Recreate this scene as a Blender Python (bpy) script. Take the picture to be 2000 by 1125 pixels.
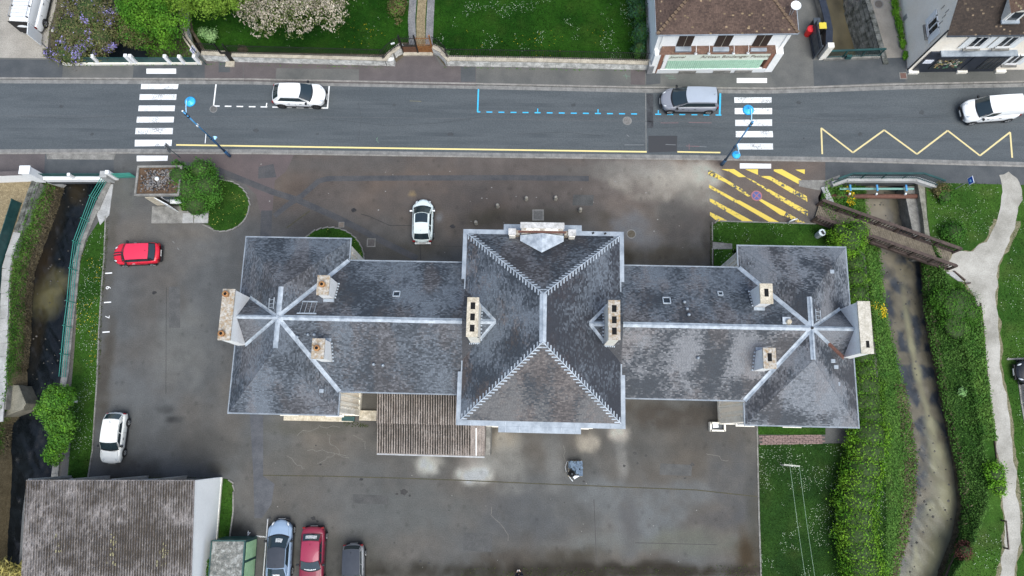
import bpy, bmesh, math, random
import numpy as np
from mathutils import Vector, Matrix
from mathutils.geometry import delaunay_2d_cdt
random.seed(7); RNG = np.random.default_rng(11)
for o in list(bpy.data.objects): bpy.data.objects.remove(o)
SC = bpy.context.scene; COL = SC.collection
# ---------------------------------------------------------------- camera (drone, 54.5 m up, tilted 12 deg off straight down)
F, HGT, NX, NY = 1400.0, 54.5, 1028.0, 857.0
zc = -Vector((NX-1000, -(NY-562.5), -F)).normalized()
xc = (Vector((1,0,0)) - zc.x*zc).normalized(); yc = zc.cross(xc)
ROT = Matrix((xc, yc, zc))
cam = bpy.data.objects.new('camera', bpy.data.cameras.new('camera')); COL.objects.link(cam)
cam.data.sensor_width = 36; cam.data.lens = F/2000*36; cam.data.clip_end = 2000
cam.matrix_world = Matrix.Translation((0,0,HGT)) @ ROT.to_4x4()
SC.camera = cam
SC.render.resolution_x = 1024; SC.render.resolution_y = 576
# ---------------------------------------------------------------- sky, sun, exposure (overcast)
SUN_EL, SUN_AZ = math.radians(64), math.radians(152)      # azimuth clockwise from +Y
wd = bpy.data.worlds.new('World'); SC.world = wd; wd.use_nodes = True
nt = wd.node_tree; sky = nt.nodes.new('ShaderNodeTexSky'); sky.sky_type = 'NISHITA'; sky.sun_disc = False
sky.sun_elevation = SUN_EL; sky.sun_rotation = SUN_AZ; sky.dust_density = 3.0; sky.air_density = 1.0; sky.ozone_density = 0.3
bg = nt.nodes['Background']; bg.inputs['Strength'].default_value = 0.135
nt.links.new(sky.outputs[0], bg.inputs['Color'])
sun = bpy.data.objects.new('sun', bpy.data.lights.new('sun', 'SUN')); COL.objects.link(sun)
sun.data.energy = 1.7; sun.data.angle = math.radians(42); sun.data.color = (0.94, 1.0, 0.98)
sd = Vector((math.sin(SUN_AZ)*math.cos(SUN_EL), math.cos(SUN_AZ)*math.cos(SUN_EL), math.sin(SUN_EL)))
sun.rotation_euler = sd.to_track_quat('Z', 'Y').to_euler(); sun.location = (0,0,80)
vs = SC.view_settings; vs.view_transform = 'Standard'; vs.look = 'None'; vs.exposure = 0.72; vs.gamma = 1
# ---------------------------------------------------------------- helpers
def g(u, v, z=0.0):
    "ground survey: the point at height z seen at photo pixel (u,v)"
    r = ROT @ Vector((u-1000, -(v-562.5), -F)); t = (HGT-z)/-r.z
    return Vector((r.x*t, r.y*t, z))
def gp(pts, z=0.0): return [g(p[0], p[1], z) for p in pts]
WM = {}
def link(o, parent=None):
    COL.objects.link(o)
    if parent is not None:
        o.parent = parent
        if parent in TOPS: o.matrix_parent_inverse = TOPS[parent].inverted()
    return o
TOPS = {}
def tag(o, label=None, cat=None, group=None, kind=None):
    if label: o['label'] = label
    if cat: o['category'] = cat
    if group: o['group'] = group
    if kind: o['kind'] = kind
    return o
def thing(name, label, cat, loc=(0,0,0), rz=0.0, group=None, kind=None):
    o = bpy.data.objects.new(name, None); COL.objects.link(o)
    o.empty_display_size = .3
    o.location = loc; o.rotation_euler = (0,0,rz)
    TOPS[o] = Matrix.Translation(loc) @ Matrix.Rotation(rz, 4, 'Z')
    return tag(o, label, cat, group, kind)
class MB:
    def __init__(s): s.v = []; s.f = []
    def add(s, vs, fs):
        b = len(s.v); s.v += [tuple(p) for p in vs]; s.f += [tuple(i+b for i in f) for f in fs]; return s
    def quad(s, *p): return s.add(p, [tuple(range(len(p)))])
    def box(s, c, d, rz=0.0, M=None):
        x,y,z = d[0]/2, d[1]/2, d[2]/2
        vs = [Vector((i*x,j*y,k*z)) for k in (-1,1) for j in (-1,1) for i in (-1,1)]
        R = M if M is not None else Matrix.Rotation(rz, 3, 'Z')
        c = Vector(c); vs = [R @ p + c for p in vs]
        return s.add(vs, [(0,2,3,1),(4,5,7,6),(0,1,5,4),(2,6,7,3),(0,4,6,2),(1,3,7,5)])
    def beam(s, a, b, w, h, up=(0,0,1)):
        a, b = Vector(a), Vector(b); d = (b-a); L = d.length
        if L < 1e-6: return s
        d.normalize(); up = Vector(up)
        sd_ = d.cross(up)
        if sd_.length < 1e-4: sd_ = d.cross(Vector((1,0,0)))
        sd_.normalize(); u2 = sd_.cross(d).normalized()
        R = Matrix((d, sd_, u2)).transposed()
        return s.box((a+b)/2, (L, w, h), M=R)
    def prism(s, poly, z0, z1):
        n = len(poly); P = [Vector((p[0],p[1])) for p in poly]
        ar = sum(P[i].x*P[(i+1)%n].y - P[(i+1)%n].x*P[i].y for i in range(n))
        if ar < 0: P.reverse()
        vs = [(p.x,p.y,z0) for p in P] + [(p.x,p.y,z1) for p in P]
        fs = [tuple(range(n,2*n)), tuple(range(n-1,-1,-1))] + [(i,(i+1)%n,n+(i+1)%n,n+i) for i in range(n)]
        return s.add(vs, fs)
    def tube(s, pts, r, n=8, caps=True):
        pts = [Vector(p) for p in pts]; m = len(pts); rs = r if isinstance(r,(list,tuple)) else [r]*m
        vs = []; prev = None
        for i,p in enumerate(pts):
            d = (pts[min(i+1,m-1)]-pts[max(i-1,0)]).normalized()
            a = d.cross(Vector((0,0,1))) if abs(d.z) < .95 else d.cross(Vector((1,0,0)))
            if prev is not None and a.length > 0:
                q = prev - d*prev.dot(d)
                if q.length > 1e-3: a = q
            a.normalize(); prev = a; b = d.cross(a)
            for k in range(n):
                t = 2*math.pi*k/n; vs.append(p + (a*math.cos(t)+b*math.sin(t))*rs[i])
        fs = [(i*n+k, i*n+(k+1)%n, (i+1)*n+(k+1)%n, (i+1)*n+k) for i in range(m-1) for k in range(n)]
        if caps: fs += [tuple(range(n-1,-1,-1)), tuple((m-1)*n+k for k in range(n))]
        return s.add(vs, fs)
    def cyl(s, c, r, h, n=16, r2=None):
        c = Vector(c); return s.tube([c, c+Vector((0,0,h))], [r, r if r2 is None else r2], n)
    def lathe(s, prof, n=16, c=(0,0,0), axis='z'):
        c = Vector(c); vs = []
        for (r,z) in prof:
            for k in range(n):
                t = 2*math.pi*k/n
                p = (r*math.cos(t), r*math.sin(t), z) if axis == 'z' else (r*math.cos(t), z, r*math.sin(t))
                vs.append(c+Vector(p))
        m = len(prof)
        fs = [(i*n+k, i*n+(k+1)%n, (i+1)*n+(k+1)%n, (i+1)*n+k) for i in range(m-1) for k in range(n)]
        return s.add(vs, fs)
    def grid(s, fn, nu, nv):
        vs = [fn(i/nu, j/nv) for j in range(nv+1) for i in range(nu+1)]
        return s.add(vs, [(j*(nu+1)+i, j*(nu+1)+i+1, (j+1)*(nu+1)+i+1, (j+1)*(nu+1)+i) for j in range(nv) for i in range(nu)])
    def mesh(s, name, mat, smooth=False):
        me = bpy.data.meshes.new(name); me.from_pydata(s.v, [], s.f)
        if mat: me.materials.append(mat)
        if smooth: me.polygons.foreach_set('use_smooth', [True]*len(me.polygons))
        me.update(); return me
    def build(s, name, mat, parent=None, smooth=False, bevel=0):
        o = bpy.data.objects.new(name, s.mesh(name, mat, smooth)); link(o, parent)
        if bevel:
            m = o.modifiers.new('bevel','BEVEL'); m.width = bevel; m.segments = 2; m.limit_method = 'ANGLE'
        return o
def share(name, me, mw, parent=None):
    o = bpy.data.objects.new(name, me); link(o, parent); o.matrix_basis = mw; return o
def copytree(o, parent=None):
    c = o.copy(); COL.objects.link(c)
    if o in TOPS: TOPS[c] = TOPS[o].copy()
    if parent is not None: c.parent = parent
    for ch in list(o.children): copytree(ch, c)
    return c
# ---- numpy value noise
def _h(ix, iy, s):
    n = (ix*374761393 + iy*668265263 + s*974711) & 0xffffffff
    n = ((n ^ (n >> 13))*1274126177) & 0xffffffff
    return ((n ^ (n >> 16)) & 0xffff)/65535.0
def vn(x, y, s=0):
    x = np.asarray(x, float); y = np.asarray(y, float)
    ix = np.floor(x).astype(np.int64); iy = np.floor(y).astype(np.int64); fx = x-ix; fy = y-iy
    fx = fx*fx*(3-2*fx); fy = fy*fy*(3-2*fy)
    a = _h(ix,iy,s); b = _h(ix+1,iy,s); c = _h(ix,iy+1,s); d = _h(ix+1,iy+1,s)
    return a*(1-fx)*(1-fy)+b*fx*(1-fy)+c*(1-fx)*fy+d*fx*fy
def fbm(x, y, s=0, o=4):
    t = 0; a = .5; x = np.asarray(x,float); y = np.asarray(y,float); n = 0
    for i in range(o): t = t + a*vn(x*2**i+17*i, y*2**i+9*i, s+i); n += a; a *= .5
    return t/n
def inpoly(px, py, poly):
    r = np.zeros(px.shape, bool); n = len(poly); j = n-1
    for i in range(n):
        xi, yi = poly[i][0], poly[i][1]; xj, yj = poly[j][0], poly[j][1]
        if yi != yj:
            r ^= ((yi > py) != (yj > py)) & (px < (xj-xi)*(py-yi)/(yj-yi)+xi)
        j = i
    return r
def set_tint(me, cols, domain='POINT'):
    a = me.color_attributes.new('tint', 'FLOAT_COLOR', domain)
    c = np.ones((len(cols),4), np.float32); c[:,:3] = np.asarray(cols)*.81; a.data.foreach_set('color', c.ravel())
def mesh_np(name, verts, faces, mat, smooth=False):
    "verts (n,3), faces (m,k) -> mesh"
    me = bpy.data.meshes.new(name); n = len(verts); m, k = faces.shape
    me.vertices.add(n); me.vertices.foreach_set('co', np.asarray(verts, np.float32).ravel())
    me.loops.add(m*k); me.loops.foreach_set('vertex_index', faces.astype(np.int32).ravel())
    me.polygons.add(m); me.polygons.foreach_set('loop_start', np.arange(0,m*k,k,dtype=np.int32))
    me.polygons.foreach_set('loop_total', np.full(m,k,np.int32))
    if smooth: me.polygons.foreach_set('use_smooth', np.ones(m,bool))
    if mat: me.materials.append(mat)
    me.update(calc_edges=True); me.validate(); return me
def patch(name, poly, z, mat, step=None, colfn=None, hfn=None, parent=None, kind='structure'):
    "flat (or gently uneven) surface filling a polygon"
    P = [Vector((p[0],p[1])) for p in poly]
    if step is None:
        mb = MB(); ar = sum(P[i].x*P[(i+1)%len(P)].y-P[(i+1)%len(P)].x*P[i].y for i in range(len(P)))
        if ar < 0: P.reverse()
        mb.quad(*[(p.x,p.y,z) for p in P]); o = mb.build(name, mat, parent)
    else:
        dense = []
        for i in range(len(P)):
            a, b = P[i], P[(i+1)%len(P)]; n = max(1,int((b-a).length/step))
            dense += [a+(b-a)*k/n for k in range(n)]
        xs = np.array([p.x for p in P]); ys = np.array([p.y for p in P])
        gx, gy = np.meshgrid(np.arange(xs.min(), xs.max(), step), np.arange(ys.min(), ys.max(), step))
        gx[1::2] += step/2
        gx, gy = gx.ravel(), gy.ravel(); k = inpoly(gx, gy, [(p.x,p.y) for p in P])
        pts = dense + [Vector((a,b)) for a,b in zip(gx[k], gy[k])]
        nb = len(dense)
        vs, _, fs, *_r = delaunay_2d_cdt(pts, [(i,(i+1)%nb) for i in range(nb)], [], 1, 1e-5)
        V = np.array([(v.x,v.y) for v in vs]); Z = np.full(len(V), z)
        if hfn is not None: Z = Z + hfn(V[:,0], V[:,1])
        me = bpy.data.meshes.new(name); me.from_pydata([(a,b,c) for (a,b),c in zip(V,Z)], [], fs)
        me.materials.append(mat)
        if colfn is not None: set_tint(me, colfn(V[:,0], V[:,1]))
        if hfn is not None: me.polygons.foreach_set('use_smooth', [True]*len(me.polygons))
        me.update(); o = bpy.data.objects.new(name, me); link(o, parent)
        if me.polygons and me.polygons[0].normal.z < 0: me.flip_normals()
    if kind: o['kind'] = kind
    return o
def ribbon(name, pts, w, z, mat, parent=None, kind=None):
    "flat strip of width w along a ground polyline"
    P = [Vector((p[0],p[1])) for p in pts]; mb = MB(); n = len(P); L = []; R = []
    for i in range(n):
        d = (P[min(i+1,n-1)]-P[max(i-1,0)]).normalized(); q = Vector((-d.y,d.x))*w/2
        L.append(P[i]+q); R.append(P[i]-q)
    vs = [(p.x,p.y,z) for p in R]+[(p.x,p.y,z) for p in L]
    mb.add(vs, [(i,i+1,n+i+1,n+i) for i in range(n-1)])
    o = mb.build(name, mat, parent)
    if kind: o['kind'] = kind
    return o
def along(pts, step, closed=False):
    "points every step metres along a polyline: (pos, dir)"
    P = [Vector(p) for p in pts]; out = []; acc = 0.0; nxt = 0.0
    for a, b in zip(P, P[1:]):
        L = (b-a).length; d = (b-a).normalized()
        while nxt <= acc+L+1e-6: out.append((a+d*(nxt-acc), d)); nxt += step
        acc += L
    return out
# ---------------------------------------------------------------- materials
MATS = {}
def alb(c):
    l = max(c); k = min(1,max(0,(l-.42)/.25)); k = .81+.19*k; return tuple(x*k for x in c)
def M(name, col, c2=None, c3=None, scale=1.5, rough=.8, metal=0.0, fine=.12, fscale=45.0, bump=0.0, spec=.4, island=0.0, attr=False, coat=0.0, emit=0, stretch=None, detail=6, lo=.35, hi=.65):
    if name in MATS: return MATS[name]
    fscale = min(fscale, 12.0); fine *= 1.5
    if not attr: col, c2, c3 = [None if q is None else alb(q) for q in (col,c2,c3)]
    m = bpy.data.materials.new(name); m.use_nodes = True; t = m.node_tree; b = t.nodes['Principled BSDF']
    N = lambda k: t.nodes.new(k); Lk = t.links.new
    b.inputs['Roughness'].default_value = rough; b.inputs['Metallic'].default_value = metal
    b.inputs['Specular IOR Level'].default_value = spec
    if coat: b.inputs['Coat Weight'].default_value = coat; b.inputs['Coat Roughness'].default_value = .03
    geo = N('ShaderNodeNewGeometry'); src = geo.outputs['Position']
    if stretch:
        mp = N('ShaderNodeMapping'); mp.inputs['Scale'].default_value = stretch; Lk(src, mp.inputs['Vector']); src = mp.outputs['Vector']
    cur = None
    if c2 is not None:
        n1 = N('ShaderNodeTexNoise'); n1.inputs['Scale'].default_value = scale; n1.inputs['Detail'].default_value = detail; n1.inputs['Roughness'].default_value = .6
        Lk(src, n1.inputs['Vector'])
        r = N('ShaderNodeValToRGB'); e = r.color_ramp.elements
        e[0].position = lo; e[0].color = (*col,1); e[1].position = hi; e[1].color = (*c2,1)
        if c3 is not None: x = e.new((lo+hi)/2); x.color = (*c3,1)
        Lk(n1.outputs['Fac'], r.inputs['Fac']); cur = r.outputs['Color']
    else:
        q = N('ShaderNodeRGB'); q.outputs[0].default_value = (*col,1); cur = q.outputs[0]
    def mul(a, fac_sock, lo_, hi_):
        mr = N('ShaderNodeMapRange'); mr.inputs['To Min'].default_value = lo_; mr.inputs['To Max'].default_value = hi_
        Lk(fac_sock, mr.inputs['Value'])
        vm = N('ShaderNodeVectorMath'); vm.operation = 'SCALE'; Lk(a, vm.inputs[0]); Lk(mr.outputs[0], vm.inputs['Scale']); return vm.outputs[0]
    nf = None
    if fine or bump:
        nf = N('ShaderNodeTexNoise'); nf.inputs['Scale'].default_value = fscale; nf.inputs['Detail'].default_value = 4; Lk(geo.outputs['Position'], nf.inputs['Vector'])
    if fine: cur = mul(cur, nf.outputs['Fac'], 1-fine*2.2, 1+fine*2.2)
    if island: cur = mul(cur, geo.outputs['Random Per Island'], 1-island, 1+island)
    if attr:
        at = N('ShaderNodeAttribute'); at.attribute_name = 'tint'
        vm = N('ShaderNodeVectorMath'); vm.operation = 'MULTIPLY'; Lk(cur, vm.inputs[0]); Lk(at.outputs['Color'], vm.inputs[1]); cur = vm.outputs[0]
    Lk(cur, b.inputs['Base Color'])
    if bump:
        bp = N('ShaderNodeBump'); bp.inputs['Strength'].default_value = bump; bp.inputs['Distance'].default_value = .03
        Lk(nf.outputs['Fac'], bp.inputs['Height']); Lk(bp.outputs[0], b.inputs['Normal'])
    if emit: b.inputs['Emission Strength'].default_value = emit; b.inputs['Emission Color'].default_value = (*col,1)
    MATS[name] = m; return m
def worn(name, col, base, amount=.45, scale=9.0, rough=.7):
    "road paint rubbed through to the asphalt"
    if name in MATS: return MATS[name]
    m = bpy.data.materials.new(name); m.use_nodes = True; t = m.node_tree; b = t.nodes['Principled BSDF']; b.inputs['Roughness'].default_value = rough
    geo = t.nodes.new('ShaderNodeNewGeometry'); n = t.nodes.new('ShaderNodeTexNoise'); n.inputs['Scale'].default_value = scale; n.inputs['Detail'].default_value = 8; n.inputs['Roughness'].default_value = .7
    n2 = t.nodes.new('ShaderNodeTexNoise'); n2.inputs['Scale'].default_value = .9; n2.inputs['Detail'].default_value = 2
    t.links.new(geo.outputs['Position'], n.inputs['Vector']); t.links.new(geo.outputs['Position'], n2.inputs['Vector'])
    ad = t.nodes.new('ShaderNodeMath'); ad.operation = 'ADD'; t.links.new(n.outputs['Fac'], ad.inputs[0])
    sc = t.nodes.new('ShaderNodeMath'); sc.operation = 'MULTIPLY'; sc.inputs[1].default_value = .55; t.links.new(n2.outputs['Fac'], sc.inputs[0]); t.links.new(sc.outputs[0], ad.inputs[1])
    r = t.nodes.new('ShaderNodeValToRGB'); e = r.color_ramp.elements; e[0].position = amount; e[0].color = (*alb(base),1); e[1].position = amount+.09; e[1].color = (*alb(col),1)
    t.links.new(ad.outputs[0], r.inputs['Fac']); t.links.new(r.outputs['Color'], b.inputs['Base Color'])
    MATS[name] = m; return m
ASPH = (.075,.082,.088)
m_road = M('road_asphalt', (.074,.087,.095), (.100,.114,.122), scale=.9, stretch=(.12,1,1), fine=.16, fscale=38, rough=.85, bump=.25)
m_roaddark = M('asphalt_dark_patch', (.035,.037,.042), (.07,.075,.083), scale=1.5, fine=.15, bump=.2)
m_yard = M('yard_asphalt', (.92,.92,.92), (1.08,1.08,1.08), scale=1.1, fine=.13, fscale=34, rough=.85, attr=True, bump=.25)
m_seam = M('asphalt_seam', (.054,.057,.064), (.088,.086,.087), scale=1.1, fine=.12)
m_tar = M('tar_dark', (.015,.015,.016), (.04,.038,.036), scale=4, rough=.5)
m_pave = M('pavement_asphalt', (.10,.103,.099), (.15,.148,.138), scale=.5, fine=.1, fscale=30)
m_pavered = M('pavement_red', (.098,.085,.085), (.13,.112,.11), scale=.7, fine=.1, fscale=30)
m_pavedark = M('pavement_dark', (.062,.070,.076), (.092,.099,.103), scale=.7, fine=.1)
m_kerb = M('kerb_concrete', (.21,.20,.18), (.32,.305,.28), scale=2, fine=.12, fscale=25, island=.08)
m_gutter = M('gutter_concrete', (.17,.17,.163), (.28,.275,.262), scale=2, fine=.1)
m_conc = M('old_concrete', (.16,.155,.14), (.30,.29,.265), scale=1.6, fine=.15, fscale=25, bump=.2)
m_concpale = M('pale_concrete', (.33,.33,.32), (.46,.46,.45), scale=1.2, fine=.12)
m_gravel = M('gravel_lot', (.30,.275,.235), (.40,.37,.32), scale=.6, fine=.2, fscale=25)
m_path = M('path_gravel', (.29,.275,.235), (.47,.45,.40), scale=.5, fine=.12, fscale=22)
m_track = M('track_gravel', (.16,.16,.165), (.25,.245,.24), scale=1.5, fine=.2, fscale=25)
m_grass = M('grass', (.85,.85,.85), (1.15,1.15,1.15), scale=2.2, fine=.28, fscale=16, rough=.9, attr=True, bump=.5, spec=.05)
m_blade = M('grass_blades', (.045,.13,.018), (.105,.22,.035), scale=.45, fine=0, island=.45, spec=.15, rough=.8)
m_soil = M('bank_soil', (.055,.043,.028), (.14,.115,.075), scale=2.5, fine=.3, fscale=14, bump=.6)
m_strawgrass = M('straw_ground', (.2,.155,.085), (.3,.24,.14), scale=3, fine=.25, fscale=14)
m_water = M('stream_water', (1,1,1), (1,1,1), fine=0, rough=.22, attr=True, spec=.25, bump=.3)
m_white = M('white_paint', (.78,.78,.77), (.72,.72,.71), scale=3, fine=.05)
m_yellow = worn('yellow_line_paint', (.72,.60,.26), (.16,.14,.09), amount=.36)
m_yelhatch = worn('yellow_hatch_paint', (.66,.49,.08), ASPH, amount=.68, scale=5)
m_yelfull = worn('yellow_hatch_fresh', (.66,.49,.08), ASPH, amount=.48, scale=7)
m_zebra = worn('zebra_paint', (.70,.71,.71), (.26,.27,.28), amount=.64, scale=12)
m_zebraold = worn('zebra_paint_old', (.62,.63,.63), (.14,.145,.15), amount=.62)
m_blueline = M('blue_line_paint', (.035,.40,.68), (.06,.46,.74), scale=4, fine=.08)
m_zinc = M('zinc', (.25,.29,.335), (.40,.45,.50), scale=1.3, rough=.45, metal=.15, fine=.05, spec=.5)
m_zincpale = M('zinc_pale', (.30,.345,.395), (.48,.53,.58), scale=2.5, rough=.5, metal=.05, fine=.05)
m_slate = M('slate', (1,1,1), None, fine=.1, fscale=20, rough=.65, attr=True, spec=.3)
m_under = M('slate_underlay', (.03,.032,.036), fine=.1)
m_tile = M('roof_tile', (1,1,1), None, fine=.15, fscale=18, rough=.85, attr=True, bump=.2)
m_render = M('white_render', (.90,.90,.88), (.84,.84,.81), scale=1.0, fine=.04, fscale=12)
m_cream = M('cream_render', (.84,.76,.64), (.88,.82,.72), scale=.6, fine=.05, fscale=10)
m_creamst = M('cream_stone', (.70,.66,.57), (.82,.79,.71), scale=1.5, fine=.1)
m_stone = M('pale_stone', (.42,.42,.39), (.72,.71,.67), scale=2.2, fine=.18, fscale=14, island=.12, bump=.25)
m_coping = M('coping_stone', (.36,.32,.25), (.52,.47,.38), scale=2.0, fine=.14, fscale=20, island=.08)
m_greystone = M('grey_stone', (.04,.045,.036), (.20,.205,.19), scale=2.2, fine=.2, fscale=12, island=.18, bump=.3)
m_chim = M('chimney_stone', (.44,.38,.28), (.60,.54,.43), scale=3, fine=.12)
m_chimlich = M('chimney_lichen', (.36,.25,.14), (.52,.49,.44), c3=(.42,.37,.30), scale=5, fine=.18, fscale=18, bump=.3)
m_terra = M('terracotta', (.35,.15,.06), (.45,.25,.10), scale=6, fine=.15)
m_soot = M('soot_black', (.006,.006,.006), fine=0, rough=.95)
m_fibre = M('fibre_cement', (.18,.162,.15), (.33,.305,.295), scale=3.2, fine=.25, fscale=13, rough=.9, island=.08, bump=.2, stretch=(1,.55,1))
m_fibre2 = M('fibre_cement_annex', (.22,.185,.16), (.36,.315,.285), scale=3.0, fine=.22, fscale=14, rough=.9, island=.08, bump=.2, stretch=(1,.4,1))
m_moss = M('moss_dark', (.009,.008,.006), (.026,.021,.014), scale=6, fine=.3)
m_brick = M('brick_red', (.28,.12,.075), (.36,.17,.11), scale=5, fine=.15)
m_shutter = M('brown_shutter', (.035,.02,.014), (.05,.03,.02), scale=6, fine=.1)
m_glass = M('window_glass', (.018,.024,.03), fine=0, rough=.06, spec=.6)
m_black = M('black_iron', (.012,.012,.013), fine=.1, rough=.5)
m_navy = M('dark_navy_panel', (.018,.024,.038), (.03,.038,.055), scale=3, fine=.05, rough=.4)
m_dgreen = M('dark_green_paint', (.012,.055,.055), (.025,.09,.085), scale=2, fine=.06, rough=.45)
m_green = M('green_rail_paint', (.04,.26,.20), (.07,.32,.26), scale=2, fine=.06, rough=.4)
m_awning = M('awning_green', (.36,.62,.44), (.42,.68,.50), scale=3, fine=.03)
m_awning2 = M('awning_pale', (.62,.80,.66), fine=.03)
m_bluepole = M('lamp_blue', (.06,.25,.50), (.10,.33,.60), scale=2, fine=.04, rough=.35)
m_bluedark = M('lamp_blue_dark', (.03,.11,.26), (.05,.16,.33), scale=2, fine=.04, rough=.35)
m_bluehead = M('lamp_head_blue', (.035,.42,.85), (.06,.48,.9), scale=3, fine=.02, rough=.3)
m_wood = M('bridge_plank', (.14,.118,.088), (.23,.195,.145), scale=3, fine=.15, island=.2, stretch=(1,1,1))
m_wooddk = M('bridge_rail_wood', (.055,.038,.032), (.10,.070,.058), scale=3, fine=.15, island=.12)
m_rust = M('rusty_pipe', (.12,.055,.04), (.17,.08,.055), scale=4, fine=.1)
m_rustgate = M('rusty_plate', (.22,.08,.02), (.33,.15,.05), scale=5, fine=.2)
m_steel = M('grey_steel', (.35,.36,.37), (.45,.46,.47), scale=4, fine=.05, metal=.3, rough=.4)
m_dkgrey = M('dark_grey_paint', (.05,.06,.075), (.07,.085,.10), scale=3, fine=.05, rough=.4)
m_plasticred = M('red_plastic', (.6,.02,.02), fine=.04, rough=.4)
m_plasticyel = M('yellow_plastic', (.62,.50,.05), fine=.04, rough=.4)
m_bark = M('bark', (.07,.05,.035), (.13,.10,.07), scale=6, fine=.2)
m_text = M('sign_lettering', (.16,.13,.09), fine=0)
m_blacktxt = M('black_lettering', (.02,.02,.022), fine=0)
m_signwhite = M('sign_white', (.72,.74,.80), fine=.02, rough=.4)
m_signblue = M('sign_blue', (.015,.11,.55), fine=.02, rough=.35)
m_signred = M('sign_red', (.55,.05,.05), fine=.05)
m_lglass = M('pale_enamel', (.75,.77,.77), fine=.02, rough=.25)
def text(name, s, size, mat, mw, parent=None, extr=.004, shear=0):
    cu = bpy.data.curves.new(name,'FONT'); cu.body = s; cu.size = size; cu.align_x = 'CENTER'; cu.align_y = 'CENTER'; cu.extrude = extr; cu.shear = shear
    o = bpy.data.objects.new(name, cu); COL.objects.link(o)
    dg = bpy.context.evaluated_depsgraph_get(); me = bpy.data.meshes.new_from_object(o.evaluated_get(dg)); bpy.data.objects.remove(o)
    me.name = name; me.materials.clear(); me.materials.append(mat)
    p = bpy.data.objects.new(name, me); link(p, parent); p.matrix_basis = mw; return p
# ================================================================ GROUND AND SETTING
base = MB().quad((-400,-400,-3.3),(400,-400,-3.3),(400,400,-3.3),(-400,400,-3.3)).build('ground', M('far_ground', (.05,.09,.03), (.09,.13,.05), scale=.05)); base['kind'] = 'structure'
NEDGE = [(-450,150),(0,154),(480,156),(930,165),(1250,172),(1500,174),(1610,171),(1750,166),(2000,161),(2450,152)]
SEDGE = [(-450,301),(0,298),(240,297),(500,298),(1000,305.5),(1400,310),(1612,313),(1750,316),(2000,323),(2450,335)]
def seg(line, x0, x1):
    f = lambda x: float(np.interp(x, [p[0] for p in line], [p[1] for p in line]))
    return [(x0,f(x0))]+[p for p in line if x0 < p[0] < x1]+[(x1,f(x1))]
ZR = -0.10
def slab(name, px, z1, z0, mat):
    o = MB().prism(gp(px), z0, z1).build(name, mat); o['kind'] = 'structure'; return o
slab('road', NEDGE + SEDGE[::-1], ZR, -.9, m_road)
slab('pavement', [(-450,100),(-60,112),(100,114),(398,118),(470,120),(760,130),(800,105),(850,105),(868,128),(1262,136),(1610,118),(1722,112),(1772,140),(2450,126)] + NEDGE[::-1], 0.0, -.9, m_pave)
slab('pavement', seg(SEDGE,-450,222) + [(222,351),(-450,358)], 0.0, -.9, m_pavedark)
slab('pavement', seg(SEDGE,1612,2450) + [(2450,372),(1830,357),(1612,354)], 0.0, -.9, m_pavedark)
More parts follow.
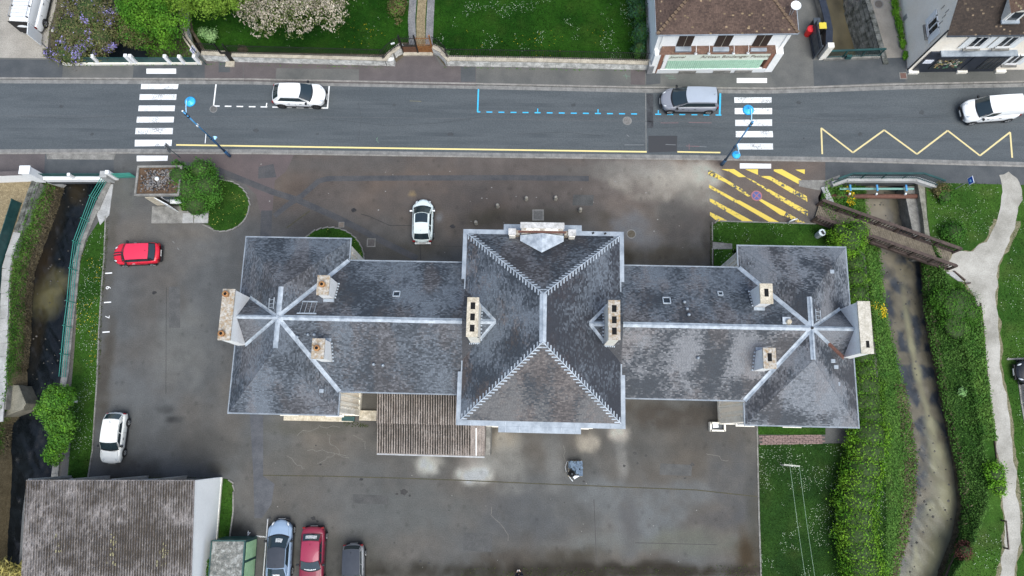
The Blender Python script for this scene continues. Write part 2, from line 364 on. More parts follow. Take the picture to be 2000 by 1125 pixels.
# --- main yard between the two streams
LCOP = [(215,351),(197,392),(180,426),(163,468),(152,508),(147,560),(140,620),(135,670),(130,720),(124,760),(118,830),(108,938)]
RBT = [(1612,354),(1598,385),(1602,420),(1650,450),(1690,500),(1700,600),(1712,700),(1722,800),(1728,900),(1728,1000),(1722,1100),(1718,1350)]
YARD = [(222,351)] + seg(SEDGE,222,1612) + RBT + [(20,1350),(44,1000),(52,940)] + LCOP[::-1]
yw = gp(YARD)
STAIN = [ # px u,v, rx, ry (m), colour, strength
 (1335,342,3.2,1.1,(.42,.38,.33),.95),(1290,352,3.4,1.6,(.31,.28,.245),.8),(1365,385,1.8,1.2,(.27,.25,.22),.7),(1240,330,3.5,.9,(.28,.26,.235),.7),
 (1225,440,1.6,1.5,(.17,.175,.19),.7),(1262,470,1.2,1.8,(.18,.18,.19),.6),(1310,410,2.0,1.2,(.17,.16,.145),.5),
 (832,912,.85,.75,(.48,.46,.42),.98),(845,900,.9,.6,(.33,.31,.28),.7),(928,922,1.25,.85,(.52,.50,.46),1.0),(955,900,1.4,1.0,(.30,.29,.27),.7),(918,895,.9,1.0,(.26,.23,.21),.6),
 (985,862,1.1,.9,(.34,.30,.25),.75),(1000,905,1.5,2.2,(.23,.22,.205),.7),(1147,863,.9,.65,(.37,.33,.28),.8),(1210,848,.8,.7,(.42,.38,.34),.85),(1215,890,.5,1.4,(.24,.23,.22),.6),
 (1085,910,1.0,1.8,(.20,.195,.19),.6),(1175,960,2.6,1.2,(.17,.175,.18),.6),(1260,1010,3.2,2.2,(.165,.172,.178),.75),(1330,960,3.5,.9,(.15,.155,.16),.6),(1180,1060,3.4,1.0,(.16,.165,.16),.6),(1350,1060,4,1.0,(.14,.14,.115),.7),
 (1230,1020,.8,2.2,(.10,.095,.095),.6),(1410,1010,2.2,.6,(.095,.09,.092),.5),
 (1010,1000,3.5,2.2,(.095,.098,.105),.5),(640,960,3,1.6,(.13,.125,.12),.6),(800,1000,4.5,2.2,(.12,.123,.12),.6),
 (350,690,2.2,3.2,(.165,.162,.155),.7),(330,640,1.2,1.0,(.15,.15,.145),.6),(270,760,3,2.5,(.135,.138,.142),.6),(420,880,4,1.6,(.10,.095,.088),.7),(260,915,2.2,.9,(.06,.055,.05),.6),(250,935,4,.4,(.05,.045,.038),.7),
 (420,915,.9,.45,(.05,.045,.035),.6),(205,720,.7,4,(.07,.058,.045),.7),(212,510,.6,5,(.085,.075,.06),.6),(240,380,1.6,1.8,(.13,.125,.11),.6),
 (320,800,.7,.4,(.06,.06,.06),.9),(340,822,.8,.3,(.05,.05,.05),.9),
 (1000,1118,14,.9,(.035,.03,.02),.9),(1120,1088,3,.8,(.055,.045,.03),.7),(1462,1085,1.3,1.8,(.06,.04,.018),.9),(1475,1000,.6,4,(.075,.07,.055),.7),(1250,1115,12,.55,(.03,.022,.012),.9),(980,1090,3,.7,(.07,.055,.04),.6),
 (1310,812,4.5,1.1,(.07,.058,.048),.8),(1400,850,3,1.4,(.085,.083,.082),.6),(1440,940,2.2,3.2,(.088,.09,.096),.6),
 (1300,500,3.5,1.1,(.085,.07,.05),.75),(1220,505,.8,1.0,(.06,.048,.03),.8),(1385,480,.5,2.5,(.06,.05,.04),.7),(1330,440,2.2,2.2,(.085,.078,.075),.6),
 (800,490,4.2,.8,(.085,.075,.062),.6),(620,440,1.8,1.0,(.075,.066,.058),.6),(700,465,1.0,1.6,(.085,.075,.065),.5),(1050,425,5.5,.8,(.072,.062,.048),.7),(950,430,1.3,.9,(.08,.068,.05),.7),
 (850,390,5,2,(.095,.085,.082),.5),(1150,330,3,.9,(.13,.12,.112),.5),(700,320,7,1.0,(.112,.105,.1),.5),
 (850,865,2.6,.9,(.06,.058,.055),.6),(600,835,4,.7,(.10,.095,.08),.6),(590,900,3,1.5,(.105,.10,.09),.5),(455,1035,1.6,1.2,(.03,.03,.026),.85),(620,1080,5,1.2,(.075,.07,.062),.6),(700,1080,2.6,1.6,(.082,.08,.072),.5),
 (806,380,.3,.25,(.30,.22,.12),.8),(857,425,.3,.4,(.20,.20,.21),.7),(475,270,.2,.2,(.2,.2,.2),.1)]
def yard_col(x, y):
    n1 = fbm(x*.11, y*.11, 3); n2 = fbm(x*.5, y*.5, 21); n3 = fbm(x*.25+40, y*.25, 33)
    nf = np.clip((y-14)/5, 0, 1)[:,None]      # forecourt beyond the building is browner
    wsd = np.clip((-x-18)/6, 0, 1)[:,None]
    c = np.array((.108,.106,.103))*(1-nf) + np.array((.128,.108,.098))*nf
    c = c*(1-wsd) + np.array((.112,.112,.112))*wsd
    n4 = fbm(x*1.6+3,y*1.6,91,3); c = c*(.55+.45*n1+.34*n2+.26*n4)[:,None]
    warm = np.clip((n3-.38)*2.6,0,1)[:,None]; c = c*(1-warm) + c*np.array((1.15,1.03,.92))*warm
    d1 = fbm(x*.8, y*.8, 5)-.5; d2 = fbm(x*.8+30, y*.8, 6)-.5; tex = fbm(x*1.7, y*1.7, 9)
    for (u,v,rx,ry,col,s) in STAIN:
        p = g(u,v); r = np.sqrt(((x-p.x)/rx+d1*1.1)**2 + ((y-p.y)/ry+d2*1.1)**2)
        a = np.clip(1.35-r, 0, 1); a = (a*a*(3-2*a)*s*np.clip(.35+1.3*tex,0,1.1)).clip(0,1)[:,None]
        c = c*(1-a) + np.array(col)*a
    c = np.minimum(.095*(c/.095)**1.2, .46)*np.array((.755,.78,.775))
    sp = vn(x*7, y*7, 77); c = c*np.where(sp > .93, .75, 1.0)[:,None]
    return c
slab('yard_ground', YARD, -.012, -3.2, m_soil)
patch('yard_paving', yw, 0.0, m_yard, step=.22, colfn=yard_col)
# --- banks west and east
def bank(name, top, bot, zt, zb, mat, rows=7, col=None, amp=.12, prof=1.0, nseg=70):
    T = gp(top, zt); B = gp(bot, zb); n = len(T)
    def samp(P, t):
        x = t*(n-1); i = min(int(x), n-2); return P[i].lerp(P[i+1], x-i)
    V = []
    for j in range(rows+1):
        s = j/rows
        for i in range(nseg+1):
            a = samp(T,i/nseg); b = samp(B,i/nseg); p = a.lerp(b, s); p.z = zt+(zb-zt)*(s**prof); V.append(p)
    V = np.array([tuple(p) for p in V])
    m = (fbm(V[:,0]*1.3,V[:,1]*1.3,8)-.5)*amp*2; edge = np.repeat(np.sin(np.linspace(0,1,rows+1)*math.pi), nseg+1)
    V[:,2] += m*edge
    Fc = np.array([(j*(nseg+1)+i, j*(nseg+1)+i+1, (j+1)*(nseg+1)+i+1, (j+1)*(nseg+1)+i) for j in range(rows) for i in range(nseg)])
    me = mesh_np(name, V, Fc, mat, True); o = bpy.data.objects.new(name, me); link(o); o['kind'] = 'structure'
    if col is not None: set_tint(me, col(V[:,0], V[:,1]))
    return o, V
LT = [(78,352),(60,410),(45,455),(28,500),(22,560),(20,640),(18,700),(17,745),(10,790),(-20,830),(-15,900),(-18,970),(-25,1060),(-30,1350)]
LW = [(132,352),(112,420),(92,470),(70,530),(64,590),(64,650),(58,710),(52,745),(50,800),(26,830),(22,900),(18,970),(8,1060),(0,1350)]
slab('west_ground', [(-450,358),(78,352)]+LT[1:]+[(-450,1350)], -.01, -3.2, m_strawgrass)
bank('stream_bank', LT, LW, -.01, -2.2, m_soil, amp=.2, prof=.9)
def wl_col(x, y):
    n = fbm(x*2.2+y,y*1.4,4); c = np.outer(.3+1.2*n, np.array((.008,.011,.014)))
    d1 = (fbm(x*.9,y*.9,5)-.5)
    p = g(98,575,-2.1); r = np.sqrt(((x-p.x)/1.5+d1*.9)**2+((y-p.y)/2.6+d1)**2); a = np.clip(1.35-r*1.35,0,1)[:,None]*.9
    c = c*(1-a)+np.array((.115,.105,.052))*a
    for (u,v,rx,ry,col,s) in [(150,372,.8,1.6,(.04,.032,.02),.7),(85,520,1.0,2.2,(.03,.022,.013),.7),(75,650,.6,3,(.02,.016,.01),.7),(110,430,.8,2,(.03,.024,.015),.5)]:
        p = g(u,v,-2.1); r = np.sqrt(((x-p.x)/rx+d1)**2+((y-p.y)/ry+d1)**2); a = np.clip(1.3-r,0,1)[:,None]*s; c = c*(1-a)+np.array(col)*a
    return c
wav = lambda x,y: (fbm(x*2.6+y*1.5,y*1.1,12,3)-.5)*.22 + (fbm(x*6,y*4,15,2)-.5)*.07
patch('stream_water', gp([(90,330),(250,330),(232,420),(200,500),(185,600),(180,700),(170,800),(165,960),(140,1000),(130,1350),(-40,1350),(-30,1000),(-10,820),(20,740),(30,600),(45,500),(70,420)], -2.1), -2.1, m_water, step=.16, colfn=wl_col, hfn=wav)
# east stream
RW = [(1690,354),(1692,400),(1700,440),(1715,490),(1722,560),(1728,620),(1745,680),(1762,750),(1776,820),(1788,900),(1784,980),(1765,1060),(1735,1180)]
RB0 = [(1612,354),(1600,400),(1625,440),(1690,495),(1698,560),(1703,620),(1710,680),(1717,750),(1723,820),(1728,900),(1728,980),(1724,1060),(1715,1180)]
RW2 = [(1770,354),(1780,420),(1790,480),(1798,540),(1802,600),(1810,660),(1822,720),(1836,790),(1850,860),(1862,930),(1868,990),(1856,1050),(1836,1100),(1806,1200)]
RM2 = [(1774,354),(1786,420),(1799,480),(1808,540),(1814,600),(1824,660),(1838,720),(1850,790),(1866,860),(1880,930),(1886,990),(1872,1055),(1850,1105),(1816,1200)]
RT2 = [(1806,354),(1812,420),(1820,480),(1846,540),(1868,600),(1880,660),(1892,720),(1904,790),(1916,860),(1930,930),(1926,990),(1896,1060),(1868,1110),(1830,1200)]
def gcol(base=(.05,.13,.02), alt=(.10,.19,.04), dry=(.16,.15,.06)):
    b, a_, d = map(np.array, (base, alt, dry))
    def f(x, y):
        n = fbm(x*.55,y*.55,41)[:,None]; k = np.clip((fbm(x*1.1+9,y*1.1,52)-.58)*4,0,1)[:,None]*.6
        t = np.clip((n-.3)*2.4,0,1); c = b*(1-t)+a_*t; return c*(1-k)+d*k
    return f
bank('stream_bank', RB0, RW, -.01, -1.85, m_grass, col=gcol((.04,.10,.02),(.07,.15,.03),(.13,.12,.05)), amp=.2)
bank('stream_bank', RM2, RW2, -.95, -1.9, m_soil, amp=.3, rows=5)
bank('stream_bank', RT2, RM2, -.01, -.85, m_grass, col=gcol((.035,.09,.02),(.06,.13,.03),(.12,.11,.05)), amp=.25)
patch('lawn', gp([(-450,470),(14,470),(2,500),(-4,540),(-2,620),(-6,700),(-10,790),(-28,830),(-24,900),(-26,970),(-33,1060),(-40,1350),(-450,1350)]), 0.0, m_grass, step=.7, colfn=gcol((.018,.056,.008),(.038,.095,.013),(.06,.08,.02)))
slab('east_ground', [(2450,372),(1806,356)]+RT2[1:]+[(1780,1350),(2450,1350)], -.015, -3.2, m_soil)
patch('lawn', gp([(2450,373),(1830,357),(1808,357)]+RT2[1:]+[(1780,1350),(2450,1350)]), 0.0, m_grass, step=.6, colfn=gcol((.026,.075,.012),(.05,.115,.018),(.075,.10,.03)))
CL = [(1735,360),(1750,440),(1760,520),(1765,600),(1775,660),(1792,740),(1812,820),(1828,900),(1832,980),(1815,1060),(1790,1130),(1775,1250)]
def wr_col(x, y):
    c0 = np.array([tuple(g(u,v,-1.8))[:2] for u,v in CL]); cx = np.interp(-y, -c0[:,1], c0[:,0])
    n = fbm(x*1.5,y*1.0,14); n2 = fbm(x*2.2,y*2.2,15); n3 = fbm(x*.35,y*.25,16)
    mud = np.outer(.5+.7*n2, np.array((.15,.135,.10))); weed = np.outer(.4+.9*n2, np.array((.042,.05,.062))); pale = np.outer(.8+.35*n, np.array((.225,.215,.135)))
    d = np.abs(x-cx-.1-.5*np.clip((3-y)/8,0,1)); wid = np.clip((2.5-y)/9,0,1)*1.55+.34
    a = np.clip(1.05-d/wid+ (n-.5)*1.5,0,1)*np.clip((13.5-y)/5,0,1)
    b = np.clip((n-.42)*6,0,1)
    c = mud*(1-b[:,None])+weed*b[:,None]; c = c*(1-a[:,None])+pale*a[:,None]
    dk = np.clip((x-cx-1.5)/.9,0,1)*np.clip((y-13)/4,0,1); c = c*(1-.8*dk[:,None])
    lf = np.clip((y-12)/3,0,1)*np.clip((.2-(x-cx))/1.2+.2*n,0,1); c = c*(1-lf[:,None])+np.outer(.8+.4*n2,np.array((.23,.205,.16)))*lf[:,None]
    return c
patch('stream_water', gp([(1650,330),(1800,330),(1830,480),(1840,600),(1860,720),(1905,860),(1930,960),(1910,1060),(1850,1350),(1690,1350),(1730,1100),(1755,980),(1750,860),(1720,740),(1695,620),(1690,520),(1660,440)], -1.8), -1.8, m_water, step=.17, colfn=wr_col, hfn=lambda x,y: wav(x,y)*.16)
# --- land north of the road
slab('gravel_lot', [(-450,-260),(95,-260),(112,0),(96,60),(92,105),(100,114),(-60,112),(-450,100)], .005, -3.2, m_gravel)
slab('garden_ground', [(360,-260),(362,20),(372,60),(398,104),(400,118),(470,120),(760,130),(800,105),(850,105),(868,128),(1262,136),(1262,-260)], -.015, -3.2, m_soil)
LAWN_N = [(366,-260),(370,20),(378,60),(402,98),(440,101),(750,106),(782,83),(845,83),(874,108),(1262,116),(1262,-260)]
patch('lawn', gp(LAWN_N), 0.02, m_grass, step=.5, colfn=gcol((.009,.040,.004),(.021,.070,.007),(.032,.066,.010)))
ribbon('track', gp([(806,88),(804,40),(808,-20),(812,-260)]), .62, .03, m_track, kind='structure')
ribbon('track', gp([(838,88),(840,40),(843,-20),(846,-260)]), .62, .03, m_track, kind='structure')
ribbon('track_verge', gp([(822,90),(822,40),(826,-20),(829,-260)]), .75, .026, m_strawgrass, kind='structure')
slab('stream_bed', [(80,-260),(400,-260),(420,140),(60,140)], -2.25, -3.2, m_soil)
patch('stream_water', gp([(170,-260),(330,-260),(330,140),(120,140)],-2.0), -2.0, m_water, step=.6, colfn=lambda x,y: np.outer(.5+fbm(x,y,3), np.array((.02,.026,.032))), hfn=wav)
bank('stream_bank', [(100,-260),(112,0),(98,70),(110,150)], [(190,-260),(205,0),(195,70),(185,150)], 0, -2.1, m_soil)
bank('stream_bank', [(362,-260),(364,20),(374,66),(400,150)], [(300,-260),(285,0),(285,70),(290,150)], 0, -2.1, m_soil)
slab('bakery_yard', [(1262,-260),(1600,-260),(1604,0),(1618,60),(1618,108),(1610,118),(1262,136)], .002, -3.2, m_pave)
slab('lane', [(1690,-260),(1690,0),(1702,40),(1716,90),(1722,112),(1772,140),(2450,126),(2450,-260)], .002, -3.2, M('lane_gravel', (.26,.235,.20), (.34,.31,.265), scale=.8, fine=.12))
slab('stream_bed', [(1590,-260),(1700,-260),(1700,0),(1730,130),(1610,130)], -2.4, -3.2, m_soil)
patch('stream_water', gp([(1590,-260),(1670,-260),(1672,0),(1690,150),(1605,150)],-1.9), -1.9, m_water, step=.35, colfn=lambda x,y: np.outer(.35+1.3*fbm(x*1.4,y*1.0,3), np.array((.085,.072,.042)))*(1-.92*np.exp(-((x-(24.35+(y-30)*-.26))/.28)**2))[:,None], hfn=lambda x,y: wav(x,y)*.3)
# --- surfaces laid on the grounds
def ov(name, px, z, mat, kind='structure'): return patch(name, gp(px, z), z, mat, kind=kind)
ov('pavement_patch', [(400,119),(475,121),(475,157),(400,157)], .004, m_pavered)
ov('pavement_patch', [(427,121),(449,122),(449,141),(427,141)], .008, m_pavedark)
ov('pavement_patch', [(476,121),(764,130),(793,107),(848,107),(862,128),(930,131),(930,167),(476,158)], .004, m_pavered)
ov('pavement_patch', [(540,133),(701,135),(701,157),(538,154)], .008, m_pave)
ov('pavement_patch', [(900,131),(929,131),(929,160),(900,160)], .008, m_pavedark)
ov('pavement_patch', [(-300,113),(124,117),(121,154),(-300,150)], .004, m_pavedark)
ov('pavement_patch', [(262,122),(400,122),(400,152),(259,152)], .004, m_pavedark)
ov('pavement_patch', [(1232,136),(1260,137),(1260,166),(1232,165)], .004, m_pavered)
ov('pavement_patch', [(1262,139),(1290,140),(1290,163),(1262,166)], .005, m_pavedark)
ov('pavement_patch', [(1588,118),(1772,112),(1768,160),(1590,168)], .006, m_pavedark)
ov('pavement_patch', [(1775,143),(1945,134),(1945,160),(1772,165)], .006, M('pavement_green_grey',(.095,.098,.09),(.12,.122,.112),scale=.8))
ov('pavement_patch', [(-300,302),(88,300),(86,345),(-300,350)], .004, m_pavered)
ov('pavement_patch', [(90,300),(228,296),(222,312),(92,311)], .006, m_conc)
ov('forecourt_red_patch', [(330,296),(576,299),(558,335),(537,352),(532,412),(508,414),(500,380),(470,352),(438,340),(400,322),(340,312)], .004, M('forecourt_red', (.105,.085,.083), (.125,.098,.095), scale=1, fine=.1))
ov('forecourt_dark_patch', [(505,326),(534,320),(540,346),(504,349)], .010, m_seam)
ov('forecourt_dark_patch', [(510,411),(532,411),(530,462),(508,462)], .010, m_seam)
ribbon('asphalt_seam', gp([(425,332),(470,350),(530,374),(580,390),(650,421),(700,446),(760,478),(815,505)]), .5, .007, m_seam, kind='structure')
ribbon('asphalt_seam', gp([(536,422),(560,402),(590,382),(622,354),(640,349),(760,348),(1000,347),(1090,348),(1150,349)]), .45, .011, m_seam, kind='structure')
ov('asphalt_dark_strip', [(488,808),(514,812),(514,930),(536,945),(530,985),(512,1012),(497,1012),(495,930)], .006, M('asphalt_blue_grey',(.07,.074,.084),(.11,.115,.125),scale=1.2))
for pts,w in [([(500,928),(640,930),(790,934),(900,938),(1060,945),(1210,951),(1360,957),(1480,970)],.07),([(1160,975),(1165,1095)],.04),([(1240,1060),(1400,1064)],.04),([(820,470),(822,515)],.06),([(325,560),(324,770)],.03),([(845,480),(910,482)],.02),([(560,445),(580,430),(605,412)],.10),([(705,418),(720,422),(760,440),(803,441)],.05)]:
    ribbon('ground_crack', gp(pts), w, .005, M('crack_mossy',(.05,.05,.032),(.085,.075,.04),scale=3) if w > .06 else m_tar, kind='structure')
m_hair = M('crack_pale',(.15,.145,.13),(.20,.19,.17),scale=4)
rc = random.Random(4)
for (u,v,du,dv,k) in [(580,852,7,-1,12),(600,880,6,2,10),(640,845,3,6,9),(620,905,7,-2,10),(560,890,5,3,8),(690,850,4,5,8),(1380,885,6,2,9),(960,990,3,8,8),(1100,870,-1,7,7),(820,830,5,4,7)]:
    pts = [(u,v)]
    for i in range(k): u += du+rc.uniform(-6,6); v += dv+rc.uniform(-5,5); pts.append((u,v))
    ribbon('ground_crack', gp(pts), .035, .0052, m_hair, kind='structure')
for q,mm in [([(905,1040),(962,1042),(960,1078),(904,1075)],.95),([(1290,905),(1352,908),(1350,930),(1288,927)],1.1),([(330,560),(352,560),(352,640),(330,640)],1.08),([(690,965),(760,968),(758,985),(689,983)],.9),([(1120,380),(1160,381),(1158,402),(1118,401)],.95)]:
    ov('yard_patch', q, .0048, M('yard_repair_%d'%int(mm*100),(.070*mm,.071*mm,.070*mm),(.10*mm,.10*mm,.097*mm),scale=1.4,fine=.15))
# oil and tar spots
def spot(u, v, r, mat=m_tar, z=.0055, name='tar_spot'):
    c = g(u,v,z); n = 14; ph = random.random()*9
    pts = [(c.x+math.cos(a)*r*(.65+.6*random.random()), c.y+math.sin(a)*r*(.5+.5*random.random())) for a in [2*math.pi*k/n for k in range(n)]]
    o = MB().quad(*[(x,y,z) for x,y in pts]).build(name, mat); o['kind'] = 'structure'
for u,v,r in [(302,571,.2),(789,961,.3),(775,965,.12),(800,968,.1),(705,936,.15),(612,1012,.18),(620,1018,.1),(1352,907,.16),(1338,934,.1),(1240,885,.14),(1262,890,.12),(1245,905,.1),(1219,910,.12),(821,1096,.1),(838,1100,.12),(626,907,.08),(617,870,.07),(1140,940,.1),(884,443,.22),(690,410,.22),(770,1060,.07),(1500,215,.06),(1570,270,.06)]:
    spot(u,v,r)
m_dust = M('pale_scuff', (.24,.23,.21), (.34,.33,.31), scale=5)
for i in range(46):
    u, v = random.uniform(500,1380), random.uniform(318,500)
    spot(u, v, random.uniform(.03,.07), m_dust, .0062, 'pale_spot')
for i in range(40):
    u, v = random.uniform(470,1450), random.uniform(895,1110); spot(u, v, random.uniform(.02,.05), m_tar if i%2 else m_dust, .0062, 'ground_fleck')
# road patches, joint lines
ZP = ZR+.004
ov('road_patch', [(1263,183),(1276,183),(1276,250),(1264,250)], ZP, m_roaddark)
ov('road_patch', [(1266,265),(1323,265),(1322,296),(1266,298)], ZP, worn('road_patch_worn',(.04,.042,.047),(.19,.20,.22),amount=.5,scale=3))
ribbon('road_joint', gp([(-300,225),(300,227),(700,229),(1240,237),(1640,240),(2300,243)],ZR), .035, ZP, M('joint_pale',(.13,.135,.14),(.09,.095,.1),scale=2), kind='structure')
ribbon('road_joint', gp([(1261,181),(1262,299)],ZR), .05, ZP, m_gutter, kind='structure')
for pts,w in [([(560,238),(640,232),(760,246),(860,240),(960,226)],.03),([(1290,250),(1340,246),(1420,252)],.03),([(40,228),(140,232),(240,226)],.03),([(1560,230),(1640,236),(1760,228),(1840,231)],.035),([(1010,262),(1100,258),(1180,266)],.03),([(700,200),(706,230),(700,276)],.03)]:
    ribbon('road_crack', gp(pts,ZR), w, ZP+.001, M('crack_fill',(.045,.05,.055),(.075,.08,.085),scale=4), kind='structure')
for u,v,r in [(500,255,.22),(770,205,.18),(880,262,.25),(1120,205,.2),(1560,200,.2),(1680,262,.22),(1460,268,.15),(120,208,.2),(180,262,.16),(1800,220,.25),(620,262,.14)]:
    spot(u, v, r, M('oil_drip',(.05,.055,.06),(.07,.077,.083),scale=5), ZP+.0015, 'oil_stain')
for u0,u1,v in ((-100,2100,196),(-100,2100,210),(-100,2100,256),(-100,2100,271)):
    ribbon('tyre_track', gp([(u,v+(u-300)*.012+(0 if u < 1400 else (u-1400)*-.004)) for u in range(u0,u1+1,110)],ZR), .34, ZP-.002, M('tyre_polish',(.068,.08,.088),(.098,.112,.12),scale=1.2,stretch=(.2,1,1),fine=.14), kind='structure')
# --- painted markings
ZM = ZR+.009
def marking(name, kind_label=None):
    o = thing(name, None, None, kind='structure'); return o
def paint(parent, name, px, mat, z=ZM):
    return patch(name, gp(px, z), z, mat, parent=parent, kind=None)
cw = marking('crosswalk')
for q in [[(276,163.5),(349,163.5),(347,174),(275,174)],[(273,184),(345,184),(344,195),(272,195)],[(271,206),(342,206),(341,217),(270,217)],[(267.5,228),(340,228),(339,239),(266.5,239.5)],[(265,250),(338,250),(337,262),(264,262)],[(263.5,273),(336,273),(335,285),(263,286)]]:
    paint(cw, 'stripe', q, m_zebra)
for q in [[(286,134),(344,134),(344,144),(286,144)],[(267,304),(328,304),(327,314),(267,315)]]: paint(cw, 'stripe', q, m_white, .010)
cw = marking('crosswalk')
for i,q in enumerate([[(1434,190),(1507,190),(1507,201),(1434.5,201)],[(1435,211),(1508,211),(1508,223),(1435,223)],[(1436,234),(1508,233),(1508,246),(1436,246)],[(1437,256),(1509,256),(1510,268),(1437,268)],[(1440,280),(1509.5,280),(1510,292),(1441,292)]]):
    paint(cw, 'stripe', q, m_zebraold if i in (2,4) else m_zebra)
for q in [[(1439,152.5),(1498,152.5),(1498,162),(1439,162)],[(1445,319),(1506,320),(1506,329),(1445,329)]]: paint(cw, 'stripe', q, m_white, .012)
def line(parent, name, a, b, w, mat, z=ZM): return ribbon(name, gp([a,b],z), w, z, mat, parent)
yl = marking('kerb_line')
line(yl,'yellow_line',(344,283),(800,290),.13,m_yellow); line(yl,'yellow_line',(800,290),(1263,296.5),.13,m_yellow); line(yl,'yellow_line',(1323,296.5),(1407,298),.12,m_yellow)
zz = marking('bus_stop_zigzag'); ZG = worn('zigzag_paint', (.62,.52,.26), (.2,.18,.12), amount=.3)
P = [(1604,250),(1666,298),(1727,254),(1791,301),(1851,255),(1914,304),(1973,258)]
for a,b in zip(P,P[1:]): line(zz,'zigzag_line',a,b,.13,ZG)
line(zz,'zigzag_line',(1604,250),(1606,301),.13,ZG,ZM+.003); line(zz,'zigzag_line',(1973,258),(1977,308),.13,ZG,ZM+.003)
pb = marking('parking_bay')
line(pb,'bay_line',(422,164),(417,207),.11,m_white); line(pb,'bay_line',(643,168),(639.5,212),.11,m_white)
for x0,x1 in [(418,429),(439,452),(462,475),(486,499),(509,522),(532,546),(555,570),(579,593.5),(603,617),(627,640)]:
    line(pb,'bay_dash',(x0,207+(x0-418)*.018),(x1,207+(x1-418)*.018),.10,m_white,ZM+.003)
line(pb,'bay_tick',(521,201),(520,208),.09,m_white,ZM+.006)
pb = marking('parking_bay')
line(pb,'bay_line',(934.5,174),(932.8,218.5),.12,m_blueline); line(pb,'bay_line',(1407,181),(1405.5,225),.14,m_blueline)
for k in range(21):
    x0 = 932 + k*23.55; y = 218.5+(x0-932)*.013
    if 1258 < x0 < 1270 : continue
    line(pb,'bay_dash',(x0-(0 if k == 0 else 5.5),y),(x0+6,y+.1),.10,m_blueline,ZM+.003)
    if k in (5,10,15): line(pb,'bay_tick',(x0+.6,y-8),(x0+.4,y-1.5),.08,m_blueline,ZM+.006)
hb = marking('hatched_bay'); hx = lambda x,y: (x/7.5+1370, y/7.5+300)
for q,mm in [([(400,228),(480,226),(655,343),(550,345),(408,262)],m_yelfull),([(640,230),(828,228),(828,312)],m_yelfull),([(1058,232),(1180,228),(1528,420),(1525,500),(1180,315),(1060,255)],m_yelfull),([(1375,235),(1515,232),(1512,300)],m_yelfull),
  ([(840,325),(1005,330),(1545,625),(1552,705),(1290,560),(1000,385)],m_yelhatch),([(290,228),(400,226),(402,262)],m_yelhatch),([(650,350),(720,370),(1562,840),(1555,915),(1150,680),(860,480)],m_yelhatch),([(100,245),(150,250),(600,520),(720,620),(680,630),(350,420),(100,312)],m_yelhatch),
  ([(840,685),(880,665),(1240,855),(1210,915),(1160,900)],m_yelfull),([(1240,858),(1520,1010),(1420,1012),(1225,915)],m_yelhatch),([(110,455),(160,480),(520,680),(500,720),(240,570),(110,500)],m_yelhatch),([(520,680),(560,685),(1145,1008),(1010,1010),(505,715)],m_yelfull),
  ([(120,660),(160,670),(770,1000),(610,995),(125,705)],m_yelhatch),([(125,855),(400,988),(230,990),(125,905)],m_yelhatch)]:
    paint(hb, 'hatch_stripe', [hx(*p) for p in q], mm, .010)
ov('red_brown_patch', [hx(835,232),hx(1050,232),hx(1060,320),hx(835,318)], .006, m_pavered)
def disc(parent, name, c, r, z, mat, n=28, r0=0):
    mb = MB()
    if r0: mb.lathe([(r0,0),(r,0)], n, (c.x,c.y,z))
    else: mb.quad(*[(c.x+r*math.cos(2*math.pi*k/n), c.y+r*math.sin(2*math.pi*k/n), z) for k in range(n)])
    return mb.build(name, mat, parent)
ns = marking('no_stopping_sign_paint'); c = g(*hx(807,618))
disc(ns,'blue_disc',c,.33,.018,worn('ns_blue',(.09,.12,.33),ASPH,amount=.48,scale=7)); disc(ns,'red_ring',c,.43,.018,worn('ns_red',(.40,.16,.17),ASPH,amount=.52,scale=7),r0=.335)
for s in (1,-1): ribbon('red_cross_bar', [(c.x-.22,c.y-.22*s),(c.x+.22,c.y+.22*s)], .07, .022+.003*s, worn('ns_red',(.4,.16,.17),ASPH), ns)
nb = marking('bay_numbers')
for s,u,v,rz,sz in [('6',211,562,math.radians(-90),.55),('7',209,619,math.radians(-90),.5),('4',486,1041,math.radians(180),.5)]:
    text('painted_number', s, sz, m_white, Matrix.Translation(g(u,v,.008)) @ Matrix.Rotation(rz,4,'Z'), nb, .002)
bt = marking('parking_ticks')
for a,b in [((205,534),(219,533)),((203,591),(217,590)),((200,649),(214,648))]: line(bt,'bay_tick',a,b,.09,m_white,.008)
line(bt,'bay_tick',(500,1047),(521,1049),.09,m_zebra,.008)
for pts in [((337,471),(341,475)),((346,484),(350,488))]: line(bt,'scuff_mark',pts[0],pts[1],.05,M('scuff_grey',(.22,.22,.22)),.008)
# faint survey marks sprayed on the road
sv = marking('survey_marks')
mk = M('spray_green',(.15,.24,.18)); mp_ = M('spray_pink',(.26,.15,.16)); mw_ = M('spray_white',(.24,.25,.26))
for a,b,mm in [((735,270),(739,279),mk),((738,268),(735,275),mk),((1340,285),(1366,286),mp_),((1346,281),(1346,292),mp_),((1300,282),(1320,283),mw_),((1366,286),(1380,287),mw_),((1220,283),(1258,283),mw_),((1290,240),(1325,240),mp_),((1345,239),(1390,240),mp_),((1224,263),(1229,267),mw_),((800,197),(823,198),M('spray_yel',(.22,.2,.12)))]:
    line(sv,'spray_line',a,b,.04,mm)
sv2 = marking('survey_marks')
for a,b,mm in [((1217,148),(1230,149),mk),((1222,144),(1224,154),mk),((1300,148),(1316,149),mk),((1306,153),(1320,153),mk)]: line(sv2,'spray_line',a,b,.05,mm,.012)
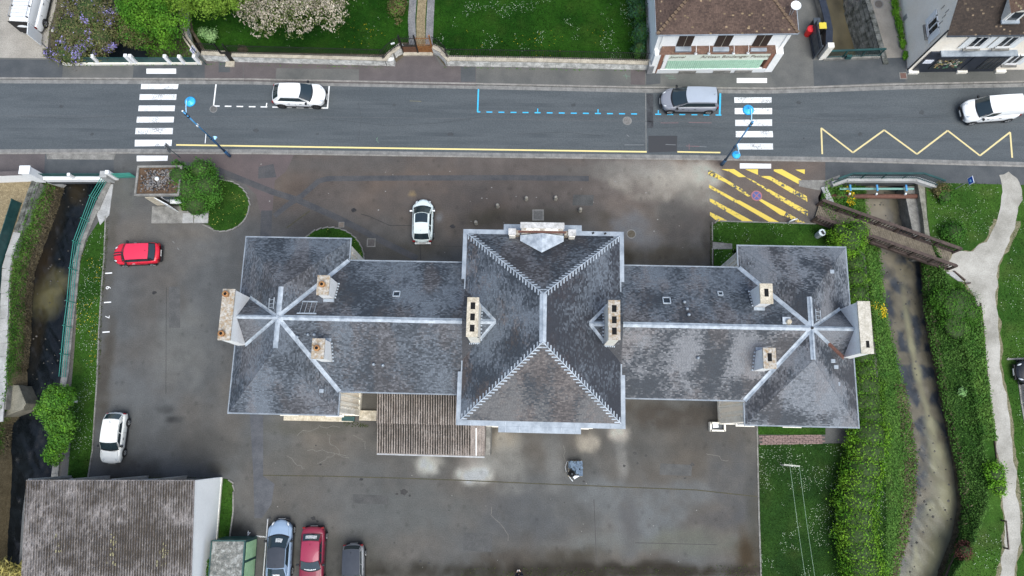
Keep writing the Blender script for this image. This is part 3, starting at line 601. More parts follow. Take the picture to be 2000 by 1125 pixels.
# --- kerbs and gutters (one stone each)
kst = {}
def stones(parent, pname, pts, L, w, h, ztop, mat, gap=.015, jit=.006, keep=lambda p: True):
    for i,(p,d) in enumerate(along([Vector((q.x,q.y,0)) for q in pts], L)):
        if not keep(p): continue
        key = (pname,L,w,h,mat.name)
        if key not in kst: kst[key] = MB().box((0,0,-h/2),(L-gap,w,h)).mesh(pname, mat)
        c = p + d*L/2
        share(pname, kst[key], Matrix.Translation((c.x,c.y,ztop+random.uniform(-jit,jit))) @ Matrix.Rotation(math.atan2(d.y,d.x),4,'Z'), parent)
def offs(pts, dist):
    out = []
    for i,p in enumerate(pts):
        d = (pts[min(i+1,len(pts)-1)]-pts[max(i-1,0)]); d.z = 0; d.normalize(); out.append(p+Vector((-d.y,d.x,0))*dist)
    return out
nn = gp(seg(NEDGE,-120,2140)); ss = gp(seg(SEDGE,-120,2140))
kb = thing('kerb', None, None, kind='structure'); stones(kb,'kerb_stone', offs(nn,.07), 1.0,.14,.2,.014,m_kerb)
kb = thing('kerb', None, None, kind='structure'); stones(kb,'kerb_stone', offs(ss,-.07), 1.0,.14,.2,.014,m_kerb)
gt = thing('gutter', None, None, kind='structure'); stones(gt,'gutter_slab', offs(nn,-.19), 1.2,.34,.1,ZR+.012,m_gutter, jit=.003)
gt = thing('gutter', None, None, kind='structure'); stones(gt,'gutter_slab', offs(ss,.17), 1.2,.30,.1,ZR+.012,m_gutter, jit=.003)
# --- grass islands with kerbs in the yard
GRASSY = []
def island(px, label_kerb=True, col=gcol((.018,.056,.008),(.038,.095,.013),(.055,.085,.02)), kerbpx=None, z=.05, step=.4):
    o = patch('grass_island', gp(px), z, m_grass, step=step, colfn=col)
    if kerbpx:
        k = thing('kerb', None, None, kind='structure'); stones(k,'kerb_stone', gp(kerbpx), .5,.10,.16,z+.03,m_conc)
    GRASSY.append((px,z)); return o
arc = lambda cx,cy,rx,ry,a0,a1,n=14: [(cx+rx*math.cos(math.radians(a0+(a1-a0)*k/n)), cy-ry*math.sin(math.radians(a0+(a1-a0)*k/n))) for k in range(n+1)]
e1 = arc(432,402,55,50,75,-100)
island([(352,330),(400,335)]+e1+[(408,440),(352,425)], kerbpx=[(400,345)]+e1+[(405,443)])
e2 = arc(645,505,66,60,160,0)
island([(600,560)]+e2+[(710,560)], kerbpx=e2)
island([(148,560),(160,500),(172,465),(198,425),(206,412),(206,440),(204,500),(199,560),(194,640),(190,740),(186,800),(181,880),(172,934),(132,936),(138,870),(136,800),(141,740),(146,680),(150,620)], kerbpx=[(207,410),(206,440),(204,500),(199,560),(194,640),(190,740),(186,800),(181,880),(172,934)], z=.03)
e3 = arc(438,953,18,18,100,0,8)
island([(436,935)]+e3+[(456,1000),(449,1050),(415,1058),(428,1000)], kerbpx=[(436,935)]+e3+[(456,1000),(449,1050)])
island([(1392,440),(1400,433),(1590,436),(1640,446),(1660,470),(1640,560),(1430,560),(1430,476),(1392,472)], kerbpx=[(1391,470),(1391,440),(1400,432),(1585,437)], z=.03)
island([(1394,487),(1450,487),(1450,560),(1394,560)], kerbpx=[(1391,545),(1391,486)], z=.03)
ov('brick_path', [(1392,473),(1445,477),(1445,486),(1392,486)], .02, m_conc)
island([(1479,800),(1612,800),(1612,849),(1479,849)], z=.03)
island([(1481,868),(1640,866),(1728,900),(1735,1140),(1720,1350),(1487,1350),(1484,1000)], z=.03, step=.5, col=gcol((.016,.044,.010),(.028,.07,.013),(.045,.065,.018)))
k = thing('kerb', None, None, kind='structure'); stones(k,'kerb_stone', gp([(1478,800),(1479,860),(1482,1000),(1487,1150)]), .9,.11,.16,.05,m_conc)
# brick path behind the east pavilion
bp = thing('brick_path', None, None, kind='structure'); bme = MB().box((0,0,0),(.21,.105,.06)).mesh('brick', M('path_brick',(.20,.135,.125),(.27,.19,.175),scale=6,island=.0,fine=.2))
A_, B_ = g(1482,851), g(1608,849); dv = (B_-A_).normalized(); nv_ = Vector((dv.y,-dv.x,0)); nb_ = 0
mbk = MB()
for r in range(5):
    for i in range(int((B_-A_).length/.42)):
        p = A_+dv*(i*.42+.21*(r%2)+.2)+nv_*(.06+r*.135)
        share('brick', bme, Matrix.Translation((p.x+random.uniform(-.01,.01),p.y+random.uniform(-.01,.01),.035+random.uniform(-.008,.008))) @ Matrix.Rotation(math.atan2(dv.y,dv.x)+random.uniform(-.05,.05),4,'Z') @ Matrix.Diagonal((1.85,1.15,1,1)), bp)
# gravel path on the east bank
PATHL = [(1955,318),(1957,370),(1950,430),(1925,470),(1900,488),(1868,492),(1843,527),(1880,548),(1905,585),(1916,620),(1923,700),(1935,790),(1944,850),(1955,930),(1960,1000),(1965,1070),(1955,1110),(1940,1180),(1930,1350)]
PATHR = [(1995,320),(1996,380),(1988,430),(1968,480),(1950,520),(1946,570),(1950,640),(1955,720),(1968,800),(1980,880),(1986,960),(1992,1020),(1990,1060),(1985,1100),(1975,1180),(1965,1350)]
def rough_edge(P, amp=.12, step=.35, seed=1):
    out = []
    for a, b in zip(P, P[1:]+P[:1]):
        n = max(1,int((b-a).length/step)); d = (b-a).normalized()
        for k in range(n):
            q = a+(b-a)*k/n; w = (float(fbm(np.array([q.x*1.3]),np.array([q.y*1.3]),seed)[0])-.5)*4*amp; out.append(q+Vector((-d.y,d.x,0))*w)
    return out
patch('path_verge', rough_edge(gp([(u-5,v) for u,v in PATHL[2:]]+[(u+5,v) for u,v in PATHR[:1:-1]]),.2,.4,5), .006, M('worn_verge',(.10,.105,.045),(.24,.21,.13),scale=3,fine=.25), step=None)
patch('gravel_path', rough_edge(gp([(1950,342),(1957,375)]+PATHL[2:]+PATHR[:1:-1]+[(1996,372),(1986,348),(1970,336)])), .012, m_path, step=None)
PK = [(1984,701),(2300,690),(2300,1000),(2012,900),(1995,790)]
ov('parking_asphalt', PK, .02, m_seam)
k = thing('kerb', None, None, kind='structure'); stones(k,'kerb_stone', gp([(2060,697),(1984,701),(1995,790),(2016,905)]), .9,.12,.16,.06,m_conc)
# manholes
def manhole(u,v,r,z,mat,label,sq=False):
    c = g(u,v,z); mb = MB()
    t = thing('manhole_cover', label, 'manhole cover', (c.x,c.y,z))
    if sq: MB().box((c.x,c.y,z+.006),(r*2.3,r*2.3,.03)).build('frame', m_conc, t); MB().box((c.x,c.y,z+.012),(r*1.8,r*1.8,.03)).build('lid', mat, t)
    else: MB().cyl((c.x,c.y,z-.01),r*1.25,.02,24).build('frame', m_gutter, t); MB().cyl((c.x,c.y,z-.01),r,.026,24).build('lid', mat, t)
manhole(1225,236,.30,ZR,M('cover_pale',(.16,.15,.14),(.24,.23,.22),scale=8),'round pale manhole cover in the road beside the dashed blue bay line')
manhole(417,213,.26,ZR,M('cover_dull',(.10,.10,.095),(.16,.155,.15),scale=8),'round dull manhole cover in the road at the corner of the white parking bay')
manhole(667,439,.2,0,M('cover_brown',(.17,.135,.105),(.22,.18,.15),scale=8),'small square brown cover beside the forecourt grass island',True)
manhole(1764,148,.26,.002,M('cover_rust',(.13,.075,.06),(.18,.10,.08),scale=8),'rusty square cover in the pavement at the shop corner',True)
manhole(1233,457,.3,0,M('cover_mossy',(.09,.075,.05),(.14,.12,.09),scale=8),'mossy round cover in the forecourt right of the central hall')
manhole(1716,8,.33,.002,M('cover_lane',(.12,.105,.09),(.15,.13,.115),scale=8),'round dark cover set in the gravel lane')
manhole(1051,420,.4,0,M('cover_grey',(.13,.125,.115),(.17,.165,.155),scale=8),'large square grey cover in front of the hall entrance',True)
manhole(725,474,.3,0,M('cover_frame',(.09,.08,.075),(.12,.11,.1),scale=8),'square dark cover between grass island and west wing',True)
# ================================================================ ROOF COVERING GENERATOR
def clip_poly(poly, conv):
    out = poly
    n = len(conv)
    for i in range(n):
        a, b = conv[i], conv[(i+1)%n]; inp = out; out = []
        if not inp: break
        side = lambda p: (b[0]-a[0])*(p[1]-a[1])-(b[1]-a[1])*(p[0]-a[0])
        for j in range(len(inp)):
            p, q = inp[j-1], inp[j]; sp, sq = side(p), side(q)
            if sq >= 0:
                if sp < 0: t = sp/(sp-sq); out.append((p[0]+(q[0]-p[0])*t, p[1]+(q[1]-p[1])*t))
                out.append(q)
            elif sp >= 0: t = sp/(sp-sq); out.append((p[0]+(q[0]-p[0])*t, p[1]+(q[1]-p[1])*t))
    return out
def courses(mb, cols, poly, w, h, colfn, lift=.022, gap=.008, jit=.0):
    "lay overlapping courses of slates or tiles on a planar convex polygon; lower edges proud"
    P = [Vector(p) for p in poly]; n = (P[1]-P[0]).cross(P[2]-P[0])
    for i in range(3, len(P)):
        if n.length < 1e-3: n = (P[1]-P[0]).cross(P[i]-P[0])
    n.normalize()
    if n.z < 0: n = -n; P.reverse()
    ex = Vector((0,0,1)).cross(n).normalized(); ey = n.cross(ex).normalized()
    if ey.z < 0: ey = -ey; ex = -ex
    o = P[0]; C2 = [((p-o).dot(ex),(p-o).dot(ey)) for p in P]
    ar = sum(C2[i][0]*C2[(i+1)%len(C2)][1]-C2[(i+1)%len(C2)][0]*C2[i][1] for i in range(len(C2)))
    if ar < 0: C2.reverse()
    x0, x1 = min(c[0] for c in C2), max(c[0] for c in C2); y0, y1 = min(c[1] for c in C2), max(c[1] for c in C2)
    rows = []; cent = []
    r = 0; y = y0
    while y < y1:
        x = x0 - random.random()*w*.3 - (w/2 if r%2 else 0)
        while x < x1:
            ww = w*random.uniform(.92,1.08)
            q = clip_poly([(x,y),(x+ww-gap,y),(x+ww-gap,y+h),(x,y+h)], C2)
            if len(q) >= 3:
                dz = random.uniform(-jit,jit)
                vs = [o+ex*a+ey*b+n*(lift*(1-(b-y)/h)+.006+dz) for a,b in q]
                low = [k for k in range(len(q)) if q[k][1] < y+1e-4]
                rows.append(vs); cent.append((o+ex*(x+ww/2)+ey*(y+h/2)))
            x += ww
        y += h; r += 1
    C = np.array([tuple(c) for c in cent]) if cent else np.zeros((0,3))
    cl = colfn(C) if len(C) else []
    for vs, c in zip(rows, cl):
        mb.quad(*vs); cols += [c]*len(vs)
def covering(name, polys, w, h, colfn, mat, parent, lift=.022, kind='stuff'):
    mb = MB(); cols = []
    for p in polys: courses(mb, cols, p, w, h, colfn, lift)
    o = mb.build(name, mat, parent); set_tint(o.data, np.array(cols)); o['kind'] = kind; return o
def slatecol(pale=.5, brown=.3, seed=0, dark=(.035,.043,.054), light=(.140,.163,.192), br=(.14,.115,.105), contrast=5.0, streak=.0):
    d, l, b = map(np.array, (dark, light, br))
    def f(C):
        x, y = C[:,0], C[:,1]; r = RNG.random(len(C))
        n = fbm(x*.55, y*.55+streak*x, 60+seed); m = fbm(x*.8+50, y*.35, 80+seed)
        t = np.clip((n-.5)*contrast*.85+(r-.5)*1.1+pale-.5+.5, 0, 1)*.9+.05
        c = d*(1-t[:,None])+l*t[:,None]
        k = np.clip((m-.48)*6+(RNG.random(len(C))-.5)*.9, 0, 1)*brown*1.05
        c = c*(1-k[:,None])+b*(.6+.8*t[:,None])*k[:,None]
        return np.clip(c*(.88+.24*RNG.random(len(C)))[:,None], .01, 1)
    return f
# ================================================================ TOWN HALL
HC, HA = (1.04,7.15), math.radians(-1.35)
HMAT = Matrix.Translation((HC[0],HC[1],0)) @ Matrix.Rotation(HA,4,'Z')
hall = bpy.data.objects.new('town_hall', None); COL.objects.link(hall); hall.location = (HC[0],HC[1],0); hall.rotation_euler = (0,0,HA)
tag(hall, 'long grey slate-roofed town hall with central block, two wings and end pavilions', 'town hall')
# parts are built in the hall's own axes (u east, v north)
ZE, ZRD, ZC, ZCR = 7.3, 9.9, 8.5, 11.72
PU, PH, PV, RL, WV, CU, CV = 16.78, 3.58, 5.93, 1.97, 4.4, 5.1, 6.43
def hb_(fn, name, mat, parent=hall, **k): mb = MB(); fn(mb); return mb.build(name, mat, parent, **k)
OH = .22
for s in (-1,1):
    MB().box((s*PU,0,ZE/2-.05),(2*PH-2*OH,2*PV-2*OH,ZE-.1)).build('wall', m_cream, hall)
    MB().box((s*(PU-PH+OH+CU-OH)/2,0,ZE/2-.06),(PU-PH-CU+2*OH+.02,2*WV-1.1,ZE-.12)).build('wall', m_cream, hall)
    MB().box((s*PU,0,.3),(2*PH-2*OH+.16,2*PV-2*OH+.16,.6)).build('plinth', m_creamst, hall)
    # pilaster strips on the inner returns of the pavilions
    for sv_ in (-1,1):
        for vv in (4.55,5.05,5.6):
            MB().box((s*(PU-PH+OH)-s*.03,sv_*vv,ZE/2+.2),(.08,.16 if vv < 5.5 else .3,ZE-.5)).build('pilaster', m_creamst, hall)
        for k in range(12):
            MB().box((s*(PU-PH+OH-.02),sv_*(PV-OH-.2),.8+k*.52),(.10,.44 if k%2 else .34,.46)).build('quoin', m_creamst, hall, bevel=.01)
    # cornice under the eaves
    MB().box((s*PU,0,ZE-.12),(2*PH-.12,2*PV-.12,.16)).build('cornice', m_creamst, hall)
MB().box((0,0,ZC/2-.06),(2*CU-.5,2*CV-.5,ZC-.12)).build('wall', m_cream, hall)
MB().box((0,0,ZC-.14),(2*CU-.16,2*CV-.16,.2)).build('cornice', m_creamst, hall)
# windows on the south front
wgl = MB().box((0,0,0),(1.0,.06,1.9)).mesh('pane', m_glass); wfr = MB()
for a in (-.55,0,.55): wfr.box((a,0,0),(.08,.12,2.0))
for a in (-.98,0,.98): wfr.box((0,0,a),(1.16,.11,.07))
wfr = wfr.mesh('frame', m_white); wsl = MB().box((0,0,0),(1.35,.24,.09)).mesh('sill', m_creamst)
def hall_window(u, v, z, ang):
    w = share('window', wgl, Matrix.Translation((u,v,z)) @ Matrix.Rotation(ang,4,'Z'), hall)
    share('frame', wfr, Matrix.Translation((0,-.05,0)), w); share('sill', wsl, Matrix.Translation((0,-.1,-1.05)), w)
for fs, ang in ((-1,0),(1,math.pi)):
    for z in (1.9,5.1):
        for s in (-1,1):
            for du in (-1.7,1.7): hall_window(s*PU+du, fs*(PV-OH), z, ang)
            for k in range(3): hall_window(s*(6.6+k*2.3), fs*(WV-.55), z, ang)
        for du in (-3,0,3):
            hall_window(du, fs*(CV-.25), z+.2, ang)
hb_(lambda m: m.box((1.2,-(CV-.22),1.15),(1.4,.1,2.3)), 'door', m_shutter)
# ---- roofs
def solid(name, pts_faces): 
    mb = MB()
    for f in pts_faces: mb.quad(*f)
    return mb.build(name, m_under, hall)
SL = (.16,.092)
for s in (-1,1):
    u0, ui, uo = s*PU, s*(PU-PH), s*(PU+PH)
    N_ = lambda sg: [(u0,sg*RL,ZRD),(ui,sg*PV,ZE),(uo,sg*PV,ZE)]
    polys = []
    kx = 19.42; kz = ZRD-(kx-PU)/PH*(ZRD-ZE); kv = 1.58
    for sg in (1,-1):
        polys.append(N_(sg))
        polys.append([(u0,0,ZRD),(u0,sg*RL,ZRD),(ui,sg*PV,ZE),(ui,sg*WV,ZE)])
        polys.append([(u0,0,ZRD),(u0,sg*RL,ZRD),(s*kx,sg*kv,kz)]); polys.append([(u0,sg*RL,ZRD),(uo,sg*PV,ZE),(uo,sg*kv,ZE),(s*kx,sg*kv,kz)])
        polys.append([(s*20.1,sg*kv,ZRD-(20.1-PU)/PH*(ZRD-ZE)),(uo,sg*kv,ZE),(uo,0,ZE),(s*20.1,0,ZRD-(20.1-PU)/PH*(ZRD-ZE))])
        polys.append([(u0,0,ZRD),(s*kx,sg*kv,kz),(s*kx,0,ZRD)])
    wing = [[(u0,0,ZRD),(ui,sg*WV,ZE),(s*(CU-.02),sg*WV,ZE),(s*(CU-.02),0,ZRD)] for sg in (1,-1)]
    cric = [[(s*CU,0,ZRD),(s*2.95,0,ZRD),(s*CU,sg*2.37,8.5)] for sg in (1,-1)]
    rf = solid('roof', polys)
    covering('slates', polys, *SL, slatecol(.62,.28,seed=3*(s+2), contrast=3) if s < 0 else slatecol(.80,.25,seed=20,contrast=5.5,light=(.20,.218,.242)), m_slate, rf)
    rf = solid('roof', wing)
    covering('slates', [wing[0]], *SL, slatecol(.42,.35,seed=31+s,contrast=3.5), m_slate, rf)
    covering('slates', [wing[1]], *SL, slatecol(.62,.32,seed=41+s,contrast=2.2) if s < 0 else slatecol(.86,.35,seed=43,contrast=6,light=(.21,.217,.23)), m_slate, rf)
    rf = solid('roof', cric); covering('slates', cric, *SL, slatecol(.3,.3,seed=51), m_slate, rf)
IN = .34
cu, cv = CU-.06, CV-IN
RV = 1.48; hipN = lambda sg: [(0,sg*RV,ZCR),(-cu,sg*cv,ZC+.06),(cu,sg*cv,ZC+.06)]
side = lambda s: [(0,RV,ZCR),(0,-RV,ZCR),(s*cu,-cv,ZC+.06),(s*cu,cv,ZC+.06)]
cp = [hipN(1),hipN(-1),side(1),side(-1)]
rf = solid('roof', cp)
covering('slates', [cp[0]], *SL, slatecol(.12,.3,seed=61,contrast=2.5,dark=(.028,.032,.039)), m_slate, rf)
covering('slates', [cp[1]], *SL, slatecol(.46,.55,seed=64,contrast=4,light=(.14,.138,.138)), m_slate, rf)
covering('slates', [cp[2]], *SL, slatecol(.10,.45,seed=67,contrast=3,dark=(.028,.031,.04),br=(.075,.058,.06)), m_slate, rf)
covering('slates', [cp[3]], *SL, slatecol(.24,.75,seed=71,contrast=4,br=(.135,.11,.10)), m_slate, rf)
# fresh dark slate patch on the west slope, flashing of newer slates along the ridge
# ---- zinc
def zstrip(name, a, b, w, up=(0,0,1), t=.02, parent=hall, mat=m_zincpale, lift=.035):
    a, b = Vector(a)+Vector((0,0,lift)), Vector(b)+Vector((0,0,lift)); return MB().beam(a, b, w, t, up).build(name, mat, parent)
def ridgecap(a, b, w, dr, name='ridge_flashing', mat=m_zincpale, lift=.05):
    "folded zinc along a ridge: two leaves falling dr at each side and a rolled top"
    a, b = Vector(a), Vector(b); d = (b-a).normalized(); sd_ = Vector((-d.y,d.x,0)).normalized(); up = Vector((0,0,lift))
    n = max(1,int((b-a).length/1.35))
    for k in range(n):
        mb = MB(); p, q = a.lerp(b,k/n), a.lerp(b,(k+1)/n); l0 = up+Vector((0,0,.012)); l1 = up; j_ = sd_*random.uniform(-.012,.012)
        for sg in (1,-1):
            e = sd_*sg*w/2*random.uniform(.95,1.05) - Vector((0,0,dr)); mb.quad(p+l0+j_, q+d*.03+l1+j_, q+d*.03+l1+e, p+l0+e)
        mb.tube([p+l0+Vector((0,0,.01)), q+l1+Vector((0,0,.01))], .03, 6); mb.build(name, mat, hall)
def valley(a, b, w, r1, r2, name='valley_flashing', mat=m_zincpale, lift=.045):
    a, b = Vector(a), Vector(b); d = (b-a).normalized(); mb = MB()
    for r in (r1, r2):
        e = Vector(r)-a; e = (e-d*e.dot(d)).normalized(); n = d.cross(e)
        if n.z < 0: n = -n
        mb.quad(a+n*lift, b+n*lift, b+n*lift+e*w/2, a+n*lift+e*w/2)
    return mb.build(name, mat, hall)
sl_w = (ZRD-ZE)/WV; sl_p = (ZRD-ZE)/PH
for s in (-1,1):
    u0 = s*PU
    ridgecap((u0,0,ZRD),(s*CU,0,ZRD),.34,.17*sl_w)
    ridgecap((s*4.0,0,ZRD),(s*2.95,0,ZRD),.3,.15*sl_w)
    ridgecap((u0,-RL,ZRD),(u0,RL,ZRD),.32,.16*sl_p)
    ridgecap((u0,0,ZRD),(s*19.42,0,ZRD),.26,.13*.8)
    for sg in (1,-1):
        valley((u0,0,ZRD),(s*(PU-PH),sg*WV,ZE),.34,(s*(PU-PH),sg*PV,ZE),(s*CU,sg*WV,ZE))
        valley((u0,0,ZRD),(s*19.42,sg*1.58,ZRD-(19.42-PU)/PH*(ZRD-ZE)),.30,(s*(PU+PH),sg*PV,ZE),(s*19.42,0,ZRD))
        valley((s*2.95,0,ZRD),Vector((s*2.95,0,ZRD)).lerp(Vector((s*CU,sg*2.37,8.5)),.55),.26,(s*cu,sg*cv,ZC+.06),(s*CU,0,ZRD))
    MB().cyl((u0,0,ZRD+.02),.09,.1,12).build('finial', m_black if s > 0 else m_zincpale, hall)
# rusty stretch of the south-east valley
a, b = Vector((PU,0,ZRD)), Vector((19.42,-1.58,7.98)); valley(a.lerp(b,.5), b, .32, (PU+PH,-PV,ZE), (19.42,0,ZRD), 'rusty_valley_flashing', M('rust_strip',(.13,.06,.045),(.17,.085,.065),scale=6), .06)
# eaves gutters of pavilions and wings
m_zincdull = M('zinc_dull',(.20,.235,.275),(.33,.37,.41),scale=1.5,rough=.5,fine=.08)
def gutter(a, b, w=.10): return MB().beam(a, b, w*.9, .11).build('gutter', m_zincdull, hall)
for s in (-1,1):
    ui, uo = s*(PU-PH), s*(PU+PH)
    for sg in (1,-1):
        gutter((ui-s*.05,sg*(PV+.05),ZE-.03),(uo+s*.05,sg*(PV+.05),ZE-.03)); gutter((ui-s*.05,sg*(PV+.1),ZE-.035),(ui-s*.05,sg*(WV+.15),ZE-.035),.10)
        gutter((ui,sg*(WV+.05),ZE-.03),(s*(CU+.05),sg*(WV+.05),ZE-.03))
    gutter((uo+s*.05,-PV-.1,ZE-.035),(uo+s*.05,PV+.1,ZE-.035),.10)
# box gutters round the central block
def boxg(x0,x1,y0,y1,z=ZC,name='box_gutter'):
    t = MB().box(((x0+x1)/2,(y0+y1)/2,z),(x1-x0,y1-y0,.12)).build(name, m_zinc, hall, bevel=.012); return t
mseam = MB().box((0,0,.075),(.035,1,.03)).mesh('zinc_seam', m_zincpale)
for sg in (1,-1):
    y0, y1 = (CV-IN, CV) if sg > 0 else (-CV,-CV+IN)
    bx = boxg(-CU,CU,y0,y1)
    w0, w1 = (CV, CV+.40) if sg > 0 else (-CV-.38,-CV)
    wb = boxg(-2.65,2.55,w0,w1, ZC-.02)
    for k in range(6): share('zinc_seam', mseam, Matrix.Translation((-2.2+k*.88,(w0+w1)/2,ZC-.02)) @ Matrix.Diagonal((1,.36,1,1)), wb)
    for k in range(5): share('zinc_seam', mseam, Matrix.Translation((-4.4+k*2.2,(y0+y1)/2,ZC)) @ Matrix.Diagonal((1,.3,1,1)), bx)
    for s in (-1,1):
        x0, x1 = (CU-.06,CU+.24) if s > 0 else (-CU-.24,-CU+.06)
        a, b = (3.02,CV) if sg > 0 else (-CV,-3.05)
        boxg(x0,x1,a,b,ZC-.01)
for s in (-1,1): MB().beam((s*CU,-3.05,ZC-.02),(s*CU,3.02,ZC-.02),.1,.1).build('gutter', m_zinc, hall)
# ridge and stepped hip flashings of the central roof
ridgecap((0,-RV,ZCR),(0,RV,ZCR),.42,.14)
for s in (-1,1):
    for sg in (1,-1):
        a, b = Vector((0,sg*RV,ZCR)), Vector((s*cu,sg*cv,ZC+.06)); mb = MB(); n = 26
        n1 = (Vector(cp[2 if s > 0 else 3][2])-Vector(cp[2 if s > 0 else 3][0])).cross(Vector(cp[2 if s > 0 else 3][1])-Vector(cp[2 if s > 0 else 3][0])).normalized()
        if n1.z < 0: n1 = -n1
        h0 = cp[0 if sg > 0 else 1]; n2 = (Vector(h0[1])-Vector(h0[0])).cross(Vector(h0[2])-Vector(h0[0])).normalized()
        if n2.z < 0: n2 = -n2
        for k in range(n):
            p = a.lerp(b,(k+.5)/n)
            mb.beam(p+n1*.04+Vector((0,sg*.06,0)), p+n1*.04+Vector((0,-sg*.31,0)), .085, .012, n1)
            mb.beam(p+n2*.045+Vector((s*.06,0,0)), p+n2*.045+Vector((-s*.31,0,0)), .085, .012, n2)
        mb.tube([a+Vector((0,0,.07)), b+Vector((0,0,.07))], .035, 6)
        mb.build('hip_flashing', m_zincpale, hall)
# ---- stone dormer pediment on the north front
MB().box((-.1,6.22,9.15),(2.7,.5,1.5)).build('dormer_wall', m_creamst, hall)
MB().box((-.1,6.34,9.93),(2.85,.42,.14)).build('dormer_coping', M('pale_coping',(.42,.41,.39),(.58,.57,.55),scale=3,fine=.12), hall, bevel=.02)
for s in (-1,1):
    sc = MB().box((-.1+s*1.95,6.02,9.0),(.42,.5,.9)).build('dormer_scroll', m_creamst, hall, bevel=.05); MB().box((-.1+s*1.95,6.02,9.5),(.5,.42,.12)).build('cap', M('pale_coping',(.6,.6,.6)), sc)
    MB().box((-.1+s*1.62,6.05,8.95),(.3,.3,.7)).build('dormer_pier', m_chimlich, hall)
dz = MB()
for s in (-1,1): dz.quad((-.1,5.86,9.85),(-.1,4.6,9.70),(-.1+s*1.42,5.5,9.22),(-.1+s*1.42,5.86,9.3))
dz.build('dormer_roof', m_zincpale, hall); MB().box((-.1,5.93,9.86),(3.1,.14,.10)).build('dormer_back_edge', m_rust, hall)  # dark strip painted for the shadow and debris line behind the coping
for k in range(7): MB().box((-1.3+k*.4,6.12+random.uniform(-.02,.02),9.9),(.3,.2,.14),random.uniform(-.1,.1)).build('dormer_stone', m_chimlich if k%3 == 0 else m_creamst, hall)
# ---- chimneys
def chim(u0,u1,v0,v1,zb,zt,face,cap,pots=(),flues=(),name='chimney'):
    c = MB().box(((u0+u1)/2,(v0+v1)/2,(zb+zt)/2),(u1-u0,v1-v0,zt-zb)).build(name, face, hall)
    MB().box(((u0+u1)/2,(v0+v1)/2,zt+.05),(u1-u0+.10,v1-v0+.10,.12)).build('cap', cap, c, bevel=.02)
    for (x,y) in pots:
        MB().lathe([(.16,0),(.15,.22),(.20,.24),(.20,.34),(.10,.34)],14,(x,y,zt+.10)).build('pot', m_terra, c, smooth=True)
        MB().cyl((x,y,zt+.2),.105,.21,12).build('flue', m_soot, c)
    for (x,y,a,b) in flues: MB().box((x,y,zt+.075),(a,b,.085)).build('flue', m_soot, c)
    return c
whiteface = M('chimney_render',(.78,.77,.74),(.86,.86,.84),scale=2,fine=.06)
chim(-20.12,-19.42,-1.58,1.58,6.5,10.55,whiteface,m_chimlich,pots=[(-19.85,1.25),(-19.85,-1.25)])
chim(19.42-.0,20.1,-1.58,1.58,6.5,10.55,whiteface,M('cap_pale',(.44,.40,.32),(.58,.54,.46),scale=3,fine=.1),flues=[(19.8,-1.05,.2,.42)])
for s in (-1,1):
    chim(s*4.22-.31,s*4.22+.31,-1.28,1.02,8.0,12.2,m_creamst,m_chim if s < 0 else m_chimlich,flues=[(s*4.22,v,.28,.42) for v in (.55,-.13,-.81)])
    for sg in (1,-1):
        x0, x1 = sorted((s*13.52,s*14.22)); y0, y1 = sorted((sg*1.42,sg*2.6))
        fp = dict(pots=[((x0+x1)/2,(y0+y1)/2)]) if s < 0 else dict(flues=[((x0+x1)/2,(y0+y1)/2+.05,.26,.5)])
        c = chim(x0,x1,y0,y1,7.9,10.45,whiteface,m_chimlich if (s < 0 or sg < 0) else m_chim,**fp)
        zf = ZRD-1.3*sl_w
        MB().box(((x0+x1)/2-s*.05,sg*1.22,zf+.06),(.7,.34,.05)).build('flashing', m_zinc, c)
        for k in range(6): MB().box((s*13.43,sg*(1.5+k*.21),ZRD-(1.5+k*.21)*sl_w+.09),(.10,.10,.05)).build('step_flashing', m_zincpale, c)
# step flashing at central chimneys
for s in (-1,1):
    for k in range(11): MB().box((s*3.84,1.0-k*.21,max(ZRD-abs(1.0-k*.21)*sl_w,9.2)+.12),(.10,.10,.05)).build('step_flashing', m_zincpale, hall)
    for k in range(6): MB().box((s*(3.98+k*.12),-1.34,9.55-k*.06),(.06,.10,.05)).build('step_flashing', m_zincpale, hall)
# lightning rod leaning on the west central chimney
MB().tube([(-4.0,-1.2,11.3),(-3.75,-1.45,12.9)],.02,6).build('rod', m_black, hall)
# ---- roof lights, ladders, vents
def onroof(u, v): return ZRD-abs(v)*sl_w
def skylight(u, v, w, l, name='roof_hatch', glass=True):
    z = onroof(u,v); sg = 1 if v > 0 else -1; R = Matrix.Rotation(-sg*math.atan(sl_w),4,'X'); B = Matrix.Translation((u,v,z+.05)) @ R
    fr = MB()
    for a in (-1,1): fr.box((a*w/2,0,0.03),(.06,l,.07)); fr.box((0,a*l/2,0.03),(w,.07,.07))
    o = share(name, fr.mesh(name, m_zincpale), B, hall)
    share('pane', MB().box((0,0,.012),(w-.06,l-.06,.02)).mesh('pane', m_glass if glass else m_under), Matrix.Identity(4), o); return o
skylight(-9.5,1.85,.42,.42); skylight(8.0,1.75,.46,.5); skylight(11.55,2.35,.3,.3,'roof_vent',True)
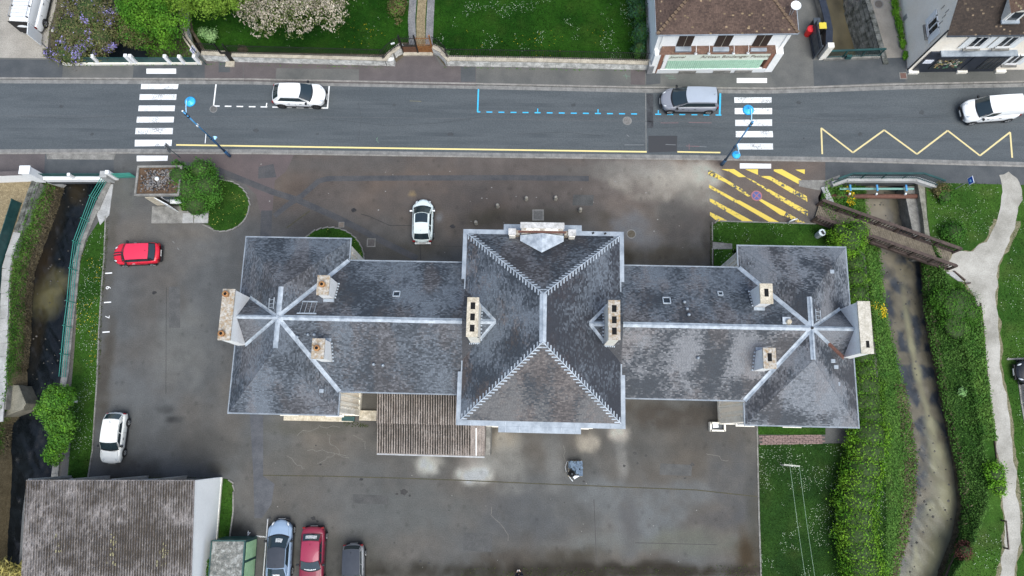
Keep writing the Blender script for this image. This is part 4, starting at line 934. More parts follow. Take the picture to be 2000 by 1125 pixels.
# roof ladders lying on the slopes
def ladder(u, v, w, l, nr, along_v=True, name='roof_ladder', parent=hall, z=None, tilt=None):
    zz_ = onroof(u,v) if z is None else z; sg = 1 if v > 0 else -1
    R = Matrix.Rotation(-sg*math.atan(sl_w),4,'X') if tilt is None else tilt
    mb = MB()
    for a in (-1,1): mb.box((a*w/2,0,.02),(.05,l,.05))
    for k in range(nr): mb.box((0,-l/2+l*(k+.5)/nr,.02),(w,.03,.03))
    return share(name, mb.mesh(name, m_zincpale), Matrix.Translation((u,v,zz_+.06)) @ R, parent)
mb = MB()
for k in range(4): mb.box((-.45+k*.3,0,.03),(.025,1.0,.03))
mb.box((0,-.5,.03),(1.25,.09,.04)); mb.box((0,.5,.03),(1.0,.09,.04))
share('roof_rack', mb.mesh('roof_rack', m_zincpale), Matrix.Translation((-15.0,.72,onroof(-15,.72)+.05)) @ Matrix.Rotation(-math.atan(sl_w),4,'X'), hall)
tp = lambda s: Matrix.Rotation(s*math.atan(sl_p),4,'Y')
for s,u,v in ((-1,-17.4,.95),(1,17.35,.85)):
    ladder(u,v,.5,.75,3,z=ZRD-abs(abs(u)-PU)*sl_p,tilt=tp(s))
# little zinc vents
def vent(u, v, z, r=.12): MB().lathe([(r,0),(r*.9,.16),(r*1.2,.18),(r*.3,.26),(0,.27)],12,(u,v,z)).build('roof_vent', m_zincpale, hall, smooth=True)
for u,v in ((-14.9,-1.0),(-14.5,-1.0),(-15.6,-1.15),(9.1,1.65),(9.2,1.15),(9.25,.75),(9.9,-1.9),(-10.8,-2.7),(-10.2,-2.75)): vent(u,v,onroof(u,v)+.02,.09)
for u,v,z in ((-14.15,-4.45,ZE+.72),(18.9,4.0,ZE+1.05),(18.4,-1.9,8.75),(18.65,-2.25,8.55),(18.8,-3.3,8.3)): MB().box((u,v,z+.07),(.3,.26,.14)).build('roof_vent', m_zinc, hall, bevel=.04)
MB().box((15.3,.42,onroof(15.3,.42)+.1),(.5,.55,.06)).build('flashing', m_zincpale, hall); MB().lathe([(.17,0),(.16,.2),(.1,.24),(0,.25)],12,(15.4,.38,onroof(15.4,.38)+.1)).build('roof_vent', m_chim, hall, smooth=True)
# bird-worn dark leaf blocks in the gutters
for u,v in ((-.7,6.72),(.55,6.70),(3.3,6.3),(4.1,6.28)): MB().box((u,v,ZC+.07),(.16,.12,.06),.4).build('gutter_debris', m_black, hall)
# door steps at the returns of the pavilions
MB().box((-12.75,-5.75,.15),(1.3,.75,.3)).build('step', m_chim, hall, bevel=.02)
MB().box((-16.5,-6.0,.12),(5.2,.5,.24)).build('terrace', m_chim, hall, bevel=.02)
MB().box((-14.2,-6.02,.30),(.95,.34,.14)).build('cellar_light', m_dgreen, hall)
sb = MB(); sb.box((13.2,-6.25,.25),(1.05,.12,.5)); sb.box((13.2,-5.7,.25),(1.05,.12,.5)); sb.box((12.7,-5.97,.25),(.12,.66,.5)); sb.box((13.72,-5.97,.25),(.12,.66,.5)); sb.build('cellar_well', m_creamst, hall)
MB().box((13.05,-5.9,.42),(.4,.3,.06),.1).build('cellar_hatch', m_lglass, hall); MB().box((13.2,-5.97,.2),(.92,.45,.05)).build('cellar_grate', m_dkgrey, hall)
# ================================================================ CORRUGATED LEAN-TO AND SHED
def corrugated(name, L, W, waves, amp, mat):
    mb = MB(); n = waves*6
    def f(i,j): return (-W/2+W*i, -L/2+L*j, amp*math.cos(2*math.pi*waves*i))
    return mb.grid(f, n, 1).mesh(name, mat, True)
ax = thing('lean_to', 'low lean-to with mossy corrugated roof against the hall rear', 'lean-to', (-7,1,0), HA)
LW_ = Matrix.Translation((0,0,0))
# eaves line south at y about -1.0, high side under the wing eaves
x0, x1, ys, yn, zs, zn = -10.5, -3.55, -1.05, 3.15, 2.75, 3.55
slope = math.atan2(zn-zs, yn-ys); Ls = math.hypot(zn-zs, yn-ys)
for (u,v,p0,p1) in ((0,0,0,1),):
    nsh = 8; sw = (x1-x0)/nsh
    sh = corrugated('roof_sheet', Ls/2+.12, sw+.06, 5, .032, m_fibre2)
    for i in range(nsh):
        for j in range(2):
            s_ = (j+.5)/2; x = x0+sw*(i+.5); c = Vector((x, ys+(yn-ys)*s_, zs+(zn-zs)*s_+.05+.035*j*1+.004*(i%2)))
            c.y += (x+7)*math.tan(HA)
            share('roof_sheet', sh, Matrix.Translation(c) @ Matrix.Rotation(HA,4,'Z') @ Matrix.Rotation(slope,4,'X'), ax)
# moss cushions caught in the corrugation valleys
def moss_rows(parent, x0, x1, ys, yn, zs, zn, pitch, n, mat, seed, dens=1.0, skew=0.0, zoff=0.0, wf=1.0):
    "streaks of moss and dirt caught in the corrugation valleys"
    r = random.Random(seed); mb = MB(); x = x0+pitch/2; m = int((yn-ys)/.11)
    while x < x1:
        t = np.linspace(0,1,m+1); y = ys+(yn-ys)*t
        w = .075*wf*np.clip(dens*(.55*fbm(np.full(m+1,x*3.1),y*2.2,seed,3)+.65*fbm(np.full(m+1,x*.35),y*.4,seed+7,3))-.36+RNG.normal(0,.09,m+1),0,.62)
        z = zs+(zn-zs)*t+.058+zoff*t; sk = (x+7)*skew
        for k in range(m):
            if w[k] < .006 and w[k+1] < .006: continue
            a, b = max(w[k],.004), max(w[k+1],.004); j_ = r.uniform(-.006,.006)
            mb.quad((x-a+j_,y[k]+sk,z[k]),(x+a+j_,y[k]+sk,z[k]),(x+b+j_,y[k+1]+sk,z[k+1]),(x-b+j_,y[k+1]+sk,z[k+1]))
        x += pitch
    o = mb.build('moss', mat, parent); o['kind'] = 'stuff'; return o
pt = (x1-x0)/40.0
moss_rows(ax, x0+pt*0.0, x1-.3, ys, yn, zs, zn, pt, 0, m_moss, 3, 1.32, math.tan(HA), .06, 1.2)
MB().box((-7.0,1.05,1.3),(x1-x0-.3,4.0,2.6),HA).build('wall', m_conc, ax)
MB().beam((x0-.05,ys-.06+.06,zs),(x1+.6,ys-.16-.06,zs),.10,.12).build('gutter', m_steel, ax)
MB().beam((x1+.02,ys-.1,zs+.03),(x1+.02,.75,zs+.40),.07,.10).build('verge_strip', m_white, ax)
sh2 = corrugated('roof_sheet', 2.3, .62, 3, .03, m_fibre2); share('roof_sheet', sh2, Matrix.Translation((-3.2,-.05,2.98)) @ Matrix.Rotation(HA,4,'Z') @ Matrix.Rotation(slope,4,'X'), ax)
MB().box((-2.72,-.12,1.2),(.32,2.0,2.4),HA).build('side_wall', m_conc, ax)
# shed by the stream
sd_ = thing('shed', 'large shed with lichen-covered corrugated roof and white rendered gable wall beside the stream', 'shed', (-28,-8,0))
X0, X1, YN, YS, ZN_, ZS_ = -34.1, -22.55, -2.80, -14.0, 4.5, 3.2
sl2 = math.atan2(ZN_-ZS_, YN-YS); L2 = math.hypot(ZN_-ZS_, YN-YS); nsh = 13; sw = (X1-X0)/nsh; nr = 5
shm = corrugated('roof_sheet', L2/nr+.12, sw+.06, 5, .035, m_fibre)
for i in range(nsh):
    for j in range(nr):
        s_ = (j+.5)/nr; c = Vector((X0+sw*(i+.5)+.04, YS+(YN-YS)*s_, ZS_+(ZN_-ZS_)*s_+.03*j+.004*(i%2)))
        share('roof_sheet', shm, Matrix.Translation(c) @ Matrix.Rotation(sl2,4,'X'), sd_)
moss_rows(sd_, X0+.04, X1+.04, YS, YN, ZS_, ZN_+.1, sw/5, 0, M('moss_brown',(.022,.017,.012),(.06,.043,.026),scale=7,fine=.3), 9, 1.2, 0.0, .14, 1.1)
wl = MB(); wl.quad((X1,YN+.02,0),(X1,YS,0),(X1,YS,ZS_-.06),(X1,YN+.02,ZN_-.02)); wl.quad((X1-.25,YN+.02,0),(X1-.25,YS,0),(X1-.25,YS,ZS_-.06),(X1-.25,YN+.02,ZN_-.02)); wl.quad((X1,YN+.02,0),(X1-.25,YN+.02,0),(X1-.25,YN+.02,ZN_-.02),(X1,YN+.02,ZN_-.02)); wl.quad((X1,YN+.02,ZN_-.02),(X1-.25,YN+.02,ZN_-.02),(X1-.25,YS,ZS_-.06),(X1,YS,ZS_-.06))
wl.build('gable_wall', M('gable_render',(.88,.90,.90),(.82,.84,.84),scale=.5,fine=.03), sd_)
MB().box((X1+.02,(YN+YS)/2,.12),(.05,YN-YS,.24)).build('plinth', m_creamst, sd_)
for i in range(4):
    xa = X0+i*(X1-X0)/4; xb = X0+(i+1)*(X1-X0)/4
    MB().box(((xa+xb)/2,YN-.15,2.2),(xb-xa-.3,.12,4.3)).build('wall_panel', m_conc if i%2 else m_concpale, sd_)
    MB().box((xa+.1,YN-.03,2.2),(.28,.3,4.4)).build('pier', m_concpale, sd_)
MB().box((X0+.2,(YN+YS)/2,.6),(.3,YN-YS,7.5 if False else 5.2)).build('wall', m_conc, sd_)
yl_ = M('lichen_yellow',(.36,.33,.17),(.45,.42,.26),scale=8)
mb = MB()
for i in range(70):
    u, v = random.choice([(118,1070),(222,1085),(315,1095),(325,1080),(225,1060)]); p = g(u+random.gauss(0,4), v+random.gauss(0,10), 3.9)
    zz_ = ZS_+(ZN_-ZS_)*(p.y-YS)/(YN-YS)+.16
    mb.box((p.x,p.y,zz_),(.06,random.uniform(.06,.22),.02))
o = mb.build('lichen', yl_, sd_); o['kind'] = 'stuff'
# green container
ct = thing('storage_cabin', 'small green-sided cabin with flat lichen-speckled roof beside the white shed wall', 'cabin', (-20.8,-9.5,0))
cx0, cx1, cyn, cys, ch = -21.95, -19.62, -6.95, -12.4, 2.3
MB().box(((cx0+cx1)/2,(cyn+cys)/2,ch/2),(cx1-cx0,cyn-cys,ch)).build('body', m_dgreen, ct)
gp_ = M('cabin_green',(.30,.50,.28),(.38,.58,.34),scale=2,fine=.06)
for k in range(4): MB().box((cx1+.015,cyn-.75-k*1.35,1.15),(.03,1.18,1.9)).build('side_panel', gp_, ct, bevel=.01)
MB().box(((cx0+cx1)/2,(cyn+cys)/2,ch+.05),(cx1-cx0+.06,cyn-cys+.1,.1)).build('roof', M('cabin_roof',(.11,.12,.115),(.36,.37,.35),c3=(.2,.2,.18),scale=3.5,fine=.25,fscale=14), ct)
for p,q in (((cx0,cyn),(cx1,cyn)),((cx1,cyn),(cx1,cys)),((cx0,cyn),(cx0,cys))): MB().beam((*p,ch+.1),(*q,ch+.1),.09,.09).build('roof_edge', m_dgreen, ct)
# ================================================================ BAKERY
def gy(u, v, Y):   # survey point on a wall plane y = Y
    a = g(u,v,0); k = Y/a.y; return Vector((a.x*k, Y, HGT*(1-k)))
def gx(u, v, X):
    a = g(u,v,0); k = X/a.x; return Vector((X, a.y*k, HGT*(1-k)))
def tilecol(dark=(.065,.042,.033), light=(.15,.098,.075), lich=(.34,.27,.16), seed=0, lk=.08):
    d, l, li = map(np.array,(dark,light,lich))
    def f(C):
        n = len(C); r = RNG.random(n); t = np.clip(fbm(C[:,0]*.9,C[:,1]*.9,seed)*.9+(r-.5)*.7,0,1)[:,None]
        c = d*(1-t)+l*t; k = (RNG.random(n) < lk)[:,None]; return np.where(k, li*(.6+.7*RNG.random(n))[:,None], c)
    return f
bk = thing('bakery', 'white rendered bakery with brown hipped tile roof and green striped blind', 'bakery', (15.2,33,0))
BX0, BX1, BY, BZ = 10.2, 20.28, 30.05, 5.45
MB().box(((BX0+BX1)/2,BY+4.2,BZ/2),(BX1-BX0,8.4,BZ)).build('wall', m_render, bk)
ex0, ex1, ey0, ey1 = BX0-.28, BX1+.22, BY-.32, BY+8.7; rz_, hh = 8.05, (ey1-ey0)/2
bf = [[(ex0,ey0,BZ),(ex1,ey0,BZ),(ex1-hh,ey0+hh,rz_),(ex0+hh,ey0+hh,rz_)],[(ex0,ey0,BZ),(ex0+hh,ey0+hh,rz_),(ex0,ey1,BZ)],[(ex1,ey0,BZ),(ex1,ey1,BZ),(ex1-hh,ey0+hh,rz_)],[(ex0,ey1,BZ),(ex0+hh,ey0+hh,rz_),(ex1-hh,ey0+hh,rz_),(ex1,ey1,BZ)]]
rb = MB(); [rb.quad(*f) for f in bf]; rb = rb.build('roof', m_under, bk)
covering('tiles', bf, .17, .115, tilecol(seed=5,lk=.022,lich=(.30,.22,.13)), m_tile, rb, lift=.03)
mb = MB()
for x in (ex0,ex1):
    s = 1 if x == ex0 else -1
    for k in range(22): p = Vector((x,ey0,BZ)).lerp(Vector((x+s*hh,ey0+hh,rz_)),(k+.5)/22); MB().box((p.x,p.y,p.z+.07),(.27,.22,.06),math.pi/4*s).build('hip_tile', M('hip_tile',(.13,.085,.055),(.21,.145,.09),scale=9,fine=.2), rb)
for a,b in (((ex0,ey0),(ex1,ey0)),((ex0,ey0),(ex0,ey1)),((ex1,ey0),(ex1,ey1))): MB().beam((*a,BZ-.03),(*b,BZ-.03),.13,.11).build('gutter', m_zinc, bk)
# dark shuttered windows with zinc ledges
for u in (1334,1407.5,1481):
    c = gy(u,91,BY)+Vector((0,0,.1)); w = MB().box((c.x,BY-.03,c.z+.9),(1.15,.06,1.75)).build('window', m_shutter, bk)
    MB().box((c.x,BY-.07,c.z+.9),(.03,.03,1.78)).build('shutter_joint', m_coping, w)
    MB().box((c.x,BY-.2,c.z-.12),(1.25,.42,.24)).build('ledge', m_zinc, w, bevel=.02)
# tiled pent roof over the shop front
pc = [(BX0+.55,BY,3.3),(BX1-.75,BY,3.3),(BX1-.55,BY-.52,2.92),(BX0+.35,BY-.52,2.92)]
pr = MB().quad(*pc).build('pent_roof', m_under, bk); covering('tiles', [pc], .16, .10, tilecol((.13,.075,.052),(.21,.12,.085),(.24,.15,.10),seed=9), m_tile, pr, lift=.02)
sg = MB().box(((BX0+BX1)/2-.1,BY-.40,2.38),(BX1-BX0-1.3,.12,.95)).build('sign_board', M('sign_cream',(.66,.72,.60),(.74,.78,.68),scale=3,fine=.03), bk)
RX = Matrix.Rotation(math.pi/2,4,'X')
c = gy(1323,112,BY-.47); text('lettering','Journal',.42,m_text, Matrix.Translation((c.x,BY-.475,2.45)) @ RX, sg, .006, .25)
c = gy(1438,112,BY-.47); text('lettering','Artisan Boulanger Patissier',.52,m_text, Matrix.Translation((c.x,BY-.475,2.45)) @ RX, sg, .006, .12)
a, b = gy(1304,120,BY-.45), gy(1490,120,BY-.45); n = 46
bl = MB().box(((a.x+b.x)/2,BY-.42,1.25),(b.x-a.x,.05,1.3)).build('blind', m_awning2, bk)
st = MB().box((0,0,0),((b.x-a.x)/n*.5,.03,1.28)).mesh('blind_stripe', m_awning)
for k in range(n): share('blind_stripe', st, Matrix.Translation((a.x+(b.x-a.x)*(k+.5)/n,BY-.455-.008*(k%3),1.25)), bl)
MB().box(((a.x+b.x)/2,BY-.44,.3),(b.x-a.x+1.2,.16,.6)).build('shop_plinth', m_lglass, bk)
for x in (.25,.62,.85): MB().box((a.x+(b.x-a.x)*x,BY-.54,.22),(1.4,.06,.34)).build('plinth_panel', m_conc, bk)
for u,mm,w in ((1281,m_render,.5),(1290,m_brick,.3),(1299,m_render,.3),(1501,m_brick,.35),(1512,m_render,.65)):
    c = gy(u,120,BY-.45); MB().box((c.x,BY-.25,1.42),(w,.5,2.84)).build('pier', mm, bk)
MB().box((a.x-.12,BY-.44,1.25),(.2,.06,1.3)).build('blind_gap', m_black, bk)
for u in (1357,1382.5,1430,1458):
    c = gy(u,100,BY-.3); l = MB().tube([(c.x,BY,3.5),(c.x,BY-.35,3.55),(c.x,BY-.62,3.4)],.022,6).build('wall_lamp', m_white, bk)
    MB().lathe([(.05,.12),(.13,0),(.11,-.05)],10,(c.x,BY-.64,3.27)).build('lamp_shade', m_lglass, l, smooth=True)
c = gy(1532,96,BY); MB().box((BX1+.08,BY+.5,3.7),(.22,.6,.5)).build('wall_unit', m_steel, bk); MB().tube([(BX1-.3,BY-.04,0),(BX1-.3,BY-.04,BZ)],.05,8).build('downpipe', m_render, bk)
MB().tube([(BX0+.35,BY-.06,0),(BX0+.35,BY-.06,BZ-.1)],.045,8).build('downpipe', m_render, bk)
ds = thing('satellite_dish', 'white satellite dish on a frame at the bakery roof edge', 'satellite dish', g(1554,14,6.3))
c = g(1554,12,6.8); MB().lathe([(0,0),(.2,.03),(.38,.10)],20,c).build('dish', m_lglass, ds, smooth=True); MB().tube([c,c+Vector((0,-.1,-.95))],.03,6).build('mast', m_steel, ds); MB().tube([c+Vector((-.25,0,0)),c+Vector((-.2,-.2,-.8))],.02,6).build('strut', m_steel, ds)
# ================================================================ SHOP ON THE CORNER
sh = thing('corner_shop', 'cream rendered house with steep brown tile roof and dark shop front', 'house', (38,33,0))
SX0, SX1, SY, SY1, SZ, SR = 31.42, 46.0, 29.55, 38.0, 6.0, 10.2
MB().box(((SX0+SX1)/2,(SY+SY1)/2,SZ/2),(SX1-SX0,SY1-SY,SZ)).build('wall', m_cream, sh)
ym = (SY+SY1)/2
MB().add([(SX0,SY,SZ),(SX0,SY1,SZ),(SX0,ym,SR-.1),(SX0+.3,SY,SZ),(SX0+.3,SY1,SZ),(SX0+.3,ym,SR-.1)],[(0,2,1),(3,4,5),(0,3,5,2),(2,5,4,1)]).build('gable', m_cream, sh)
sf = [[(SX0-.12,SY-.3,SZ-.28),(SX1,SY-.3,SZ-.28),(SX1,ym,SR),(SX0-.12,ym,SR)],[(SX0-.12,SY1+.3,SZ-.28),(SX0-.12,ym,SR),(SX1,ym,SR),(SX1,SY1+.3,SZ-.28)]]
rs = MB(); [rs.quad(*f) for f in sf]; rs = rs.build('roof', m_under, sh); covering('tiles', sf, .17, .115, tilecol((.03,.022,.018),(.07,.05,.038),(.20,.15,.10),seed=15,lk=.03), m_tile, rs, lift=.03)
MB().beam((SX0-.12,SY-.34,SZ-.3),(SX1,SY-.34,SZ-.3),.12,.1).build('gutter', m_dkgrey, sh)
MB().tube([(SX0-.03,SY+.08,0),(SX0-.03,SY+.08,SZ-.2)],.05,8).build('downpipe', m_black, sh)
# dormer
dc = gy(1945,40,SY+1.2); du0, dz0 = dc.x, 6.9
dm = MB().box((du0,SY+1.1,dz0+.35),(1.15,1.6,1.3)).build('dormer', m_creamst, sh)
MB().box((du0,SY+.28,dz0+.35),(.7,.05,.9)).build('pane', m_glass, dm)
for s in (-1,1): MB().box((du0+s*.42,SY+.27,dz0+.35),(.1,.07,1.0)).build('frame', m_white, dm)
MB().box((du0,SY+.2,dz0-.25),(1.3,.3,.12)).build('ledge', m_zinc, dm)
dr = [[(du0+s*.72,SY+.1,dz0+.95),(du0,SY+.1,dz0+1.55),(du0,SY+2.6,dz0+1.55),(du0+s*.72,SY+2.0,dz0+.95)] for s in (-1,1)]
rr = MB(); [rr.quad(*f) for f in dr]; rr = rr.build('dormer_roof', m_under, dm)
covering('tiles', dr, .17,.11, tilecol((.14,.085,.06),(.24,.16,.11),seed=16), m_tile, dm, lift=.03)
c = gy(1997,45,SY+.9); rw = MB().box((c.x+.35,SY+1.0,7.05),(.9,1.0,.08),M=Matrix.Rotation(math.radians(44),3,'X')).build('roof_window', m_glass, sh); MB().box((c.x+.35,SY+.5,6.62),(1.1,.3,.2)).build('frame', m_conc, rw)
def shop_window(c, w, h, n, ang, wide=.45):
    B = Matrix.Translation(c) @ Matrix.Rotation(ang,4,'Z')
    o = share('window', MB().box((0,0,0),(w,.06,h)).mesh('window', m_glass), B, sh)
    f = MB()
    for x in (-w/2,0,w/2): f.box((x,-.03,0),(.08,.08,h+.08))
    for z in (-h/2,h/2): f.box((0,-.03,z),(w+.1,.08,.08))
    share('frame', f.mesh('frame', m_white), Matrix.Identity(4), o)
    for s in (-1,1): share('shutter', MB().box((s*(w/2+wide/2+.08),-.05,0),(wide,.05,h+.1)).mesh('shutter', m_lglass), Matrix.Identity(4), o)
    share('sill', MB().box((0,-.12,-h/2-.1),(w+.3,.3,.12)).mesh('sill', m_conc), Matrix.Identity(4), o)
    r = MB()
    for k in range(3): r.box((0,-.16,-h/2+.08+k*.12),(w,.03,.03))
    share('window_rail', r.mesh('window_rail', m_white), Matrix.Identity(4), o)
for u,v in ((1897,92),(1958,88)): c = gy(u,v,SY); shop_window(Vector((c.x,SY-.02,4.35)),1.0,1.5,0,0)
c = gy(1978,118,SY); shop_window(Vector((c.x,SY-.02,1.7)),.9,1.3,0,0,.4)
c = gx(1823,52,SX0); shop_window(Vector((SX0-.02,c.y,c.z)),1.0,1.4,0,-math.pi/2)
for u,v in ((1769,34),): c = gx(u,v,SX0); MB().box((SX0-.03,c.y,c.z),(.05,.35,.5)).build('wall_plate', m_steel, sh)
for u,v in ((1842,14),(1850,22),(1844,32),(1838,44),(1818,78)): c = gx(u,v,SX0); MB().box((SX0-.01,c.y,c.z),(.03,.05,.5),M=Matrix.Rotation(.0,3,'X')).build('wall_slot', m_conc, sh)
a, b = gy(1800,128,SY-.12), gy(1950,124,SY-.12); sf_ = MB().box(((a.x+b.x)/2,SY-.06,1.5),(b.x-a.x+.6,.16,3.0)).build('shop_front', m_navy, sh)
MB().box(((a.x+b.x)/2+.35,SY-.25,3.05),(b.x-a.x-.1,.5,.1)).build('canopy', m_zinc, sf_)
for u,w,mm in ((1808,.7,m_signwhite),(1850,2.2,m_glass),(1900,1.0,m_navy),(1935,1.5,m_glass)):
    c = gy(u,125,SY-.16); h = 1.7 if w > 1.2 else (.5 if w < .9 else 2.1); p = MB().box((c.x,SY-.155,1.35 if w > .9 else 1.7),(w,.05,h)).build('shop_window' if mm is m_glass else ('notice' if mm is m_signwhite else 'door'), mm, sf_)
    if u == 1850:
        dm_ = [M('display_a',(.45,.36,.14)),M('display_b',(.5,.48,.4)),M('display_c',(.08,.2,.12)),M('display_d',(.3,.2,.12))]
        for k in range(60):
            MB().box((c.x+random.uniform(-1,1),SY-.19,.7+random.random()*1.3),(random.uniform(.08,.25),.02,random.uniform(.06,.2))).build('display_item', dm_[k%4], p)
    if u == 1935:
        for k in range(4): MB().box((c.x-.6+k*.4,SY-.19,1.35),(.06,.02,1.65)).build('glazing_bar', m_dkgrey, p)
for u in (1788,1882,1957): c = gy(u,132,SY); MB().box((c.x,SY-.18,.12),(.8,.3,.24)).build('threshold', m_creamst, sh)
# ================================================================ KIOSK WITH FLAT GRAVEL ROOF
kk = thing('service_kiosk', 'small flat-roofed kiosk with gravel roof and white globe vent beside the evergreen', 'kiosk', (-28.2,19.5,0))
KX0,KX1,KY0,KY1,KZ = -29.95,-26.6,18.32,20.62,2.55
MB().box(((KX0+KX1)/2,(KY0+KY1)/2+.15,KZ/2),(KX1-KX0-.5,KY1-KY0-.5,KZ)).build('wall', m_concpale, kk)
MB().box(((KX0+KX1)/2,(KY0+KY1)/2,KZ+.02),(KX1-KX0-.1,KY1-KY0-.1,.14)).build('roof_slab', M('roof_soil',(.07,.04,.022),(.13,.08,.045),scale=4,fine=.3,fscale=20), kk)
for (x,y,dx,dy) in (((KX0+KX1)/2,KY0,KX1-KX0+.14,.16),((KX0+KX1)/2,KY1,KX1-KX0+.14,.16),(KX0,(KY0+KY1)/2,.16,KY1-KY0-.17),(KX1,(KY0+KY1)/2,.16,KY1-KY0-.17)):
    MB().box((x,y,KZ+.05),(dx,dy,.30)).build('parapet', m_conc, kk, bevel=.015)
mb = [MB(),MB(),MB()]
for i in range(520):
    x, y = random.gauss((KX0+KX1)/2-.1,.75), random.gauss((KY0+KY1)/2+.1,.5)
    if KX0+.3 < x < KX1-.2 and KY0+.3 < y < KY1-.2: mb[i%3].box((x,y,KZ+.10+random.random()*.02),(random.uniform(.05,.14),random.uniform(.05,.12),.05),random.random()*3)
for m_,q in zip(mb,((.24,.22,.20),(.025,.025,.025),(.13,.127,.13))): o = m_.build('roof_gravel', M('gravel_%d'%int(q[0]*100),q,fine=.15), kk); o['kind'] = 'stuff'
c = g(305,348,KZ+.35); MB().lathe([(0,.0),(.15,.02),(.17,.12),(.12,.22),(0,.25)],16,(c.x,c.y,KZ+.12)).build('globe_vent', m_lglass, kk, smooth=True)
a = g(277,392,1.6); MB().box((KX0+.75,KY0+.08,1.0),(.8,.1,1.9)).build('door_opening', m_chim, kk)
MB().beam((KX0+1.1,KY0+.02,1.0),(KX0+2.2,KY0-.55,1.0),.06,1.95).build('door_leaf', m_lglass, kk)
MB().box((KX1-1.05,KY0+.12,1.15),(1.5,.06,1.3)).build('counter_panel', m_signwhite, kk); MB().box((KX1-1.0,KY0+.02,.95),(.95,.3,.08)).build('counter_shelf', m_lglass, kk); MB().box((KX1-1.0,KY0+.07,1.75),(1.2,.1,.5)).build('hatch', m_dkgrey, kk)
pf = thing('concrete_platform', 'low grey concrete platform in front of the kiosk', 'platform', g(325,420))
MB().prism(gp([(299,404),(355,404),(357,413),(409,413),(407,437),(297,437)]), -.01, .14).build('platform', m_conc, pf)
for q in ([(357,416),(377,416),(377,435),(356,435)],[(380,416),(407,416),(406,435),(379,435)]): MB().prism(gp(q,.2), .14, .2).build('slab', m_concpale, pf, bevel=.01)
# ================================================================ WALLS, RAILINGS, BRIDGES
def bars(parent, name, pts, step, h, w, mat, z0, tilt=0):
    me = MB().box((0,0,h/2),(w,w,h)).mesh(name, mat)
    for p,d in along(pts, step): share(name, me, Matrix.Translation((p.x,p.y,z0)), parent)
def wall_run(parent, px, h, th, zt_cap=.1, course=2, blk=.9, mat=m_stone, cap=m_coping, coping_w=None):
    P = gp(px); P = offs(P, th/2); core = MB()
    for a,b in zip(P,P[1:]): d = (b-a).normalized()*.02; core.beam(a-d+Vector((0,0,h/2-.05)), b+d+Vector((0,0,h/2-.05)), th-.06, h-.1)
    core.build('core', m_conc, parent)
    ch = (h-zt_cap)/course
    for c in range(course):
        me = MB().box((0,0,0),(blk-.02,th,ch-.02)).mesh('stone_block', mat)
        for i,(p,d) in enumerate(along(P, blk)):
            q = p+d*(blk/2 + (blk/2 if c%2 else 0)*.0)
            share('stone_block', me, Matrix.Translation((q.x,q.y,ch*(c+.5)+random.uniform(-.003,.003))) @ Matrix.Rotation(math.atan2(d.y,d.x),4,'Z'), parent)
    me = MB().box((0,0,0),(1.0-.012,coping_w or th+.04,zt_cap)).mesh('coping_stone', cap)
    for p,d in along(P, 1.0): q = p+d*.5; share('coping_stone', me, Matrix.Translation((q.x,q.y,h-zt_cap/2+.01+random.uniform(-.004,.004))) @ Matrix.Rotation(math.atan2(d.y,d.x),4,'Z'), parent)
    return P
def iron_rail(parent, P, z0, h, step=.15, w=.034):
    R = [Vector((p.x,p.y,0)) for p in P]
    for z in (z0+.12, z0+h-.18):
        for a,b in zip(R,R[1:]): MB().beam(a+Vector((0,0,z)), b+Vector((0,0,z)), .03, .035).build('rail', m_black, parent)
    me = MB().add([(-w/2,-w/2,0),(w/2,-w/2,0),(w/2,w/2,0),(-w/2,w/2,0),(-w/2,-w/2,h-.1),(w/2,-w/2,h-.1),(w/2,w/2,h-.1),(-w/2,w/2,h-.1),(0,0,h)],[(0,1,5,4),(1,2,6,5),(2,3,7,6),(3,0,4,7),(4,5,8),(5,6,8),(6,7,8),(7,4,8)]).mesh('bar', m_black)
    for p,d in along(R, step): share('bar', me, Matrix.Translation((p.x,p.y,z0)), parent)
    st = MB().tube([(0,0,0),(0,0,.05),(0,0,.09)],[.05,.03,.03],6).mesh('bar_socket', m_black)
gwl = thing('garden_wall', 'low pale stone garden wall with black spiked railing left of the rusty gate', 'garden wall', g(600,122))
P1 = wall_run(gwl, [(460,121),(610,125),(755,129)], .92,.36); iron_rail(gwl, offs(P1,.08), .92, 1.35)
P2 = wall_run(gwl, [(757,130),(768,118),(778,110),(788,105)], .92,.36, blk=.35); iron_rail(gwl, offs(P2,.08), .92, 1.35)
gwr = thing('garden_wall', 'low mossy stone garden wall with black spiked railing between gate and bakery', 'garden wall', g(1060,132))
P2 = wall_run(gwr, [(846,105),(856,110),(866,120),(872,129)], .95,.4, blk=.35); iron_rail(gwr, offs(P2,.1), .95, 1.35)
P1 = wall_run(gwr, [(874,129),(1060,132),(1262,137)], .95,.4); iron_rail(gwr, offs(P1,.1), .95, 1.35)
MB().box((*g(1268,140).xy,.65),(.45,.45,1.3)).build('end_pier', m_steel, gwr, bevel=.03)
gws = thing('garden_wall', 'short pale stone wall at the corner by the stream with small iron gate', 'garden wall', g(420,122))
P1 = wall_run(gws, [(403,119),(441,121)], 1.05,.42, blk=.5); iron_rail(gws, offs(P1,.1), 1.05, 1.35)
P1 = wall_run(gws, [(401,117),(378,85),(371,60),(369,20),(366,-60)], 1.05,.38, blk=.5); iron_rail(gws, P1, 1.05, 1.2, step=.28)
sg_ = thing('small_gate', 'small black iron gate in the stone garden wall', 'gate', g(450,121))
a, b = g(442,120), g(459,121)
MB().box(((a.x+b.x)/2,(a.y+b.y)/2+.1,.7),((b-a).length,.04,1.3)).build('gate_plate', m_black, sg_); bars(sg_,'gate_bar',[a+Vector((0,.1,0)),b+Vector((0,.1,0))],.13,2.3,.025,m_black,0)
